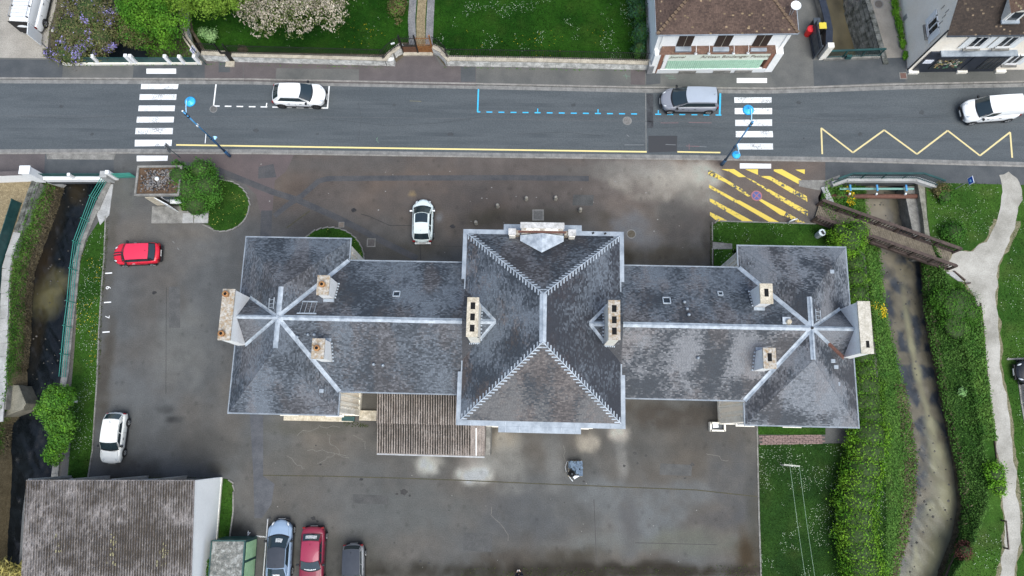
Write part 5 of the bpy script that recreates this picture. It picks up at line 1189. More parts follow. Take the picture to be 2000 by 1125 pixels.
for p in (a,b): MB().box((p.x,p.y+.1,1.3),(.09,.09,2.6)).build('gate_post', m_black, sg_)
MB().box(((a.x+b.x)/2,(a.y+b.y)/2-.25,.05),((b-a).length,.5,.1)).build('step', m_coping, sg_)
gt_ = thing('garden_gate', 'double iron gate with rusty lower plates across the garden track', 'gate', g(818,103))
a, b = g(788,104), g(846,104); m_ = (a+b)/2
MB().beam(a+Vector((0,-.12,.08)),b+Vector((0,-.12,.08)),.3,.16).build('threshold', m_coping, gt_)
for (p,q,mm,nm) in ((a,m_,M('plate_dark',(.12,.055,.03),(.19,.09,.05),scale=6),'gate_leaf'),(m_,b,m_rustgate,'gate_leaf')):
    lf = MB().beam(p+Vector((.06,0,.62)),q+Vector((-.06,0,.62)),.03,.85).build('gate_leaf', mm, gt_)
    bm_ = m_black if p is a else m_rustgate
    for z in (1.08,1.3,2.25): MB().beam(p+Vector((0,0,z)),q+Vector((0,0,z)),.035,.04).build('gate_rail', bm_, lf)
    bars(lf,'gate_bar',[p+Vector((.1,0,0)),q+Vector((-.1,0,0))],.125,1.5,.025,bm_,1.06)
for p,mm in ((a,m_black),(m_,m_black),(b,m_rustgate)): MB().box((p.x,p.y,1.35),(.12,.12,2.7)).build('gate_post', mm, gt_)
pl = thing('letter_plate', 'small white plate fixed on the railing left of the gate', 'plate', g(768,88,1.7)); c = g(767,85,2.0); MB().box(c,(.32,.03,.2),.3).build('plate', m_lglass, pl); MB().tube([c,Vector((c.x,c.y+.02,1.0))],.015,6).build('stem', m_black, pl)
# --- north-west bridge parapet (white posts, dark green panels)
def white_post(parent, u, v, h, w=.3): p = g(u,v); MB().box((p.x,p.y,h/2),(w,w,h)).build('post', m_white, parent, bevel=.02); return p
pn = thing('bridge_parapet', 'white posted parapet with dark green mesh panels on the street side of the trees', 'parapet', g(260,124))
for u,h in ((196,1.25),(261,1.35),(269,1.3),(335,1.25),(362,1.2),(391,1.25)): white_post(pn,u,124,h,.27)
a, b = g(126,126), g(395,124); MB().beam(a+Vector((0,0,.12)),b+Vector((0,0,.12)),.22,.26).build('base_wall', m_creamst, pn)
us = [126,196,261,269,335,362,391]
for u0,u1 in zip(us,us[1:]):
    if u1-u0 < 12: continue
    p, q = g(u0+4,124.5), g(u1-4,124.5); pan = MB().beam(p+Vector((0,.03,.62)),q+Vector((0,.03,.62)),.02,.68).build('mesh_panel', m_dgreen, pn)
    for z in (.3,.98): MB().beam(p+Vector((0,0,z)),q+Vector((0,0,z)),.04,.04).build('rail', m_dgreen, pan)
# --- south-west bridge parapet
ps = thing('bridge_parapet', 'white parapet with green rails over the dark stream beside the kiosk', 'parapet', g(150,350))
a, b = g(-60,358), g(36,354)
MB().beam(g(-60,356)+Vector((0,0,.75)),g(74,351)+Vector((0,0,.75)),.28,1.5).build('wall', m_white, ps)
MB().beam(g(-60,356)+Vector((0,0,1.53)),g(74,351)+Vector((0,0,1.53)),.34,.07).build('coping', m_pavered, ps)
p = g(82,350); MB().box((p.x,p.y,1.0),(.75,.6,2.0)).build('post', m_white, ps, bevel=.02); MB().box((p.x,p.y,2.06),(.85,.7,.12)).build('post_cap', m_lglass, ps, bevel=.02)
MB().beam(g(92,351)+Vector((0,0,.2)),g(212,351)+Vector((0,0,.2)),.34,.55).build('base_wall', m_white, ps)
for z in (.75,1.0,1.2): MB().beam(g(94,351)+Vector((0,.05,z)),g(214,351)+Vector((0,.05,z)),.04,.05).build('rail', m_dgreen, ps)
MB().beam(g(94,351)+Vector((0,.08,.85)),g(214,351)+Vector((0,.08,.85)),.02,.6).build('mesh_panel', m_dgreen, ps)
white_post(ps,152,351,1.25,.24)
p = g(219,351); MB().box((p.x,p.y,.65),(.55,.55,1.3)).build('post', m_concpale, ps, bevel=.03); MB().box((p.x+.4,p.y+.1,.75),(.3,.3,1.5)).build('post', m_white, ps, bevel=.02)
for z in (.55,.85,1.15): MB().beam(g(224,350)+Vector((0,0,z)),g(268,348)+Vector((0,0,z)),.04,.05).build('rail', m_green, ps)
MB().beam(g(224,350)+Vector((0,.03,.6)),g(268,348)+Vector((0,.03,.6)),.02,1.0).build('mesh_panel', m_green, ps)
p, q = g(95,352,-.4), g(125,362,-2); MB().beam(p,q,.3,.4).build('abutment', m_concpale, ps)
# west retaining wall with stone steps and green fence
rw_ = thing('retaining_wall', 'grey stone capped retaining wall along the west bank of the stream', 'retaining wall', g(40,450))
WP = [(72,356),(56,400),(46,432),(36,455),(24,490),(15,520),(12,560),(10,620),(9,680),(6,760),(2,800)]
Pw = gp(WP); core = MB()
for a,b in zip(Pw,Pw[1:]): core.beam(a+Vector((0,0,-.55)),b+Vector((0,0,-.55)),.75,1.2)
core.build('core', m_conc, rw_)
i = 0
me_a = MB().box((0,0,0),(.48,.34,.1)).mesh('coping_stone', m_greystone); me_b = MB().box((0,0,0),(.98,.62,.1)).mesh('coping_slab', m_concpale)
for p,d in along(Pw[:4], .5):
    nrm = Vector((-d.y,d.x,0))
    for k in (-1,1): q = p+d*.25*(1 if k > 0 else 0)+nrm*k*.19; share('coping_stone', me_a, Matrix.Translation((q.x,q.y,.10+random.uniform(0,.02))) @ Matrix.Rotation(math.atan2(d.y,d.x),4,'Z'), rw_)
for p,d in along(Pw[3:], 1.0): q = p+d*.5; share('coping_slab', me_b, Matrix.Translation((q.x,q.y,.09+random.uniform(0,.02))) @ Matrix.Rotation(math.atan2(d.y,d.x)+random.uniform(-.03,.03),4,'Z'), rw_)
gf = thing('green_fence', 'dark green sheet fence along the west bank of the stream', 'fence', g(20,440))
Pf = gp([(42,398),(32,430),(18,475),(4,520),(0,600),(-6,700)])
for a,b in zip(Pf,Pf[1:]):
    MB().beam(a+Vector((0,0,.6)),b+Vector((0,0,.6)),.05,1.1).build('fence_sheet', m_dgreen, gf)
    MB().box((a.x,a.y,.6),(.08,.08,1.2)).build('post', m_dgreen, gf)
wb_ = thing('weir_block', 'pale concrete block at the bend of the stream', 'concrete block', g(20,790)); MB().prism(gp([(-10,752),(38,752),(52,788),(46,800),(-12,822)],-.6), -2.4, -.5).build('block', M('weir_conc',(.15,.145,.11),(.25,.235,.185),scale=1.5,fine=.15), wb_, bevel=.05)
# --- east coping of the west stream and its green tubular railing
cp_ = thing('stream_wall', 'concrete coped wall along the yard side of the west stream', 'retaining wall', g(140,600))
Pc = gp(LCOP); core = MB()
for a,b in zip(Pc,Pc[1:]): core.beam(a+Vector((0,0,-1.3)),b+Vector((0,0,-1.3)),.4,2.7)
core.build('core', m_conc, cp_)
for p,d in along(Pc,.9):
    if 'cs_' not in kst: kst['cs_'] = MB().box((0,0,0),(.88,.5,.12)).mesh('coping_stone', m_conc)
    q = p+d*.45; share('coping_stone', kst['cs_'], Matrix.Translation((q.x,q.y,.07+random.uniform(-.01,.01))) @ Matrix.Rotation(math.atan2(d.y,d.x)+random.uniform(-.02,.02),4,'Z'), cp_)
MB().prism(gp([(205,362),(222,360),(214,420),(196,440),(190,420)]), 0, .06).build('apron', m_concpale, cp_)
rl = thing('stream_railing', 'bright green four-rail tubular railing along the yard side of the stream', 'railing', g(150,550))
Pr = gp([(213,356),(192,391),(176,434),(160,478),(153,530),(148,592),(142,640),(137,694),(133,738)])
for z in (.35,.6,.85,1.1): MB().tube([p+Vector((0,0,z)) for p in Pr],.028,6).build('rail', m_green, rl)
pm = MB().box((0,0,.58),(.09,.05,1.16)).mesh('post', m_green)
for p in Pr[1:-1]: share('post', pm, Matrix.Translation((p.x,p.y,.05)), rl)
# --- east bridge
pe = thing('bridge_railing', 'dark green barred railing with blue brackets and pipes over the east stream', 'railing', g(1720,356))
R3 = gp([(1622,362),(1650,352),(1785,352),(1826,366)]); 
for a,b in zip(R3,R3[1:]):
    rl_ = MB().beam(a+Vector((0,0,1.5)),b+Vector((0,0,1.5)),.14,.09).build('handrail', m_dgreen, pe); MB().beam(a+Vector((0,0,.5)),b+Vector((0,0,.5)),.05,.05).build('rail', m_dgreen, pe)
bars(pe,'baluster',R3,.16,1.1,.028,m_dgreen,.45)
for t in (.2,.5,.8): p = R3[1].lerp(R3[2],t); MB().box((p.x,p.y,.75),(.07,.07,1.5)).build('post', m_dgreen, pe)
for a,b in zip(R3,R3[1:]): MB().beam(a+Vector((0,-.02,.18)),b+Vector((0,-.02,.18)),.4,.42).build('base_beam', m_concpale, pe)
a, b = g(1640,357), g(1785,357); a2, b2 = Vector((a.x,a.y-.55,-.25)), Vector((b.x,b.y-.55,-.25))
MB().tube([a2+Vector((0,.1,.1)),b2+Vector((0,.1,.1))],.09,10).build('green_pipe', M('pipe_green',(.22,.42,.36),fine=.05), pe); MB().tube([a2+Vector((-.6,-.42,-.2)),b2+Vector((.5,-.42,-.2))],.19,12).build('rusty_pipe', m_rust, pe, smooth=True)
for t in (.12,.48,.87): p = a2.lerp(b2,t); br = MB().box((p.x,p.y+.05,.2),(.13,.5,.1)).build('bracket', m_bluepole, pe); MB().box((p.x,p.y-.38,-.03),(.12,.12,.22)).build('bracket_end', m_lglass, br)
MB().prism(gp([(1560,352),(1612,352),(1640,342),(1640,358),(1600,372),(1560,364)]), -.01,.03).build('apron', m_conc, pe)
# stone wing walls of the east bridge
ww = thing('wing_wall', 'narrow grey stone wing wall on the west side of the east stream', 'wing wall', g(1616,375)); MB().beam(g(1607,366)+Vector((0,0,-.6)),g(1622,398)+Vector((0,0,-.6)),.35,1.4).build('wall', m_conc, ww); MB().beam(g(1607,366)+Vector((0,0,.13)),g(1622,398)+Vector((0,0,.13)),.45,.08).build('coping', m_concpale, ww)
we = thing('stream_wall', 'mossy stepped concrete wall on the east side of the stream below the footbridge', 'retaining wall', g(1795,410))
MB().prism(gp([(1772,360),(1800,358),(1812,460),(1820,500),(1800,500),(1788,440)]), -2.6,-.55).build('lower_step', m_conc, we); MB().prism(gp([(1793,358),(1806,358),(1817,430),(1822,500),(1812,500),(1803,420)]), -2.6,-.05).build('upper_step', M('mossy_conc',(.16,.155,.12),(.30,.29,.24),scale=2,fine=.2), we)
MB().beam(g(1772,360,-1.0),g(1790,445,-1.0),.10,.25).build('edge_strip', m_coping, we)
# --- wooden footbridge
fb = thing('footbridge', 'brown wooden footbridge with slatted railings over the east stream', 'footbridge', g(1730,460))
N0, N1, S0, S1 = g(1597,403), g(1861,492), g(1588,432), g(1843,527)
for P0,P1 in ((N0,N1),(S0,S1)):
    pass
ax_ = ((N1-N0)+(S1-S0)).normalized(); nn_ = Vector((-ax_.y,ax_.x,0)); c0 = (N0+S0)/2; Lb = ((N1+S1)/2-c0).length; wd_ = abs((N0-S0).dot(nn_))
npl = 84; pm = MB().box((0,0,0),(Lb/npl-.02,wd_,.05)).mesh('plank', m_wood)
rzb = math.atan2(ax_.y,ax_.x)
for k in range(npl):
    q = c0+ax_*(Lb*(k+.5)/npl); share('plank', pm, Matrix.Translation((q.x,q.y,.16+random.uniform(-.006,.006))) @ Matrix.Rotation(rzb+random.uniform(-.006,.006),4,'Z'), fb)
for s in (-1,1):
    o_ = nn_*s*(wd_/2+.06); q0, q1 = c0+o_-ax_*.1, c0+o_+ax_*(Lb+.1)
    MB().beam(q0+Vector((0,0,-.02)),q1+Vector((0,0,-.02)),.14,.32).build('stringer', m_wooddk, fb)
    hr = MB().beam(q0+Vector((0,0,1.25)),q1+Vector((0,0,1.25)),.24,.06).build('handrail', m_wooddk, fb)
    MB().beam(q0+Vector((0,0,.4)),q1+Vector((0,0,.4)),.06,.09).build('rail', m_wooddk, fb); MB().beam(q0+Vector((0,0,1.14)),q1+Vector((0,0,1.14)),.06,.09).build('rail', m_wooddk, fb)
    nps = 8
    for k in range(nps): q = q0.lerp(q1,k/(nps-1)); MB().box((q.x,q.y,.65),(.16,.14,1.3),rzb).build('post', m_wooddk, fb)
    bm = MB().box((0,0,.4),(.09,.035,.85)).mesh('baluster', m_wooddk)
    for p,d in along([q0+ax_*.15,q1], .235): share('baluster', bm, Matrix.Translation((p.x,p.y,.36)) @ Matrix.Rotation(rzb,4,'Z'), fb)
lw = thing('timber_edging', 'low timber edging and step at the end of the footbridge', 'edging', g(1880,550)); MB().beam(g(1862,530)+Vector((0,0,.06)),g(1884,548)+Vector((0,0,.06)),.1,.16).build('edge_board', m_wooddk, lw); MB().prism(gp([(1845,531),(1862,532),(1882,551),(1870,549)]), 0,.08).build('slab', m_concpale, lw)
MB().beam(g(1884,555)+Vector((0,0,.08)),g(1894,553)+Vector((0,0,.08)),.1,.18).build('edge_board', m_wooddk, lw)
te = thing('timber_edging', 'long thin timber edging beside the gravel path', 'edging', g(1925,700)); Pt = gp([(1914,592),(1920,640),(1923,690),(1930,760),(1940,850),(1946,900)])
for a,b in zip(Pt,Pt[1:]): MB().beam(a+Vector((0,0,.05)),b+Vector((0,0,.05)),.06,.14).build('edge_board', m_wooddk, te)
tf = thing('timber_rail', 'low dark timber rail beside the gravel path', 'rail', g(1968,1045)); a, b = g(1965,1018,.5), g(1970,1072,.5); MB().beam(a,b,.08,.08).build('rail', m_wooddk, tf)
for p in (a,b): MB().box((p.x,p.y,.25),(.1,.1,.55)).build('post', m_wooddk, tf)
lk = thing('landing_stage', 'dark timber landing edge at the lower stream bend', 'landing', g(1862,1105)); MB().beam(g(1868,1085,-.6),g(1838,1150,-.6),.3,.12).build('board', m_wooddk, lk)
for v,u in ((1088,1866),(1120,1852)): p = g(u,v,-.6); MB().box((p.x,p.y,-1.3),(.14,.14,1.6)).build('pile', m_wooddk, lk)
# --- north-east stream walls
nw = thing('stream_wall', 'dark capped wall between bakery yard and stone channel', 'retaining wall', g(1612,50))
Pn = gp([(1592,-260),(1596,-20),(1600,0),(1611,40),(1617,70),(1616,104)])
for a,b in zip(Pn,Pn[1:]): MB().beam(a+Vector((-.2,0,-.9)),b+Vector((-.2,0,-.9)),.35,2.8).build('wall', m_conc, nw); MB().beam(a+Vector((-.25,0,.9)),b+Vector((-.25,0,.9)),.55,.07).build('coping', m_navy, nw); MB().beam(a+Vector((-.2,0,.7)),b+Vector((-.2,0,.7)),.3,.4).build('upper_wall', m_conc, nw)
MB().box((*g(1604,113).xy,1.0),(.5,.42,2.0)).build('pillar', m_creamst, nw, bevel=.02)
se = thing('stream_wall', 'leaning mossy stone block wall of the channel beside the gravel lane', 'retaining wall', g(1690,50))
T = gp([(1672,-120),(1690,0),(1702,40),(1716,90),(1722,112)]); B = [p+Vector((-.95,-.05,-2.1)) for p in T]
sb = MB()
for k in range(4): sb.quad(T[k],T[k+1],B[k+1],B[k])
sb.build('core', m_conc, se)
for j in range(6):
    for k in range(int((T[-1]-T[0]).length/.62)):
        tt = (k+.5+(.5 if j%2 else 0))*.62/ (T[-1]-T[0]).length
        if tt > .99: continue
        x = tt*4; i = min(int(x),3); a = T[i].lerp(T[i+1],x-i); b = B[i].lerp(B[i+1],x-i); q = a.lerp(b,(j+.5)/6)
        if 'sbk' not in kst: kst['sbk'] = MB().box((0,0,0),(.58,.16,.34)).mesh('stone_block', m_greystone)
        d = (T[i+1]-T[i]).normalized(); nrm = (b-a).normalized()
        xx = d; zz2 = -nrm; yy = zz2.cross(xx).normalized(); zz2 = xx.cross(yy)
        share('stone_block', kst['sbk'], Matrix.Translation(q+yy*random.uniform(-.02,.03)) @ Matrix((xx,yy,zz2)).transposed().to_4x4(), se)
for p,d in along([p+Vector((.15,0,.06)) for p in T],.7): q = p+d*.35; share('coping_stone', MB().box((0,0,0),(.67,.42,.14)).mesh('coping_stone', m_greystone), Matrix.Translation(q) @ Matrix.Rotation(math.atan2(d.y,d.x),4,'Z'), se)
ne = thing('bridge_railing', 'dark green barred railing across the stone channel with small sign box', 'railing', g(1660,114))
a, b = g(1607,116), g(1716,112)
MB().beam(a+Vector((0,0,.12)),b+Vector((0,0,.12)),.3,.25).build('base_beam', m_conc, ne); MB().beam(a+Vector((0,0,1.3)),b+Vector((.0,0,1.3)),.14,.09).build('handrail', m_dgreen, ne); MB().beam(a+Vector((0,0,.35)),b+Vector((0,0,.35)),.05,.05).build('rail', m_dgreen, ne)
bars(ne,'baluster',[a,b],.16,.98,.028,m_dgreen,.32)
for t in (.02,.33,.66,.98): p = a.lerp(b,t); MB().box((p.x,p.y,.65),(.08,.08,1.3)).build('post', m_dgreen, ne)
p = g(1651,114); MB().box((p.x,p.y-.2,.55),(.42,.2,.45)).build('sign_box', m_dgreen, ne)
# ================================================================ STREET FURNITURE
def lamp(name, label, px, h, arm, low=None, horn=False):
    b = g(*px); t = thing('street_lamp', label, 'street lamp', b)
    MB().tube([b,b+Vector((0,0,1.0)),b+Vector((0,0,1.15))],[.13,.13,.09],12).build('base', m_bluedark, t, smooth=True)
    MB().tube([b+Vector((0,0,1.1)),b+Vector((0,0,3.6)),b+Vector((0,0,3.7))],[.085,.085,.06],12).build('pole', m_bluedark, t, smooth=True); MB().tube([b+Vector((0,0,3.7)),b+Vector((0,0,h+.4))],.055,10).build('pole', m_bluepole, t, smooth=True)
    for z in (1.12,3.55,h-.5,h-.1): MB().cyl(b+Vector((0,0,z)),.11,.09,12).build('collar', m_black, t)
    MB().lathe([(.05,0),(.07,.05),(0,.12)],10,b+Vector((0,0,h+.4))).build('finial', m_lglass, t)
    def head(z, v, r, side):
        e = b+Vector((v[0],v[1],z)); MB().tube([b+Vector((0,0,z-.15)),b+Vector((v[0]*.5,v[1]*.5,z+.03)),e+Vector((0,0,.05))],.035,8).build('arm', M('lamp_arm',(.35,.62,.85)), t)
        c = e+Vector((side*.16,0,-.06)); MB().lathe([(0,.14),(.06,.14),(.10,.06),(r*.8,.0),(r,-.09),(r*.9,-.11),(0,-.10)],24,c).build('lamp_shade', m_bluehead, t, smooth=True); MB().cyl(c+Vector((0,0,.08)),.06,.12,10).build('lamp_cap', m_bluepole, t)
    head(h, arm, .40, 1 if arm[2] > 0 else -1)
    if low: head(low[2], low, .32, -1 if not horn else 1)
    return t, b
t, b = lamp('l','blue street lamp post with disc head beside the left crosswalk',(449,305),7.8,(.02,1.0,1))
MB().lathe([(.04,0),(.17,.22)],12,b+Vector((.16,.02,3.25)),axis='y').build('loudspeaker', M('lamp_arm',(.3,.5,.7)), t)
MB().tube([b+Vector((-.02,0,4.4)),b+Vector((-.05,-.75,4.35))],.03,6).build('banner_arm', m_lglass, t)
MB().box(b+Vector((0,0,5.9)),(.1,.2,.2)).build('sensor', m_lglass, t)
t, b = lamp('r','blue street lamp post with upper and lower disc heads beside the right crosswalk',(1410,322),7.8,(.02,1.05,-1),(.06,-.85,4.3))
bol = None; stonem = M('bollard_stone',(.30,.28,.235),(.40,.37,.32),scale=6,fine=.12)
for u,v in ((930,437),(972,404),(1028,390),(1085,389),(1133,412)):
    p = g(u,v); o = MB().lathe([(.15,0),(.145,.34),(.11,.38),(.11,.41),(.14,.46),(.12,.55),(.07,.60),(0,.615)],14,(0,0,0)).build('bollard', stonem, None, smooth=True) if bol is None else bol.copy()
    if bol is None: bol = o
    else: COL.objects.link(o)
    o.location = p; tag(o,{930:'pale stone bollard at the west end of the entrance arc, beside the zinc-edged roof corner',972:'pale stone bollard second in the entrance arc, counted from the white retro car',1028:'pale stone bollard in the middle of the entrance arc, west of the square grey cover',1085:'pale stone bollard just beyond the square grey cover on its east side',1133:'pale stone bollard at the east end of the entrance arc, towards the hatched bay'}[u],'bollard','stone bollards before the hall entrance')
# town entry sign by the garden wall corner
t = thing('street_sign','white zone sign with circle emblem on a pole at the garden wall corner','sign',g(403,126)); b = g(403,126)
MB().tube([b,b+Vector((0,0,2.75))],.035,8).build('pole', m_dgreen, t)
pl_ = MB().box((b.x-.05,b.y-.03,2.35),(.48,.03,.66),math.radians(68)).build('panel', m_signwhite, t)
R25 = Matrix.Rotation(math.radians(68),4,'Z')
share('emblem_ring', MB().lathe([(.13,0),(.18,0)],24,(0,0,0),axis='y').mesh('emblem_ring', M('emblem_purple',(.12,.10,.35))), Matrix.Translation((b.x-.02,b.y-.045,2.27)) @ R25, t)
text('lettering','ZONE',.14,M('emblem_purple',(.12,.10,.35)), Matrix.Translation((b.x-.02,b.y-.045,2.57)) @ R25 @ Matrix.Rotation(math.pi/2,4,'X'), t)
MB().box((b.x+.06,b.y-.05,1.7),(.36,.03,.35),math.radians(68)).build('lower_panel', m_steel, t)
# sign seen from behind at the left crosswalk
t = thing('street_sign','grey backed sign pole standing in front of the evergreen','sign',g(352,308)); b = g(352,308)
MB().tube([b,b+Vector((0,0,2.6))],.035,8).build('pole', M('sign_pole',(.10,.13,.13)), t)
MB().box((b.x,b.y+.03,2.25),(.42,.03,.5),math.radians(88)).build('panel', m_steel, t); MB().box((b.x-.05,b.y-.05,1.75),(.42,.03,.5),math.radians(88)).build('lower_panel', M('sign_back',(.2,.21,.22)), t)
for k in (-.14,.14): MB().box((b.x,b.y,2.25+k),(.4,.05,.05),math.radians(88)).build('clamp', m_black, t)
# bus stop sign
t = thing('bus_stop_sign','square blue sign with white border and emblem at the grass edge','sign',g(1866,369)); b = g(1866,369)
MB().tube([b,b+Vector((0,0,2.3))],.03,8).build('pole', m_steel, t); RS = Matrix.Rotation(math.radians(-84),4,'Z')
share('panel', MB().box((0,0,0),(.55,.03,.62)).mesh('panel', m_signwhite), Matrix.Translation((b.x,b.y-.04,2.0)) @ RS, t)
share('blue_field', MB().box((0,-.012,0),(.45,.03,.52)).mesh('blue_field', m_signblue), Matrix.Translation((b.x,b.y-.04,2.0)) @ RS, t)
share('emblem', MB().add([(-.14,-.03,.02),(.03,-.03,-.14),(.15,-.03,.02),(.1,-.03,.14)],[(0,1,2,3)]).mesh('emblem', M('emblem_cyan',(.35,.7,.9))), Matrix.Translation((b.x,b.y-.04,2.0)) @ RS, t)
# litter bin
t = thing('litter_bin','grey litter bin with dark slot on the grass beside the footbridge','bin',g(1596,461)); b = g(1596,461)
MB().tube([b,b+Vector((0,0,.95))],[.23,.28],8).build('body', M('bin_grey',(.36,.40,.42),(.42,.46,.48),scale=4), t); MB().cyl(b+Vector((0,0,.95)),.29,.08,8).build('lid', M('bin_lid',(.52,.58,.60)), t, bevel=.02); MB().box(b+Vector((.02,-.02,1.035)),(.18,.3,.03),.5).build('slot', m_black, t)
# ash tray like hoop rack
t = thing('bicycle_hoop','white metal hoop rack on the edge of the grass','bike rack',g(1544,434)); b = g(1544,434)
MB().tube([b+Vector((-.25,-.1,0)),b+Vector((-.22,-.08,.55)),b+Vector((0,0,.72)),b+Vector((.3,.08,.62)),b+Vector((.32,.1,0))],.04,8).build('hoop', m_lglass, t, smooth=True); MB().box(b+Vector((0,0,.35)),(.35,.08,.25),.3).build('plate', m_steel, t)
# bins and gate by the bakery
t = thing('wheeled_bin','red plastic bin beside the bakery side gate','bin',g(1576,66)); b = g(1576,68); MB().tube([b,b+Vector((0,0,.9))],[.24,.3],12).build('body', m_plasticred, t); MB().lathe([(.32,0),(.3,.06),(.1,.14),(0,.15)],14,b+Vector((0,0,.9))).build('lid', M('red_lid',(.75,.03,.04)), t, smooth=True)
t = thing('wheeled_bin','dark bin behind the red bin by the bakery','bin',g(1586,54)); b = g(1586,55); MB().box(b+Vector((0,0,.5)),(.5,.5,1.0)).build('body', m_black, t, bevel=.04); MB().box(b+Vector((0,0,1.04)),(.56,.58,.08)).build('lid', m_dkgrey, t, bevel=.02)
t = thing('wheeled_bin','yellow lidded bin beside the channel wall','bin',g(1598,62)); b = g(1597,64); MB().box(b+Vector((0,0,.5)),(.48,.5,1.0)).build('body', m_black, t, bevel=.04); MB().box(b+Vector((0,0,1.05)),(.6,.55,.09)).build('lid', m_plasticyel, t, bevel=.02)
for k in (-.15,.15): MB().box(b+Vector((k,.3,1.0)),(.06,.1,.06)).build('handle', m_plasticyel, t)
t = thing('yard_gate','dark grey boarded gate between bakery and white pillar','gate',g(1590,114)); a, b2 = g(1588,115), g(1579,66)
for k in range(6):
    p = a.lerp(b2,(k+.5)/6); d = (b2-a); MB().box((p.x,p.y,.95),(.05,d.length/6-.03,1.8),math.atan2(d.y,d.x)-math.pi/2).build('board', m_dkgrey, t)
for p in (a,b2): MB().box((p.x,p.y,1.0),(.1,.1,2.0)).build('post', m_dkgrey, t)
for z in (.35,1.5): MB().beam(a+Vector((-.05,0,z)),b2+Vector((-.05,0,z)),.05,.1).build('rail', m_navy, t)
# pallet of slates with a black bag
t = thing('slate_pallet','wooden pallet stacked with blue-grey slates behind the hall','pallet',g(1123,915)); b = g(1123,915)
for k in range(6): MB().box((b.x-.45+k*.18,b.y,.11),(.13,1.15,.03)).build('board', M('pallet_wood',(.33,.28,.2),(.42,.37,.28),scale=5), t)
for k in (-.5,0,.5): MB().box((b.x,b.y+k,.05),(1.05,.1,.09)).build('bearer', M('pallet_wood',(.33,.28,.2)), t)
slm = M('new_slate',(.10,.15,.21),(.16,.22,.29),scale=5,fine=.12)
for (x,y,w,l,h) in ((-.28,.3,.2,.52,.62),(-.05,.28,.2,.5,.5),(.2,.28,.26,.5,.55),(.42,.2,.18,.6,.5),(-.15,-.2,.22,.4,.5),(.12,-.18,.24,.42,.52),(.36,-.3,.2,.44,.56),(-.44,.28,.12,.5,.42)):
    MB().box((b.x+x,b.y+y,.12+h/2),(w,l,h)).build('slate_stack', slm, t, bevel=.01)
for k in range(22):
    MB().box((b.x+random.uniform(-.4,.45),b.y+random.uniform(-.45,.5),.68+random.random()*.05),(.16,.24,.012),random.random()*.4).build('slate', M('new_slate2',(.16,.23,.32),(.10,.14,.2),scale=5), t)
mbx = MB().lathe([(.24,0),(.27,.2),(.2,.42),(.07,.52),(.12,.6),(0,.6)],9,(b.x-.3,b.y-.33,.62)); bgp = thing('rubbish_bag','black rubbish bag lying on the slate pallet','bag',(b.x-.3,b.y-.33,.6)); mbx.build('bag', m_black, bgp, smooth=True); MB().cyl((b.x-.3,b.y-.33,1.2),.05,.08,8).build('knot', m_dkgrey, bgp)
st_ = thing('strapping','loose white plastic sheet and strap beside the slate pallet','strap',g(1115,937)); MB().tube([g(1112,931,.03),g(1116,937,.04),g(1119,940,.03)],.025,6).build('strap', m_lglass, st_); MB().add([g(1117,929,.3),g(1134,929,.3),g(1127,933,.05),g(1122,936,.02)],[(0,1,2,3)]).build('sheet', m_signwhite, st_); MB().tube([g(1108,900,.02),g(1104,912,.02),g(1106,922,.02)],.015,6).build('loose_strap', m_lglass, st_)
# clothes line posts
cl_m = M('post_concrete',(.40,.41,.36),(.5,.5,.45),scale=5)
for lab,u,v,d in (('concrete clothes line post with crossbar on the lawn behind the brick path',1526,908,-1),('leaning concrete clothes line post with crossbar at the far end of the lawn',1556,1128,1)):
    b = g(u,v); t = thing('clothes_line_post',lab,'clothes post',b,group=None); MB().beam(b,b+Vector((.1,.0,1.9)),.12,.12).build('post', cl_m, t); c = b+Vector((.1,0,1.85)); MB().beam(c+Vector((-.55,.08,0)),c+Vector((.55,-.03,0)),.1,.1).build('crossbar', cl_m, t)
    if d < 0: top0 = c
    else: top1 = c
wm = M('wire_green',(.30,.42,.30))
for s in (-.15,.5): wr = thing('clothes_line','thin pale green clothes wire on the yard side of the posts' if s < 0 else 'thin pale green clothes wire on the hedge side of the posts','clothes line',top0,group='wires between the clothes posts'); MB().tube([top0+Vector((s,0,.04)),top0.lerp(top1,.5)+Vector((s,0,-.05)),top1+Vector((s,0,.04))],.012,5).build('wire', wm, wr)
# low barrier beside the parked cars
t = thing('tube_barrier','rusty white tube barrier between cabin and silver coupe','barrier',g(516,1080)); a, b = g(523,1014,.55), g(512,1150,.55); MB().tube([a,b],.05,8).build('rail', m_steel, t); 
for k in (0,.3,.6,1): p = a.lerp(b,k); MB().tube([Vector((p.x,p.y,0)),p],.04,8).build('post', m_steel, t)
# small white box by the canal tree
t = thing('meter_box','small white box on a post beside the leafy stream tree','box',g(152,782)); p = g(152,784); MB().box((p.x,p.y,.5),(.25,.2,.5)).build('box', m_lglass, t, bevel=.02); MB().box((p.x,p.y,.15),(.08,.08,.3)).build('post', m_steel, t)
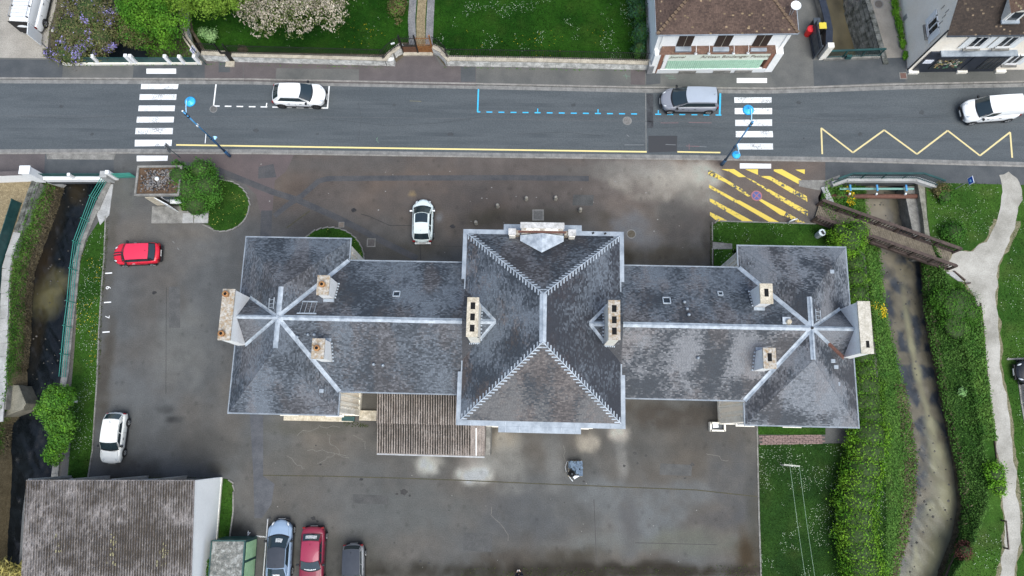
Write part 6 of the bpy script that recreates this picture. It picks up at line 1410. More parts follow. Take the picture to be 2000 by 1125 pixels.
# ================================================================ VEHICLES
m_tyre = M('tyre', (.012,.012,.013), fine=.08, rough=.8); m_rim = M('alloy_rim', (.38,.39,.40), fine=.05, rough=.35, metal=.5); m_rimd = M('alloy_rim_dark', (.09,.09,.095), fine=.05, rough=.35, metal=.5)
m_cglass = M('car_glass', (.02,.035,.042), fine=0, rough=.03, spec=.8); m_trim = M('car_black_trim', (.012,.012,.014), fine=.05, rough=.5)
m_lightc = M('headlight_glass', (.55,.58,.60), fine=0, rough=.08, spec=.8); m_lightr = M('taillight_red', (.25,.01,.012), fine=0, rough=.15); m_plate = M('number_plate', (.65,.65,.62), fine=.03)
def paintm(name, c, c2=None): return M(name, c, c2 or tuple(x*.93 for x in c), scale=.6, fine=.02, rough=.38, spec=.35, coat=.35)
p_white, p_white2 = paintm('paint_white', (.80,.81,.81)), paintm('paint_white_old', (.74,.75,.72)); p_red = paintm('paint_red', (.62,.012,.035)); p_grey = paintm('paint_grey', (.30,.315,.36))
p_silver = paintm('paint_silver_blue', (.28,.38,.52)); p_dred = paintm('paint_dark_red', (.24,.018,.045)); p_silver2 = paintm('paint_silver', (.36,.37,.38)); p_black = paintm('paint_black', (.016,.018,.022)); p_slate = paintm('paint_roof_grey', (.06,.07,.095))
def smooth_interp(x, xs, ys):
    n = len(xs)
    if x <= xs[0]: return ys[0]
    if x >= xs[-1]: return ys[-1]
    for i in range(n-1):
        if x <= xs[i+1]:
            t = (x-xs[i])/(xs[i+1]-xs[i]); t = t*t*(3-2*t)*.5+t*.5; return ys[i]+(ys[i+1]-ys[i])*t
def car(name, label, cat, c, hd, L, W, H, paint, *, cowl, rf, rr, rb, hood=(.70,.92), belt=.92, tail=.85, boot=None, roofw=.74, roofmat=None, rim=None, wr=.31, fwx=None, rwx=None, nose=.20, sides=((.05,.40),(.43,.74)), rearglass=True, mirrors=m_trim, bump=None, boxy=0.0, stripes=False, sunroof=None, pillars=None):
    "x forward; cowl..rb are x positions of windscreen base, roof front, roof rear, rear glass base"
    t = thing(name, label, cat, (c.x,c.y,0), hd); TOPS.pop(t)      # parts in the car's own axes
    hl, hw = L/2, W/2; pillars = pillars or paint
    fwx = hl-.78 if fwx is None else fwx; rwx = -hl+.72 if rwx is None else rwx
    tx = [-hl,-hl+.12,rb-.02,rb+.05,cowl-.1,cowl+.05,hl-.45,hl-.12,hl]; bz = tail if boot is None else boot
    tz = [tail-.16,tail-.02,bz,belt,belt+.02,hood[1],hood[0]+.08,hood[0]-.04,hood[0]-.18]
    NS = 30; mb = MB(); sec = 9; V = []
    for i in range(NS+1):
        u = -1+2*i/NS; x = hl*math.copysign(1-(1-abs(u))**1.5 if abs(u) < 1 else 1, u)*1.0
        e = max(0,(abs(x)-(hl-.75))/.75); rnd = (.24 if x > 0 else .18)*(1-boxy*.6); w = hw*(1-rnd*e**2.4); 
        zt = smooth_interp(x, tx, tz); zs = min(belt-.12, zt-.07); zb = .24+.10*e**2; nb = (nose+.06)*(1-boxy*.5) if x > 0 else nose*.7
        pts = [(.82*w,zb),(.95*w,zb+.04),(w*.985,.42),(w,.58 if zs > .6 else zs-.02),(w*.985,zs),(w*.93,zt-.02),(w*.80,zt+.005),(w*.42,zt+.03),(0,zt+.04)]
        full = pts+[(-y,z) for y,z in pts[-2::-1]]
        for y,z in full:
            bow = nb*(abs(y)/max(w,.01))**2.2*e; V.append((x-math.copysign(bow,x), y, z))
    n = 2*sec-1; mb.v = V
    mb.f = [(i*n+j, i*n+j+1, (i+1)*n+j+1, (i+1)*n+j)[::-1] for i in range(NS) for j in range(n-1)] + [tuple(range(n)), tuple(NS*n+j for j in range(n))[::-1], ] + [(i*n, (i+1)*n, (i+1)*n+n-1, i*n+n-1) for i in range(NS)]
    body = mb.build('body', paint, t, smooth=True)
    # cabin
    wb, wt = hw*.90, hw*roofw; zr = H-.03; bw = .20*(1-boxy*.6)
    base = lambda q: Vector((cowl+bw*(1-q*q), q*wb, belt+.02+.02*(1-q*q)))
    ftop = lambda q: Vector((rf+.13*(1-boxy*.6)*(1-q*q), q*wt, zr-.035+.05*(1-q*q)))
    rtop = lambda q: Vector((rr-.05*(1-q*q), q*wt*.97, zr-.06+.05*(1-q*q)))
    rbase = lambda q: Vector((rb-.08*(1-q*q), q*wb*.93, bz+.03+.02*(1-q*q)))
    cab = MB()
    for s in (-1,1):
        cab.grid(lambda i,j: (base(s).lerp(rbase(s),i)).lerp(ftop(s).lerp(rtop(s),i), j)+Vector((0,s*.03*math.sin(math.pi*j),0)), 12, 4)
    if not rearglass: cab.grid(lambda i,j: rbase(-1+2*i).lerp(rtop(-1+2*i), j), 6, 2)
    cab.build('cabin', pillars, t, smooth=True)
    roof = MB().grid(lambda i,j: ftop(-1+2*j).lerp(rtop(-1+2*j), i)+Vector((0,0,.045*math.sin(math.pi*i)+.004)), 10, 8)
    mid = lambda i: .045*math.sin(math.pi*i)
    roof = roof.build('roof', roofmat or paint, t, smooth=True)
    if sunroof: MB().grid(lambda i,j: ftop(-.84+1.68*j).lerp(rtop(-.84+1.68*j), sunroof[0]+(sunroof[1]-sunroof[0])*i)+Vector((0,0,mid(sunroof[0]+(sunroof[1]-sunroof[0])*i)+.014)), 4, 6).build('sunroof', m_cglass, roof, smooth=True)
    MB().grid(lambda i,j: base((-1+2*i)*.94).lerp(ftop((-1+2*i)*.95), .02+j*.97)+Vector((.012,0,.012)), 8, 4).build('windscreen', m_cglass, t, smooth=True)
    MB().grid(lambda i,j: base((-1+2*i)*.97).lerp(ftop((-1+2*i)*.97), -.05+j*.10)+Vector((.014,0,.014)), 8, 1).build('wiper_cowl', m_trim, t)
    if rearglass: 
        MB().grid(lambda i,j: rbase(-1+2*i).lerp(rtop(-1+2*i), j), 6, 2).build('tailgate', pillars, t, smooth=True)
        MB().grid(lambda i,j: rbase((-1+2*i)*.90).lerp(rtop((-1+2*i)*.90), .10+j*.84)+Vector((-.012,0,.012)), 6, 3).build('rear_window', m_cglass, t, smooth=True)
    for s in (-1,1):
        for (a,b) in sides:
            MB().grid(lambda i,j: (base(s).lerp(rbase(s),a+(b-a)*i)).lerp(ftop(s).lerp(rtop(s),a+(b-a)*i), .08+.80*j)+Vector((0,s*(.014+.03*math.sin(math.pi*(.08+.8*j))),.004)), 6, 3).build('side_window', m_cglass, t, smooth=True)
        mr = MB().box((cowl-.22,s*(hw+.07),belt+.06),(.14,.22,.14)).build('mirror', mirrors, t, bevel=.04)
        MB().box((cowl-.30,s*(hw+.07),belt+.06),(.02,.17,.10)).build('mirror_glass', m_cglass, mr)
        MB().tube([(hl-.44,s*(hw*.68),hood[0]+.03),(hl-.28,s*(hw*.62),hood[0]-.02),(hl-.16,s*hw*.55,hood[0]-.08)],[.03,.075,.04],10).build('headlight', m_lightc, t, smooth=True)
        MB().box((-hl+.10,s*hw*.78,tail-.20),(.12,.22,.26)).build('taillight', m_lightr, t, bevel=.04)
        for k,x in enumerate((.1,-.85)):
            if k < (2 if L > 3.9 else 1): MB().box((cowl-.75+(x-.1),s*(hw+.012),belt-.16),(.2,.03,.04)).build('door_handle', m_trim if paint is not p_red else m_lightc, t, bevel=.01)
        for x in (cowl-.12,cowl-1.2):
            MB().box((x,s*(hw-.003),.58),(.012,.012,.55)).build('door_gap', m_trim, t)
        MB().box((0,s*(hw-.02),.27),(L*.52,.06,.10)).build('sill', m_trim, t)
        for x in (fwx,rwx):
            MB().lathe([(wr*1.02,0),(wr*1.22,0)],24,(x,s*(hw+.006),wr+.02),axis='y').build('wheel_arch', m_trim, t)
            w = MB().lathe([(wr*.62,-.09),(wr*.9,-.10),(wr,-.06),(wr,.06),(wr*.9,.10),(wr*.62,.09)],20,(x,s*(hw-.06),wr),axis='y').build('wheel', m_tyre, t, smooth=True)
            MB().lathe([(0,.07*s),(wr*.2,.085*s),(wr*.62,.06*s)],20,(x,s*(hw-.06),wr),axis='y').build('hub', m_trim, w, smooth=True)
            sp = MB()
            for k in range(5):
                a = k*2*math.pi/5; sp.beam((x,s*(hw+.035),wr),(x+math.cos(a)*wr*.62,s*(hw+.03),wr+math.sin(a)*wr*.62),.05,.07,up=(0,1,0))
            sp.lathe([(wr*.56,.09*s),(wr*.66,.095*s)],20,(x,s*(hw-.06),wr),axis='y'); sp.build('rim', rim or m_rim, w)
    MB().box((hl-.03,0,.42),(.10,W*.62,.20)).build('grille', m_trim, t, bevel=.03); MB().box((hl+.03,0,.40),(.02,.52,.11)).build('number_plate', m_plate, t)
    MB().box((-hl-.015,0,.55),(.02,.52,.11)).build('number_plate', m_plate, t)
    MB().box((-hl+.06,0,.33),(.14,W*.78,.16)).build('bumper', bump or m_trim, t, bevel=.04); MB().box((hl-.09,0,.28),(.14,W*.66,.13)).build('bumper', bump or m_trim, t, bevel=.04)
    MB().tube([(cowl+.16,0,hood[1]+.045),(cowl+.17,hw*.5,hood[1]+.03),(cowl+.1,hw*.78,hood[1]+.01)],.007,4).build('bonnet_gap', m_trim, t)
    for s in (-1,1): MB().tube([(cowl+.10,s*hw*.62,belt+.05),(cowl-.02,s*.08,belt+.16)],.012,4).build('wiper', m_trim, t)
    # bonnet gap lines
    for s in (-1,1): MB().tube([(cowl+.12,s*hw*.80,hood[1]+.012),(hl-.5,s*hw*.72,hood[0]+.088),(hl-.26,s*hw*.5,hood[0]+.035)],.006,4).build('bonnet_gap', m_trim, t)
    if stripes:
        for s in (-1,1):
            mb = MB(); xs = np.linspace(cowl+.14,hl-.02,8); mb.v = []; 
            for x in xs:
                z = smooth_interp(x,tx,tz)+.052; mb.v += [(x,s*.05,z),(x,s*.15,z)]
            mb.f = [(2*k,2*k+2,2*k+3,2*k+1) for k in range(7)]; mb.build('bonnet_stripe', p_black, t)
    MB().tube([(rr+.22,0,zr+.03),(rr+.12,0,zr+.12)],.012,5).build('aerial', m_trim, t)
    return t, dict(base=base, ftop=ftop, rbase=rbase, rtop=rtop)
def hdg(a, b, z=.7): d = g(*b,z)-g(*a,z); return math.atan2(d.y,d.x)
rd = hdg((532,182),(640,183))
car('parked_car','white crossover car parked in the white-lined bay on the road','car',g(585,186,.6),rd-.012,4.36,1.80,1.53,p_white,cowl=.98,rf=.22,rr=-1.42,rb=-2.0,hood=(.82,1.0),belt=1.0,tail=.98,roofw=.70,rim=m_rimd,wr=.34,pillars=p_white,sides=((.04,.88),))
car('parked_car','silver grey people carrier parked in the blue-lined bay','car',g(1346,196,.6),rd+math.pi,4.60,1.83,1.66,p_grey,cowl=1.30,rf=.32,rr=-1.95,rb=-2.2,hood=(.80,1.02),belt=1.0,tail=1.05,roofw=.76,roofmat=paintm('paint_grey_roof',(.40,.45,.52)),wr=.33,sides=((.04,.94),))
t,_ = car('driving_van','white panel van driving along the road past the yellow zigzag','van',g(1935,213,.8),hdg((1990,205),(1876,214)),4.38,1.80,1.80,p_white,cowl=1.22,rf=.52,rr=-2.08,rb=-2.17,hood=(.90,1.10),belt=1.08,tail=1.12,roofw=.80,wr=.31,sides=((.05,.30),),rearglass=False,boxy=.5)
car('parked_car','white retro city car with glass roof parked on the forecourt','car',g(826,432,.6),math.radians(90),3.57,1.63,1.49,p_white2 if False else paintm('paint_mint_white',(.72,.80,.78)),cowl=.92,rf=.33,rr=-1.18,rb=-1.58,hood=(.80,.98),belt=.98,tail=.95,roofw=.72,wr=.29,sunroof=(.02,.48),nose=.32,mirrors=p_white,sides=((.06,.56),(.6,.8)),bump=p_white)
car('parked_car','small red hatchback with black bonnet stripes parked beside the stream','car',g(268,496,.6),hdg((316,492),(221,496)),3.70,1.68,1.41,p_red,cowl=.86,rf=.52,rr=-1.20,rb=-1.52,hood=(.78,.94),belt=.94,tail=.90,roofw=.77,roofmat=paintm('paint_red_roof',(.66,.03,.075)),wr=.30,stripes=True,pillars=p_black,nose=.22,sides=((.03,.5),(.53,.93)),rearglass=True)
car('parked_car','old white angular hatchback parked beside the grass strip','car',g(224,855,.5),hdg((229,805),(216,900)),3.70,1.56,1.37,p_white2,cowl=.82,rf=.30,rr=-1.30,rb=-1.72,hood=(.74,.90),belt=.90,tail=.88,roofw=.82,wr=.28,boxy=.8,sides=((.06,.42),(.46,.80)),nose=.08)
t,f = car('parked_car','silver blue coupe with dark roof and windscreen sticker','car',g(547,1075,.5),hdg((549,1014),(543,1125))+math.pi,4.30,1.76,1.37,p_silver,cowl=.92,rf=.22,rr=-1.05,rb=-1.70,hood=(.72,.90),belt=.90,tail=.86,boot=.90,roofw=.72,roofmat=M('matte_roof_dark',(.042,.05,.066),(.05,.058,.075),scale=2,fine=.04,rough=.65,spec=.25),wr=.31,sides=((.05,.78),),nose=.30)
def sticker(t, a, b, q0, q1, j0, j1, rows, mat=None, off=.03, sx=1):
    mb = MB(); r = random.Random(len(t.name)+rows)
    for k in range(rows):
        q = q0
        while q < q1:
            w = r.uniform(.04,.10); jj = j0+(j1-j0)*(k+.1)/rows; hh_ = (j1-j0)/rows*r.uniform(.6,.95)
            P = lambda qq,j: a(qq).lerp(b(qq),j)+Vector((off*.6*sx,0,off))
            mb.quad(P(q,jj),P(min(q+w*.75,q1),jj),P(min(q+w*.75,q1),jj+hh_),P(q,jj+hh_)); q += w
    mb.build('window_sticker', mat or m_lglass, t)
sticker(t,f['base'],f['ftop'],-.45,.2,.30,.62,3); sticker(t,f['rbase'],f['rtop'],-.35,.35,.2,.4,2,sx=-1)
t,f = car('parked_car','dark red saloon with white rear window sticker parked nose to the wall','car',g(611,1090,.5),hdg((613,1030),(608,1125)),4.40,1.70,1.39,p_dred,cowl=.62,rf=.02,rr=-1.22,rb=-1.70,hood=(.76,.90),belt=.92,tail=.94,boot=.95,roofw=.76,wr=.30,sides=((.05,.42),(.45,.82)),nose=.16,roofmat=paintm('paint_red_saloon_roof',(.34,.03,.075)))
sticker(t,f['rbase'],f['rtop'],-.6,.6,.32,.72,2,sx=-1); sticker(t,f['base'],f['ftop'],-.55,.55,.12,.24,1)
car('parked_car','small silver car with dark roof and black rear window','car',g(691,1110,.5),hdg((691,1058),(690,1125)),3.4,1.52,1.46,p_silver2,cowl=.78,rf=.26,rr=-1.36,rb=-1.58,hood=(.78,.95),belt=.95,tail=.95,roofw=.82,roofmat=M('matte_roof_dark',(.042,.05,.066),(.05,.058,.075),scale=2,fine=.04,rough=.65,spec=.25),wr=.28,boxy=.4,sides=((.05,.42),(.45,.9)))
car('parked_car','dark car in the asphalt parking bay beyond the gravel path','car',g(2040,728,.6),math.radians(178),4.2,1.75,1.45,p_black,cowl=.9,rf=.3,rr=-1.3,rb=-1.8)
# high-roofed white van with rack, rear door open
vh = math.radians(86); vc = g(72,14,.3)
vc = Vector((-41.55,36.1,0))
t,_ = car('parked_van','white delivery van with roof rack and open rear door on the gravel lot','van',vc,vh,5.0,1.95,2.1,p_white,cowl=1.55,rf=.85,rr=-2.38,rb=-2.47,hood=(1.0,1.25),belt=1.2,tail=1.25,roofw=.84,wr=.33,sides=((.05,.27),),rearglass=False,boxy=.7,fwx=1.45,rwx=-1.55)
rk = MB()
for s in (-1,1): rk.tube([(-2.2,s*.74,2.3),(.7,s*.74,2.3)],.025,6)
rk.build('roof_rack', m_steel, t); 
for k in range(9): MB().tube([(-2.15+k*.34,-.74,2.3),(-2.15+k*.34,.74,2.3)],.016,6).build('rack_bar', m_steel, t)
for k in (-2.1,-1.1,.4):
    for s in (-1,1): MB().box((k,s*.74,2.19),(.08,.08,.2)).build('rack_foot', m_trim, t)
dr_ = MB().box((-3.05,-.93,1.2),(1.05,.06,1.75),math.radians(8)).build('rear_door', p_white, t, bevel=.02)
MB().box((-3.05,-.885,1.65),(.6,.02,.55),math.radians(8)).build('door_window', m_cglass, dr_); MB().box((-3.05,-.88,.85),(.8,.02,.7),math.radians(8)).build('door_panel', m_steel, dr_)
MB().box((-2.49,.1,1.25),(.03,1.6,1.6)).build('load_opening', m_trim, t)
sti = thing('wooden_pole','thin dark pole lying on the gravel behind the van','pole',g(86,88)); MB().tube([g(80,83,.03),g(94,96,.03)],.035,6).build('pole', m_dkgrey, sti)
for u,v in ((122,11),(103,60)): s_ = thing('marker_stone','small white marker stone by the wisteria beside the van front wheel' if u == 122 else 'small white marker stone by the wisteria beside the open van door','stone',g(u,v),group='white marker stones'); p = g(u,v); MB().lathe([(.12,0),(.1,.12),(.05,.17),(0,.18)],8,p).build('stone', m_lglass, s_)
# ================================================================ PERSON (drone pilot, half in frame)
def person(c, hd):
    t = thing('person','person in dark navy clothes holding a controller in front of the chest','person',(c.x,c.y,0),hd); TOPS.pop(t)
    J = {'pel':(0,0,.95,.15),'sp':(0,.0,1.15,.145),'ch':(0,.01,1.36,.16),'nk':(0,.02,1.50,.062),'hd0':(0,.04,1.60,.085),'hd1':(0,.05,1.70,.10)}
    E_ = [('pel','sp'),('sp','ch'),('ch','nk'),('nk','hd0'),('hd0','hd1')]
    for s,n in ((-1,'l'),(1,'r')):
        J.update({n+'sh':(s*.19,0,1.42,.07),n+'el':(s*.25,.05,1.14,.05),n+'wr':(s*.12,.27,1.17,.035),n+'pa':(s*.085,.33,1.19,.034),n+'hip':(s*.10,0,.90,.10),n+'kn':(s*.12,.03,.50,.065),n+'an':(s*.13,-.01,.10,.045),n+'to':(s*.15,.15,.04,.04)})
        E_ += [('ch',n+'sh'),(n+'sh',n+'el'),(n+'el',n+'wr'),(n+'wr',n+'pa'),('pel',n+'hip'),(n+'hip',n+'kn'),(n+'kn',n+'an'),(n+'an',n+'to')]
        for k,(dx,dy,l) in enumerate(((.03,.05,.055),(.012,.06,.07),(-.008,.06,.065),(-.028,.05,.05))):
            a, b = n+'f%d'%k, n+'g%d'%k; J[a] = (s*(.085+dx*1.0),.33+dy*.6,1.195,.010); J[b] = (s*(.085+dx-.02),.33+dy*.6+l*.5,1.175,.008); E_ += [(n+'pa',a),(a,b)]
        J[n+'t0'] = (s*.05,.33,1.215,.011); J[n+'t1'] = (s*.045,.37,1.23,.009); E_ += [(n+'pa',n+'t0'),(n+'t0',n+'t1')]
    ks = list(J); me = bpy.data.meshes.new('body'); me.from_pydata([J[k][:3] for k in ks], [(ks.index(a),ks.index(b)) for a,b in E_], [])
    o = bpy.data.objects.new('body', me); link(o); sk = o.modifiers.new('skin','SKIN'); me.skin_vertices.new() if not me.skin_vertices else None
    for i,k in enumerate(ks): r = J[k][3]; me.skin_vertices[0].data[i].radius = (r,r); me.skin_vertices[0].data[i].use_root = (k == 'pel')
    o.modifiers.new('sub','SUBSURF').levels = 1; o.modifiers['sub'].render_levels = 1
    dg = bpy.context.evaluated_depsgraph_get(); m2 = bpy.data.meshes.new_from_object(o.evaluated_get(dg)); bpy.data.objects.remove(o)
    m2.name = 'body'; m2.materials.clear()
    for m in (M('cloth_navy',(.012,.014,.03),(.02,.022,.045),scale=8), M('skin',(.55,.36,.28)), M('trousers',(.02,.02,.025))): m2.materials.append(m)
    for p in m2.polygons:
        c_ = p.center; p.use_smooth = True
        p.material_index = 1 if (c_.z > 1.50 or (c_.y > .255 and c_.z > 1.0)) else (2 if c_.z < .92 else 0)
    b = bpy.data.objects.new('body', m2); COL.objects.link(b); b.parent = t
    hair = MB().lathe([(.0,.115),(.06,.10),(.105,.04),(.112,-.02),(.10,-.09),(.05,-.11)],16,(0,.03,1.715)); hair.build('hair', M('hair_dark',(.02,.014,.01)), t, smooth=True)
    for s in (-1,1):
        MB().lathe([(0,.012),(.012,0),(0,-.012)],8,(s*.035,.142,1.68)).build('eye', m_black, t); MB().tube([(s*.105,.05,1.70),(s*.115,.055,1.67),(s*.105,.06,1.64)],.014,6).build('ear', M('skin',(.55,.36,.28)), t)
    MB().tube([(0,.14,1.68),(0,.175,1.645),(0,.145,1.635)],[.012,.018,.012],6).build('nose', M('skin',(.55,.36,.28)), t); MB().box((0,.138,1.605),(.05,.012,.012)).build('mouth', M('lips',(.4,.18,.16)), t)
    k = thing('controller','small pale drone controller held in the person hands','controller',(c.x,c.y,1.2),hd); TOPS.pop(k)
    MB().box((0,.37,0.01),(.15,.09,.03)).build('case', m_lglass, k, bevel=.01); MB().box((0,.38,.03),(.11,.06,.01)).build('screen', m_glass, k)
    return t
person(g(1014,1126,1.4), math.radians(8))
# ================================================================ VEGETATION
def leafmat(n, a, b, isl=.35): return M(n, a, b, scale=.9, fine=0, island=isl, rough=.65, spec=.1, detail=3)
lf_dark = leafmat('leaf_evergreen', (.028,.10,.012), (.075,.20,.028)); lf_mid = leafmat('leaf_mid', (.042,.13,.016), (.10,.23,.03)); lf_bright = leafmat('leaf_bright', (.085,.24,.014), (.17,.36,.03))
lf_hedge = leafmat('leaf_hedge', (.055,.165,.010), (.165,.32,.024), .5); lf_olive = leafmat('leaf_olive', (.09,.10,.035), (.17,.17,.07)); lf_yel = leafmat('leaf_yellowgreen', (.10,.20,.018), (.19,.30,.04))
lf_brown = leafmat('leaf_brown', (.10,.075,.035), (.16,.14,.06)); m_blos = leafmat('blossom', (.38,.33,.25), (.54,.48,.38), .25); m_lilac = leafmat('lilac_flower', (.24,.20,.50), (.40,.36,.66), .25); m_yflow = leafmat('yellow_flower', (.60,.42,.015), (.72,.54,.04), .2)
lf_pale = leafmat('leaf_pale', (.14,.30,.09), (.28,.44,.18)); lf_bank = leafmat('leaf_bank', (.045,.125,.018), (.10,.20,.035), .45); lf_dry = leafmat('dry_stem', (.085,.07,.04), (.16,.135,.085), .35); lf_blue = leafmat('leaf_bluegreen', (.03,.09,.045), (.06,.15,.07))
def leaves(C, N_, size, up=.5, elong=1.5, seed=0):
    "rhombic leaves at points C (n,3) with outward normals N_"
    r = np.random.default_rng(seed); n = len(C)
    nr = N_+np.array((0,0,up))+r.normal(0,.55,(n,3)); nr /= np.linalg.norm(nr,axis=1)[:,None]+1e-9
    t = r.normal(0,1,(n,3)); t -= nr*(t*nr).sum(1)[:,None]; t /= np.linalg.norm(t,axis=1)[:,None]+1e-9; b = np.cross(nr,t)
    s = size*r.uniform(.6,1.35,n)[:,None]
    V = np.stack([C-t*s*elong*.5, C-b*s*.5+nr*s*.12, C+t*s*elong*.5, C+b*s*.5+nr*s*.12],1).reshape(-1,3)
    return V, np.arange(4*n).reshape(n,4)
def crown_pts(blobs, n, clump=.35, nclump=40, seed=0, inner=.25, flat=1.0):
    r = np.random.default_rng(seed); vol = np.array([b[3]*b[4]*b[5] for b in blobs]); vol /= vol.sum(); C = []; Nn = []
    for bl,f in zip(blobs,vol):
        c = np.array(bl[:3]); rad = np.array(bl[3:6]); k = max(5,int(nclump*f*len(blobs)**.5)); m = max(20,int(n*f))
        d = r.normal(0,1,(k,3)); d /= np.linalg.norm(d,axis=1)[:,None]; d[:,2] = np.abs(d[:,2])*.9-.25
        cc = d*rad*r.uniform(.62,1.0,k)[:,None]
        idx = r.integers(0,k,m); off = r.normal(0,1,(m,3))*clump*np.cbrt(rad.prod())*.55
        p = cc[idx]+off; q = r.random(m) < inner; dd = r.normal(0,1,(m,3)); dd /= np.linalg.norm(dd,axis=1)[:,None]
        p[q] = (dd*rad*(r.random(m)**.33)[:,None]*.95)[q]
        nn2 = p/rad; nn2 /= np.linalg.norm(nn2,axis=1)[:,None]+1e-9
        C.append(p+c); Nn.append(nn2)
    return np.concatenate(C), np.concatenate(Nn)
_vs = [100]
def foliage(parent, name, blobs, n, size, mat, clump=.35, nclump=40, up=.5, elong=1.5, zmin=.03, inner=.25, kind=None):
    _vs[0] += 1; C, Nn = crown_pts(blobs, n, clump, nclump, _vs[0], inner); k = C[:,2] > zmin; C, Nn = C[k], Nn[k]
    V, Fc = leaves(C, Nn, size, up, elong, _vs[0]); me = mesh_np(name, V, Fc, mat); o = bpy.data.objects.new(name, me); link(o, parent)
    if kind: o['kind'] = kind
    return o
def limbs(parent, base, tops, r0, mat=m_bark, trunk_h=None):
    b = Vector(base); th = trunk_h or .4*(Vector(tops[0])-b).length; fork = b+Vector((random.uniform(-.1,.1),random.uniform(-.1,.1),th)); mb = MB()
    mb.tube([b-Vector((0,0,.1)), b+Vector((.03,.02,th*.5)), fork],[r0,r0*.85,r0*.7],8)
    for t in tops:
        t = Vector(t); m1 = fork.lerp(t,.5)+Vector((random.uniform(-.15,.15),random.uniform(-.15,.15),.15)); mb.tube([fork,m1,t],[r0*.55,r0*.32,r0*.1],6)
        for k in range(3):
            q = m1.lerp(t,random.random()); e = q+Vector((random.uniform(-.7,.7),random.uniform(-.7,.7),random.uniform(.1,.5))); mb.tube([q,e],[r0*.2,r0*.06],5)
    return mb.build('trunk', mat, parent)
def B(u, v, z, rx, ry=None, rz=None): p = g(u,v,z); return (p.x,p.y,p.z,rx,ry or rx,rz or rx*.8)
def tree(name, label, cat, px, blobs, n, size, mat, r0=.14, extra=None, group=None, **k):
    b = g(*px) if len(px) == 2 else g(*px); t = thing(name, label, cat, b, group=group)
    limbs(t, b, [(q[0],q[1],q[2]+q[5]*.2) for q in blobs[:5]], r0)
    foliage(t, 'crown', blobs, n, size, mat, **k)
    if extra:
        for nm,nn2,sz,mm,kw in extra: foliage(t, nm, blobs, nn2, sz, mm, **kw)
    return t
def core(parent, blobs, mat, f=.78):  # solid dark core, coloured as the shade deep inside the foliage
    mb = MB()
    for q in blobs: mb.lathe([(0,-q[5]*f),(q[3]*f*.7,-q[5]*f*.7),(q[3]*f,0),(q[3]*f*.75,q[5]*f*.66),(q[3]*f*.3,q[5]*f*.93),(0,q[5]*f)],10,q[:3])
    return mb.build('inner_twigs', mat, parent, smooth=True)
m_coreshade = M('dark_twigs', (.02,.045,.008), (.045,.085,.014), scale=5, fine=.3)
def shrub(name, label, cat, blobs, n, size, mat, group=None, with_core=True, **k):
    b = blobs[0]; z0 = k.pop('z0',0); t = thing(name, label, cat, (b[0],b[1],z0), group=group)
    mb = MB()
    for i in range(5): a = random.random()*6.28; mb.tube([(b[0],b[1],z0-.05),(b[0]+math.cos(a)*b[3]*.4,b[1]+math.sin(a)*b[4]*.4,b[2])],[.04,.015],5)
    mb.build('stem', m_bark, t)
    if with_core: core(t, blobs, m_coreshade)
    ex = k.pop('extra',None)
    foliage(t, 'foliage', blobs, n, size, mat, **k)
    if ex:
        for nm,nn2,sz,mm,kw in ex: foliage(t, nm, blobs, nn2, sz, mm, **kw)
    return t
# evergreen beside the kiosk
shrub('evergreen_shrub','dense dark evergreen shrub growing beside the gravel-roofed kiosk','shrub',[B(372,372,1.7,1.35,1.3,1.5),B(352,345,2.2,1.0,1.0,1.0),B(405,365,1.6,1.3,1.4,1.4),B(395,335,1.6,1.1,1.0,1.2),B(385,398,1.3,1.2,.9,1.1),B(347,325,2.0,.45,.5,.9)],13000,.085,lf_dark,clump=.3,nclump=90,extra=[('bright_shoots',3200,.08,lf_mid,dict(clump=.22,nclump=60))])
# stream side tree
tree('leafy_tree','round mid-green leafy tree growing at the edge of the west stream','tree',(124,812),[B(110,778,3.0,1.0,1.0,1.1),B(116,825,2.4,1.0,1.0,1.1),B(88,800,2.6,.75,.75,.8),B(106,885,2.0,.7,.9,.9),B(134,772,2.4,.6,.7,.8),B(118,855,2.0,.8,.8,.9)],12000,.10,lf_mid,clump=.3,nclump=80,extra=[('bright_shoots',3000,.10,lf_bright,dict(clump=.22,nclump=50))])
# north-west
shrub('wisteria_shrub','sprawling olive shrub with lilac flower clusters beside the gravel lot','shrub',[B(150,60,1.2,1.9,2.6,1.5),B(185,25,1.6,1.8,2.2,1.6),B(140,100,.8,1.4,1.0,1.0),B(200,70,.9,1.3,1.8,1.2),B(160,-10,1.6,1.6,2.0,1.5)],15000,.085,lf_olive,clump=.35,nclump=130,elong=2.2,extra=[('green_leaves',3500,.09,leafmat('leaf_olive_green',(.07,.13,.03),(.14,.20,.05)),dict(clump=.3,nclump=70)),('flowers',5200,.09,m_lilac,dict(clump=.17,nclump=34,inner=.02)),('dry_twigs',3500,.07,lf_dry,dict(clump=.35,nclump=60,elong=4.0))])
shrub('wisteria_shrub','small wisteria with lilac clusters at the end of the white posted parapet','shrub',[B(115,108,.5,.9,.6,.5),B(98,104,.45,.6,.5,.45)],1800,.08,lf_olive,with_core=False,extra=[('flowers',900,.085,m_lilac,dict(clump=.2,nclump=10))])
lf_bankt = leafmat('leaf_bank_tree',(.045,.15,.012),(.115,.26,.022))
tree('bank_tree','bright green tree overhanging the stream behind the parapet','tree',(300,60,-1.0),[B(285,25,2.6,1.9,2.0,1.6),B(330,35,2.8,1.8,1.9,1.5),B(260,5,2.4,1.5,1.8,1.4),B(300,-20,3.0,2.2,2.0,1.7),B(315,80,1.6,1.3,.9,1.2)],15000,.105,lf_bankt,r0=.17,clump=.26,nclump=85,zmin=-1.8)
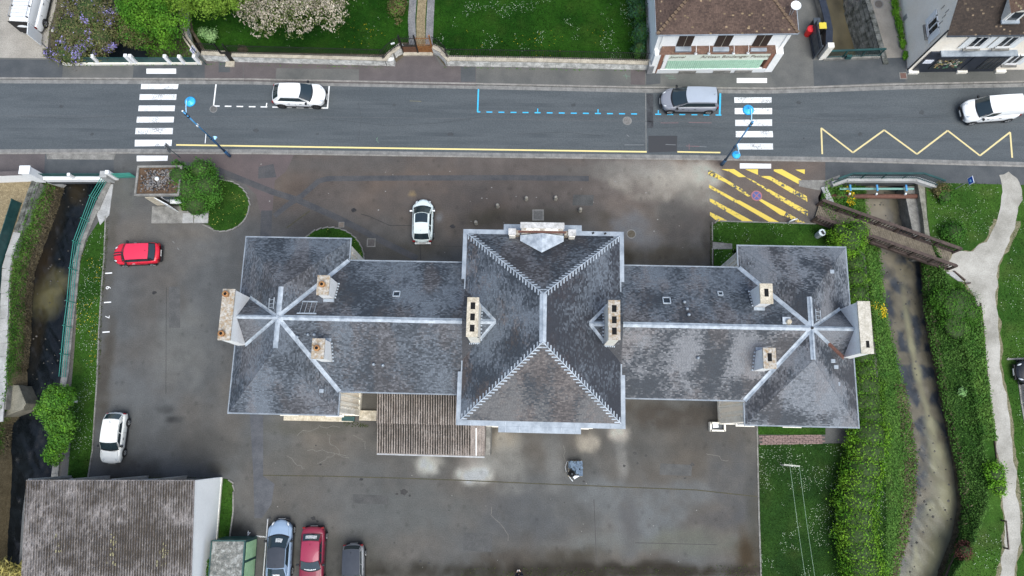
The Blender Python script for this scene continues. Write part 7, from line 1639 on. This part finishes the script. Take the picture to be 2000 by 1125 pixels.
tree('bank_tree','grey-green small tree leaning over dark water behind the parapet','tree',(262,80,-1.6),[B(252,60,.6,1.1,1.5,1.2),B(245,25,.8,1.0,1.4,1.2),B(275,80,.2,.9,.8,.9)],4500,.085,lf_olive,r0=.09,clump=.3,nclump=40,zmin=-1.9,extra=[('green_leaves',3000,.09,lf_mid,dict(clump=.3,nclump=40,zmin=-1.9))])
tree('garden_tree','yellow-green feathery tree in the garden behind the stone corner','tree',(420,-30),[B(400,5,3.8,1.9,1.6,1.3),B(440,-5,3.8,1.6,1.5,1.2),B(360,-5,3.6,1.7,1.6,1.2),B(420,-40,4.2,2.3,2.0,1.5),B(470,-25,3.8,1.5,1.5,1.2)],12000,.085,lf_yel,clump=.26,nclump=110,elong=2.4,r0=.18)
tree('blossom_tree','spreading tree covered in cream blossom on the garden lawn','tree',(585,25),[B(520,25,3.2,1.9,1.7,1.3),B(590,20,3.4,1.8,1.5,1.3),B(645,22,3.1,1.6,1.5,1.2),B(485,8,3.2,1.3,1.5,1.1),B(560,-20,3.8,2.5,2.2,1.5),B(640,-25,3.5,2.0,1.9,1.4),B(580,58,2.5,1.2,.8,.9),B(510,58,2.4,.9,.7,.8)],9000,.10,m_blos,r0=.2,clump=.2,nclump=230,inner=.1,extra=[('leaves',7000,.085,leafmat('leaf_blossom_tree',(.07,.10,.025),(.13,.16,.045)),dict(clump=.3,nclump=150)),])
shrub('garden_shrub','small pale green shrub behind the stone corner wall','shrub',[B(412,70,.5,.55,.55,.55),B(398,62,.4,.5,.5,.45)],1500,.085,lf_pale,with_core=False)
shrub('garden_shrub','reddish brown shrub beside the garden track','shrub',[B(776,12,.7,.75,1.0,.8),B(772,-12,.7,.6,.7,.7),B(778,42,.3,.3,.4,.35)],2600,.075,lf_brown,with_core=False,extra=[('green_leaves',900,.075,lf_mid,dict(clump=.3,nclump=20))])
shrub('ivy_shrub','dark ivy and shrubs against the white bakery side wall','shrub',[B(1248,95,.9,.55,.7,.9),B(1250,65,1.0,.6,1.0,1.0),B(1246,25,.9,.7,1.1,.9),B(1240,-10,.8,.9,1.0,.8)],5200,.08,lf_blue,extra=[('green_leaves',2600,.08,lf_dark,dict(clump=.3,nclump=40))])
shrub('ivy_shrub','green ivy strip along the foot of the cream shop side wall','shrub',[B(1750,20,.25,.22,1.2,.35),B(1756,50,.25,.24,1.0,.35),B(1762,80,.25,.22,.9,.35),B(1768,108,.2,.2,.5,.3),B(1746,-10,.25,.25,1.2,.35)],4200,.075,lf_bright,with_core=False)
for u,v,lab in ((862,98,'grey-green garden cushion plant beside the right gate curve'),(468,90,'round twiggy grey plant with iron hoop behind the railing')):
    shrub('garden_plant',lab,'plant',[B(u+6,v+6,.3,.4,.35,.35)],500,.08,lf_pale if u > 800 else lf_dry,with_core=False)
# east hedge
shrub('round_bush','rounded bright green bush beside the wooden footbridge','shrub',[B(1655,470,1.4,1.35,1.3,1.3),B(1672,452,1.3,1.0,1.0,1.1),B(1640,455,1.2,.8,.9,1.0)],7500,.085,lf_hedge,clump=.28,nclump=70)
H1 = [B(u,v,1.15,1.15,1.5,1.15) for u,v in ((1668,520),(1676,565))]+[B(u,v,1.2,1.25,1.6,1.25) for u,v in ((1690,720),(1690,770),(1682,830),(1690,880))]
shrub('hedge','loose bright green hedge between the east pavilion and the stream','hedge',[B(1668+ (v-520)*.09,v,.9,1.0 if v<740 else 1.5,1.2,.9) for v in range(515,850,30)],26000,.085,leafmat('leaf_hedge_dark',(.03,.09,.010),(.085,.185,.02),.5),clump=.3,nclump=260,extra=[('bright_shoots',7000,.085,lf_hedge,dict(clump=.2,nclump=130))])
shrub('hedge','tall clipped bright green hedge along the clothes line lawn','hedge',[B(1684+12*math.sin(v),v,1.15,1.6,1.3,1.2) for v in range(850,1200,32)],30000,.09,lf_hedge,clump=.3,nclump=330,extra=[('dark_leaves',9000,.085,leafmat('leaf_hedge_dark',(.03,.09,.010),(.085,.185,.02),.5),dict(clump=.3,nclump=160))])
shrub('bank_shrub','yellow flowering shrub on the stream bank by the bridge pipes','shrub',[B(1660,388,-.6,.45,.75,.5),B(1653,372,-.6,.3,.4,.4)],700,.085,lf_mid,with_core=False,zmin=-1.8,z0=-1.0,extra=[('flowers',800,.085,m_yflow,dict(clump=.25,nclump=14,zmin=-1.8))])
shrub('bank_shrub','low green plants covering the bank beneath the bridge pipes','shrub',[B(1650,400,-.8,1.1,1.2,.45),B(1640,380,-.5,.7,.8,.4),B(1672,425,-1.0,.8,.8,.4)],3200,.085,lf_dark,with_core=False,zmin=-1.9,z0=-1.2)
shrub('bank_shrub','broad low dark green shrub beside the bend of the gravel path','shrub',[B(1872,595,.25,1.7,1.6,.5),B(1850,585,.0,1.3,1.3,.5),B(1895,610,.3,.9,1.3,.4),B(1870,635,.1,1.4,.9,.4)],9500,.07,leafmat('leaf_mat',(.035,.12,.010),(.075,.19,.022),.4),clump=.3,nclump=150,zmin=-.8)
shrub('bank_shrub','round dark bush on the grass above the stone stream wall','shrub',[B(1862,455,.4,.95,.9,.7),B(1845,385,.35,.6,.6,.5)],3600,.08,lf_dark)
shrub('bank_shrub','brown twiggy bush near the square blue sign','shrub',[B(1838,372,.3,.7,.7,.5)],900,.08,lf_brown,with_core=False)
shrub('bank_shrub','bright yellow-green bush beside the long gravel path','shrub',[B(1944,925,.5,.75,1.0,.7),B(1950,950,.4,.6,.8,.6)],3000,.08,lf_bright)
shrub('bank_shrub','dark reddish bush above the landing edge','shrub',[B(1882,1075,.2,.55,.7,.6)],1300,.075,leafmat('leaf_red',(.05,.02,.018),(.10,.04,.03)),with_core=True)
shrub('bank_plant','pale green umbrella plant on the sloping east bank','plant',[B(1880,765,.0,.35,.35,.25)],260,.10,lf_pale,with_core=False,zmin=-1)
shrub('yellow_plant','yellow-orange flowering plant on the hedge side of the stream','plant',[B(1722,608,-.6,.35,.6,.3),B(1705,598,-.2,.4,.4,.3)],500,.08,m_yflow,with_core=False,zmin=-1.5,z0=-.8,extra=[('leaves',400,.08,lf_yel,dict(zmin=-1.5))])
shrub('wall_shrub','small green shrub growing between white shed wall and cabin','shrub',[B(402,1110,1.0,.55,.9,.9),B(405,1090,.8,.4,.5,.7)],2200,.08,lf_mid)
shrub('reed_clump','pale yellow willow shoots leaning over the stream at the shed corner','plant',[B(40,1120,.8,.9,.7,.6),B(8,1115,.2,.7,.9,.6)],700,.10,leafmat('willow',(.30,.26,.07),(.40,.35,.12)),with_core=False,elong=4.5,zmin=-1.8)
# bank vegetation masses
def scatter_bank(name, polys, n, size, mat, zfun, spread=.18, elong=1.6, seed=0, up=.4):
    r = np.random.default_rng(seed); pts = []
    for (top,bot,zt,zb,s0,s1,w) in polys:
        T = gp(top,zt); Bm = gp(bot,zb); k = len(T); m = int(n*w)
        t = r.random(m)*(k-1); i = np.minimum(t.astype(int),k-2); f = t-i; s = s0+(s1-s0)*r.random(m)
        Ta = np.array([tuple(p) for p in T]); Ba = np.array([tuple(p) for p in Bm])
        a = Ta[i]*(1-f)[:,None]+Ta[i+1]*f[:,None]; b = Ba[i]*(1-f)[:,None]+Ba[i+1]*f[:,None]; p = a*(1-s)[:,None]+b*s[:,None]
        p[:,2] += np.abs(r.normal(0,spread,m))+.02+.35*np.clip(fbm(p[:,0]*.9,p[:,1]*.9,seed+3)-.45,0,1); pts.append(p)
    C = np.concatenate(pts); V, Fc = leaves(C, np.tile((0,0,1.0),(len(C),1)), size, up, elong, seed)
    o = bpy.data.objects.new(name, mesh_np(name, V, Fc, mat)); link(o); tag(o,kind='stuff'); return o
o = scatter_bank('bank_plants',[(LT,LW,0,-2.2,.0,.7,1.0)],13000,.085,lf_bank,None,seed=201); tag(o,'green weeds covering the west stream bank','weeds')
o = scatter_bank('dry_bank_plants',[(LT,LW,0,-2.2,.4,1.0,1.0)],7000,.07,lf_dry,None,seed=202,elong=3.5); tag(o,'dry brown stems on the lower west stream bank','dry weeds')
o = scatter_bank('bank_plants',[(RB0,RW,0,-1.85,.0,1.0,1.0)],15000,.085,lf_bank,None,seed=203,spread=.3); tag(o,'rank green growth on the hedge side of the east stream','weeds')
o = scatter_bank('dry_bank_plants',[(RB0[7:],RW[7:],0,-1.85,.6,1.05,1.0)],3000,.07,lf_dry,None,seed=207,elong=3); tag(o,'dry grey stems at the water edge below the hedge','dry weeds')
o = scatter_bank('bank_plants',[(RT2[2:],RM2[2:],0,-.95,-.05,1.25,1.0)],18000,.08,leafmat('leaf_bank_dark',(.035,.10,.014),(.075,.16,.03),.5),None,seed=204,spread=.25); tag(o,'dark green undergrowth on the path side of the east stream','weeds')
o = scatter_bank('bank_plants',[([(1868,600),(1880,660),(1892,720),(1904,790),(1916,860)],[(1915,600),(1921,660),(1926,720),(1934,790),(1944,860)],0,0,-.1,.95,1.0)],8000,.075,lf_bank,None,seed=205,spread=.2,elong=2.5); tag(o,'long rough grass between undergrowth and gravel path','rough grass')
o = scatter_bank('dry_bank_plants',[(RM2,RW2,-.95,-1.9,.0,.7,1.0)],4500,.07,lf_dry,None,seed=206,elong=3.5); tag(o,'dry roots hanging from the eroded east bank','dry weeds')
o = scatter_bank('bank_plants',[([(110,-40),(112,0),(98,70),(105,125)],[(200,-40),(205,0),(195,70),(185,125)],0,-2.1,.3,1,.5),([(364,-40),(364,20),(374,66),(395,120)],[(290,-40),(285,0),(285,70),(290,120)],0,-2.1,.0,1,.5)],8000,.09,lf_bank,None,seed=208,spread=.3); tag(o,'shady weeds along the stream behind the white posted parapet','weeds')
o = scatter_bank('wall_weeds',[([(402,124),(760,131)],[(402,128),(760,134)],0,0,.2,.8,.3),([(868,131),(1262,138)],[(868,134),(1262,141)],0,0,.2,.8,.4),([(126,127),(395,127)],[(126,129),(395,129)],0,0,0,1,.3)],260,.06,lf_mid,None,seed=209,spread=.03); tag(o,'small weeds along the foot of the garden walls','weeds')
o = scatter_bank('yard_weeds',[([(207,420),(204,500),(199,560),(194,640),(190,740)],[(213,420),(210,500),(204,560),(199,640),(197,740)],0,0,0,1,.5),([(670,820),(720,828)],[(672,832),(720,836)],0,0,0,1,.15),([(170,934),(432,934)],[(170,938),(432,938)],0,0,-.5,.6,.35),([(1390,545),(1390,440)],[(1386,545),(1387,440)],0,0,0,1,.3),([(900,1118),(1480,1112)],[(900,1132),(1480,1128)],0,0,-.6,1,.7)],700,.055,leafmat('leaf_yard_weed',(.03,.045,.012),(.065,.085,.022)),None,seed=210,spread=.02); tag(o,'moss and weeds along kerbs and walls of the yard','weeds')
# ---- lawns: blades and flowers
def blades(name, label, polys, dens, h, mat, seed, w=.03):
    r = np.random.default_rng(seed); P = []
    for px,z in polys:
        W_ = [(p.x,p.y) for p in gp(px)]; xs = [p[0] for p in W_]; ys = [p[1] for p in W_]; area = (max(xs)-min(xs))*(max(ys)-min(ys))
        n = int(area*dens); x = r.uniform(min(xs),max(xs),n); y = r.uniform(min(ys),max(ys),n); k = inpoly(x,y,W_); P.append(np.stack([x[k],y[k],np.full(k.sum(),z)],1))
    C = np.concatenate(P); n = len(C); a = r.uniform(0,6.28,n); ln = r.uniform(.3,1.0,n)*h; hh_ = h*r.uniform(.5,1.2,n)*(.5+fbm(C[:,0]*.8,C[:,1]*.8,seed))
    t = np.stack([np.cos(a),np.sin(a),np.zeros(n)],1); b = np.stack([-np.sin(a),np.cos(a),np.zeros(n)],1)
    tip = C+t*ln[:,None]; tip[:,2] += hh_
    V = np.stack([C-b*w, C+b*w, tip],1).reshape(-1,3); o = bpy.data.objects.new(name, mesh_np(name, V, np.arange(3*n).reshape(n,3), mat)); link(o); tag(o,label,'grass',kind='stuff'); return o
LN = [(366,-60),(370,20),(378,60),(402,98),(440,101),(750,106),(782,83),(800,83),(797,-60)]; LN2 = [(852,-60),(848,83),(874,108),(1262,116),(1262,-60)]
blades('grass','short green grass on the garden lawn behind the railing',[(LN,.03),(LN2,.03)],42,.12,leafmat('blade_garden',(.008,.036,.004),(.026,.08,.008),.5),301)
blades('grass','short green grass on the yard islands and verges',[(p,z) for p,z in GRASSY],45,.09,leafmat('blade_yard',(.016,.052,.007),(.046,.11,.015),.5),302)
EL1 = [(1815,358),(1950,358),(1952,420),(1920,465),(1862,488),(1822,470)]; EL2 = [(1998,370),(2120,380),(2120,1130),(1998,1130),(1994,1000),(1982,860),(1968,740),(1955,640),(1952,570),(1970,500)]; EL3 = [(1900,1062),(1935,1020),(1960,1060),(1950,1115),(1935,1180),(1835,1180)]
blades('grass','bright green grass on the east bank beside the gravel path',[(EL1,.0),(EL2,.0),(EL3,.0)],45,.11,leafmat('blade_east',(.024,.07,.009),(.062,.135,.02),.5),303)
def flowers(name, label, polys, dens, r_, mat, seed, thr=.5, z=.1):
    r = np.random.default_rng(seed); P = []
    for px in polys:
        W_ = [(p.x,p.y) for p in gp(px)]; xs = [p[0] for p in W_]; ys = [p[1] for p in W_]; n = int((max(xs)-min(xs))*(max(ys)-min(ys))*dens)
        x = r.uniform(min(xs),max(xs),n); y = r.uniform(min(ys),max(ys),n); k = inpoly(x,y,W_) & (fbm(x*.7,y*.7,seed) > thr); P.append(np.stack([x[k],y[k],np.full(k.sum(),z)],1))
    C = np.concatenate(P); V, Fc = leaves(C, np.tile((0,0,1.),(len(C),1)), r_, 1.0, 1.0, seed); o = bpy.data.objects.new(name, mesh_np(name, V, Fc, mat)); link(o); tag(o,label,'flowers',kind='stuff')
m_daisy = M('daisy_white',(.42,.50,.36),fine=0,island=.25)
flowers('daisies','white and pale flowers scattered over the garden lawn',[LN2],30,.05,m_daisy,401,.60); flowers('daisies','few pale flowers on the left garden lawn',[LN],3,.05,m_daisy,402,.55)
flowers('buttercups','small yellow flowers near the garden railing',[[(870,60),(1180,60),(1180,112),(874,106)],[(640,40),(790,40),(780,84),(640,100)]],5,.05,m_yflow,403,.5)
G3 = GRASSY[2][0]; flowers('daisies','white daisies on the grass strip beside the green railing',[G3[:]],34,.045,m_daisy,404,.42); flowers('dandelions','yellow dandelions on the grass strip beside the green railing',[[(150,600),(196,600),(190,720),(142,720)],[(150,500),(204,500),(199,600),(148,600)]],16,.05,m_yflow,405,.45)
flowers('daisies','white flowers on the clothes line lawn',[GRASSY[7][0] if len(GRASSY) > 7 else G3],36,.045,m_daisy,406,.54); flowers('daisies','white flowers on the grass before the east pavilion',[GRASSY[4][0],GRASSY[5][0]],16,.05,m_daisy,407,.45)
flowers('daisies','white flowers on the lawns beside the gravel path',[EL1,EL2,EL3],12,.05,m_daisy,408,.48); flowers('dandelions','yellow flowers on the round grass islands',[GRASSY[0][0],GRASSY[1][0]],9,.05,M('pale_yellow_flower',(.50,.50,.10),fine=0,island=.2),409,.4)

# stones lying in the shallow streams
def stones_in(label, px, z, n, seed, mat, r0=.05, r1=.16):
    r = random.Random(seed); W_ = [(p.x,p.y) for p in gp(px,z)]; xs = [p[0] for p in W_]; ys = [p[1] for p in W_]; mb = MB(); k = 0
    while k < n:
        x, y = r.uniform(min(xs),max(xs)), r.uniform(min(ys),max(ys))
        if not inpoly(np.array([x]),np.array([y]),W_)[0]: continue
        q = r.uniform(r0,r1); mb.tube([(x,y,z-.08),(x+q*.1,y,z+q*.15),(x,y+q*.1,z+q*.32)],[q,q*.85,q*.3],6); k += 1
    o = mb.build('stream_stones', mat, None, smooth=True); tag(o, label, 'stones', kind='stuff')
ms = M('wet_stone',(.045,.045,.042),(.13,.12,.105),scale=5,island=.4)
stones_in('wet stones scattered in the shallow east stream', RW+RW2[::-1], -1.8, 150, 5, ms, .03, .12)
stones_in('dark stones breaking the surface of the west stream', [(120,360),(200,360),(165,450),(148,520),(135,640),(122,740),(60,740),(66,600),(75,520),(100,440)], -2.1, 60, 6, ms, .04,.10)
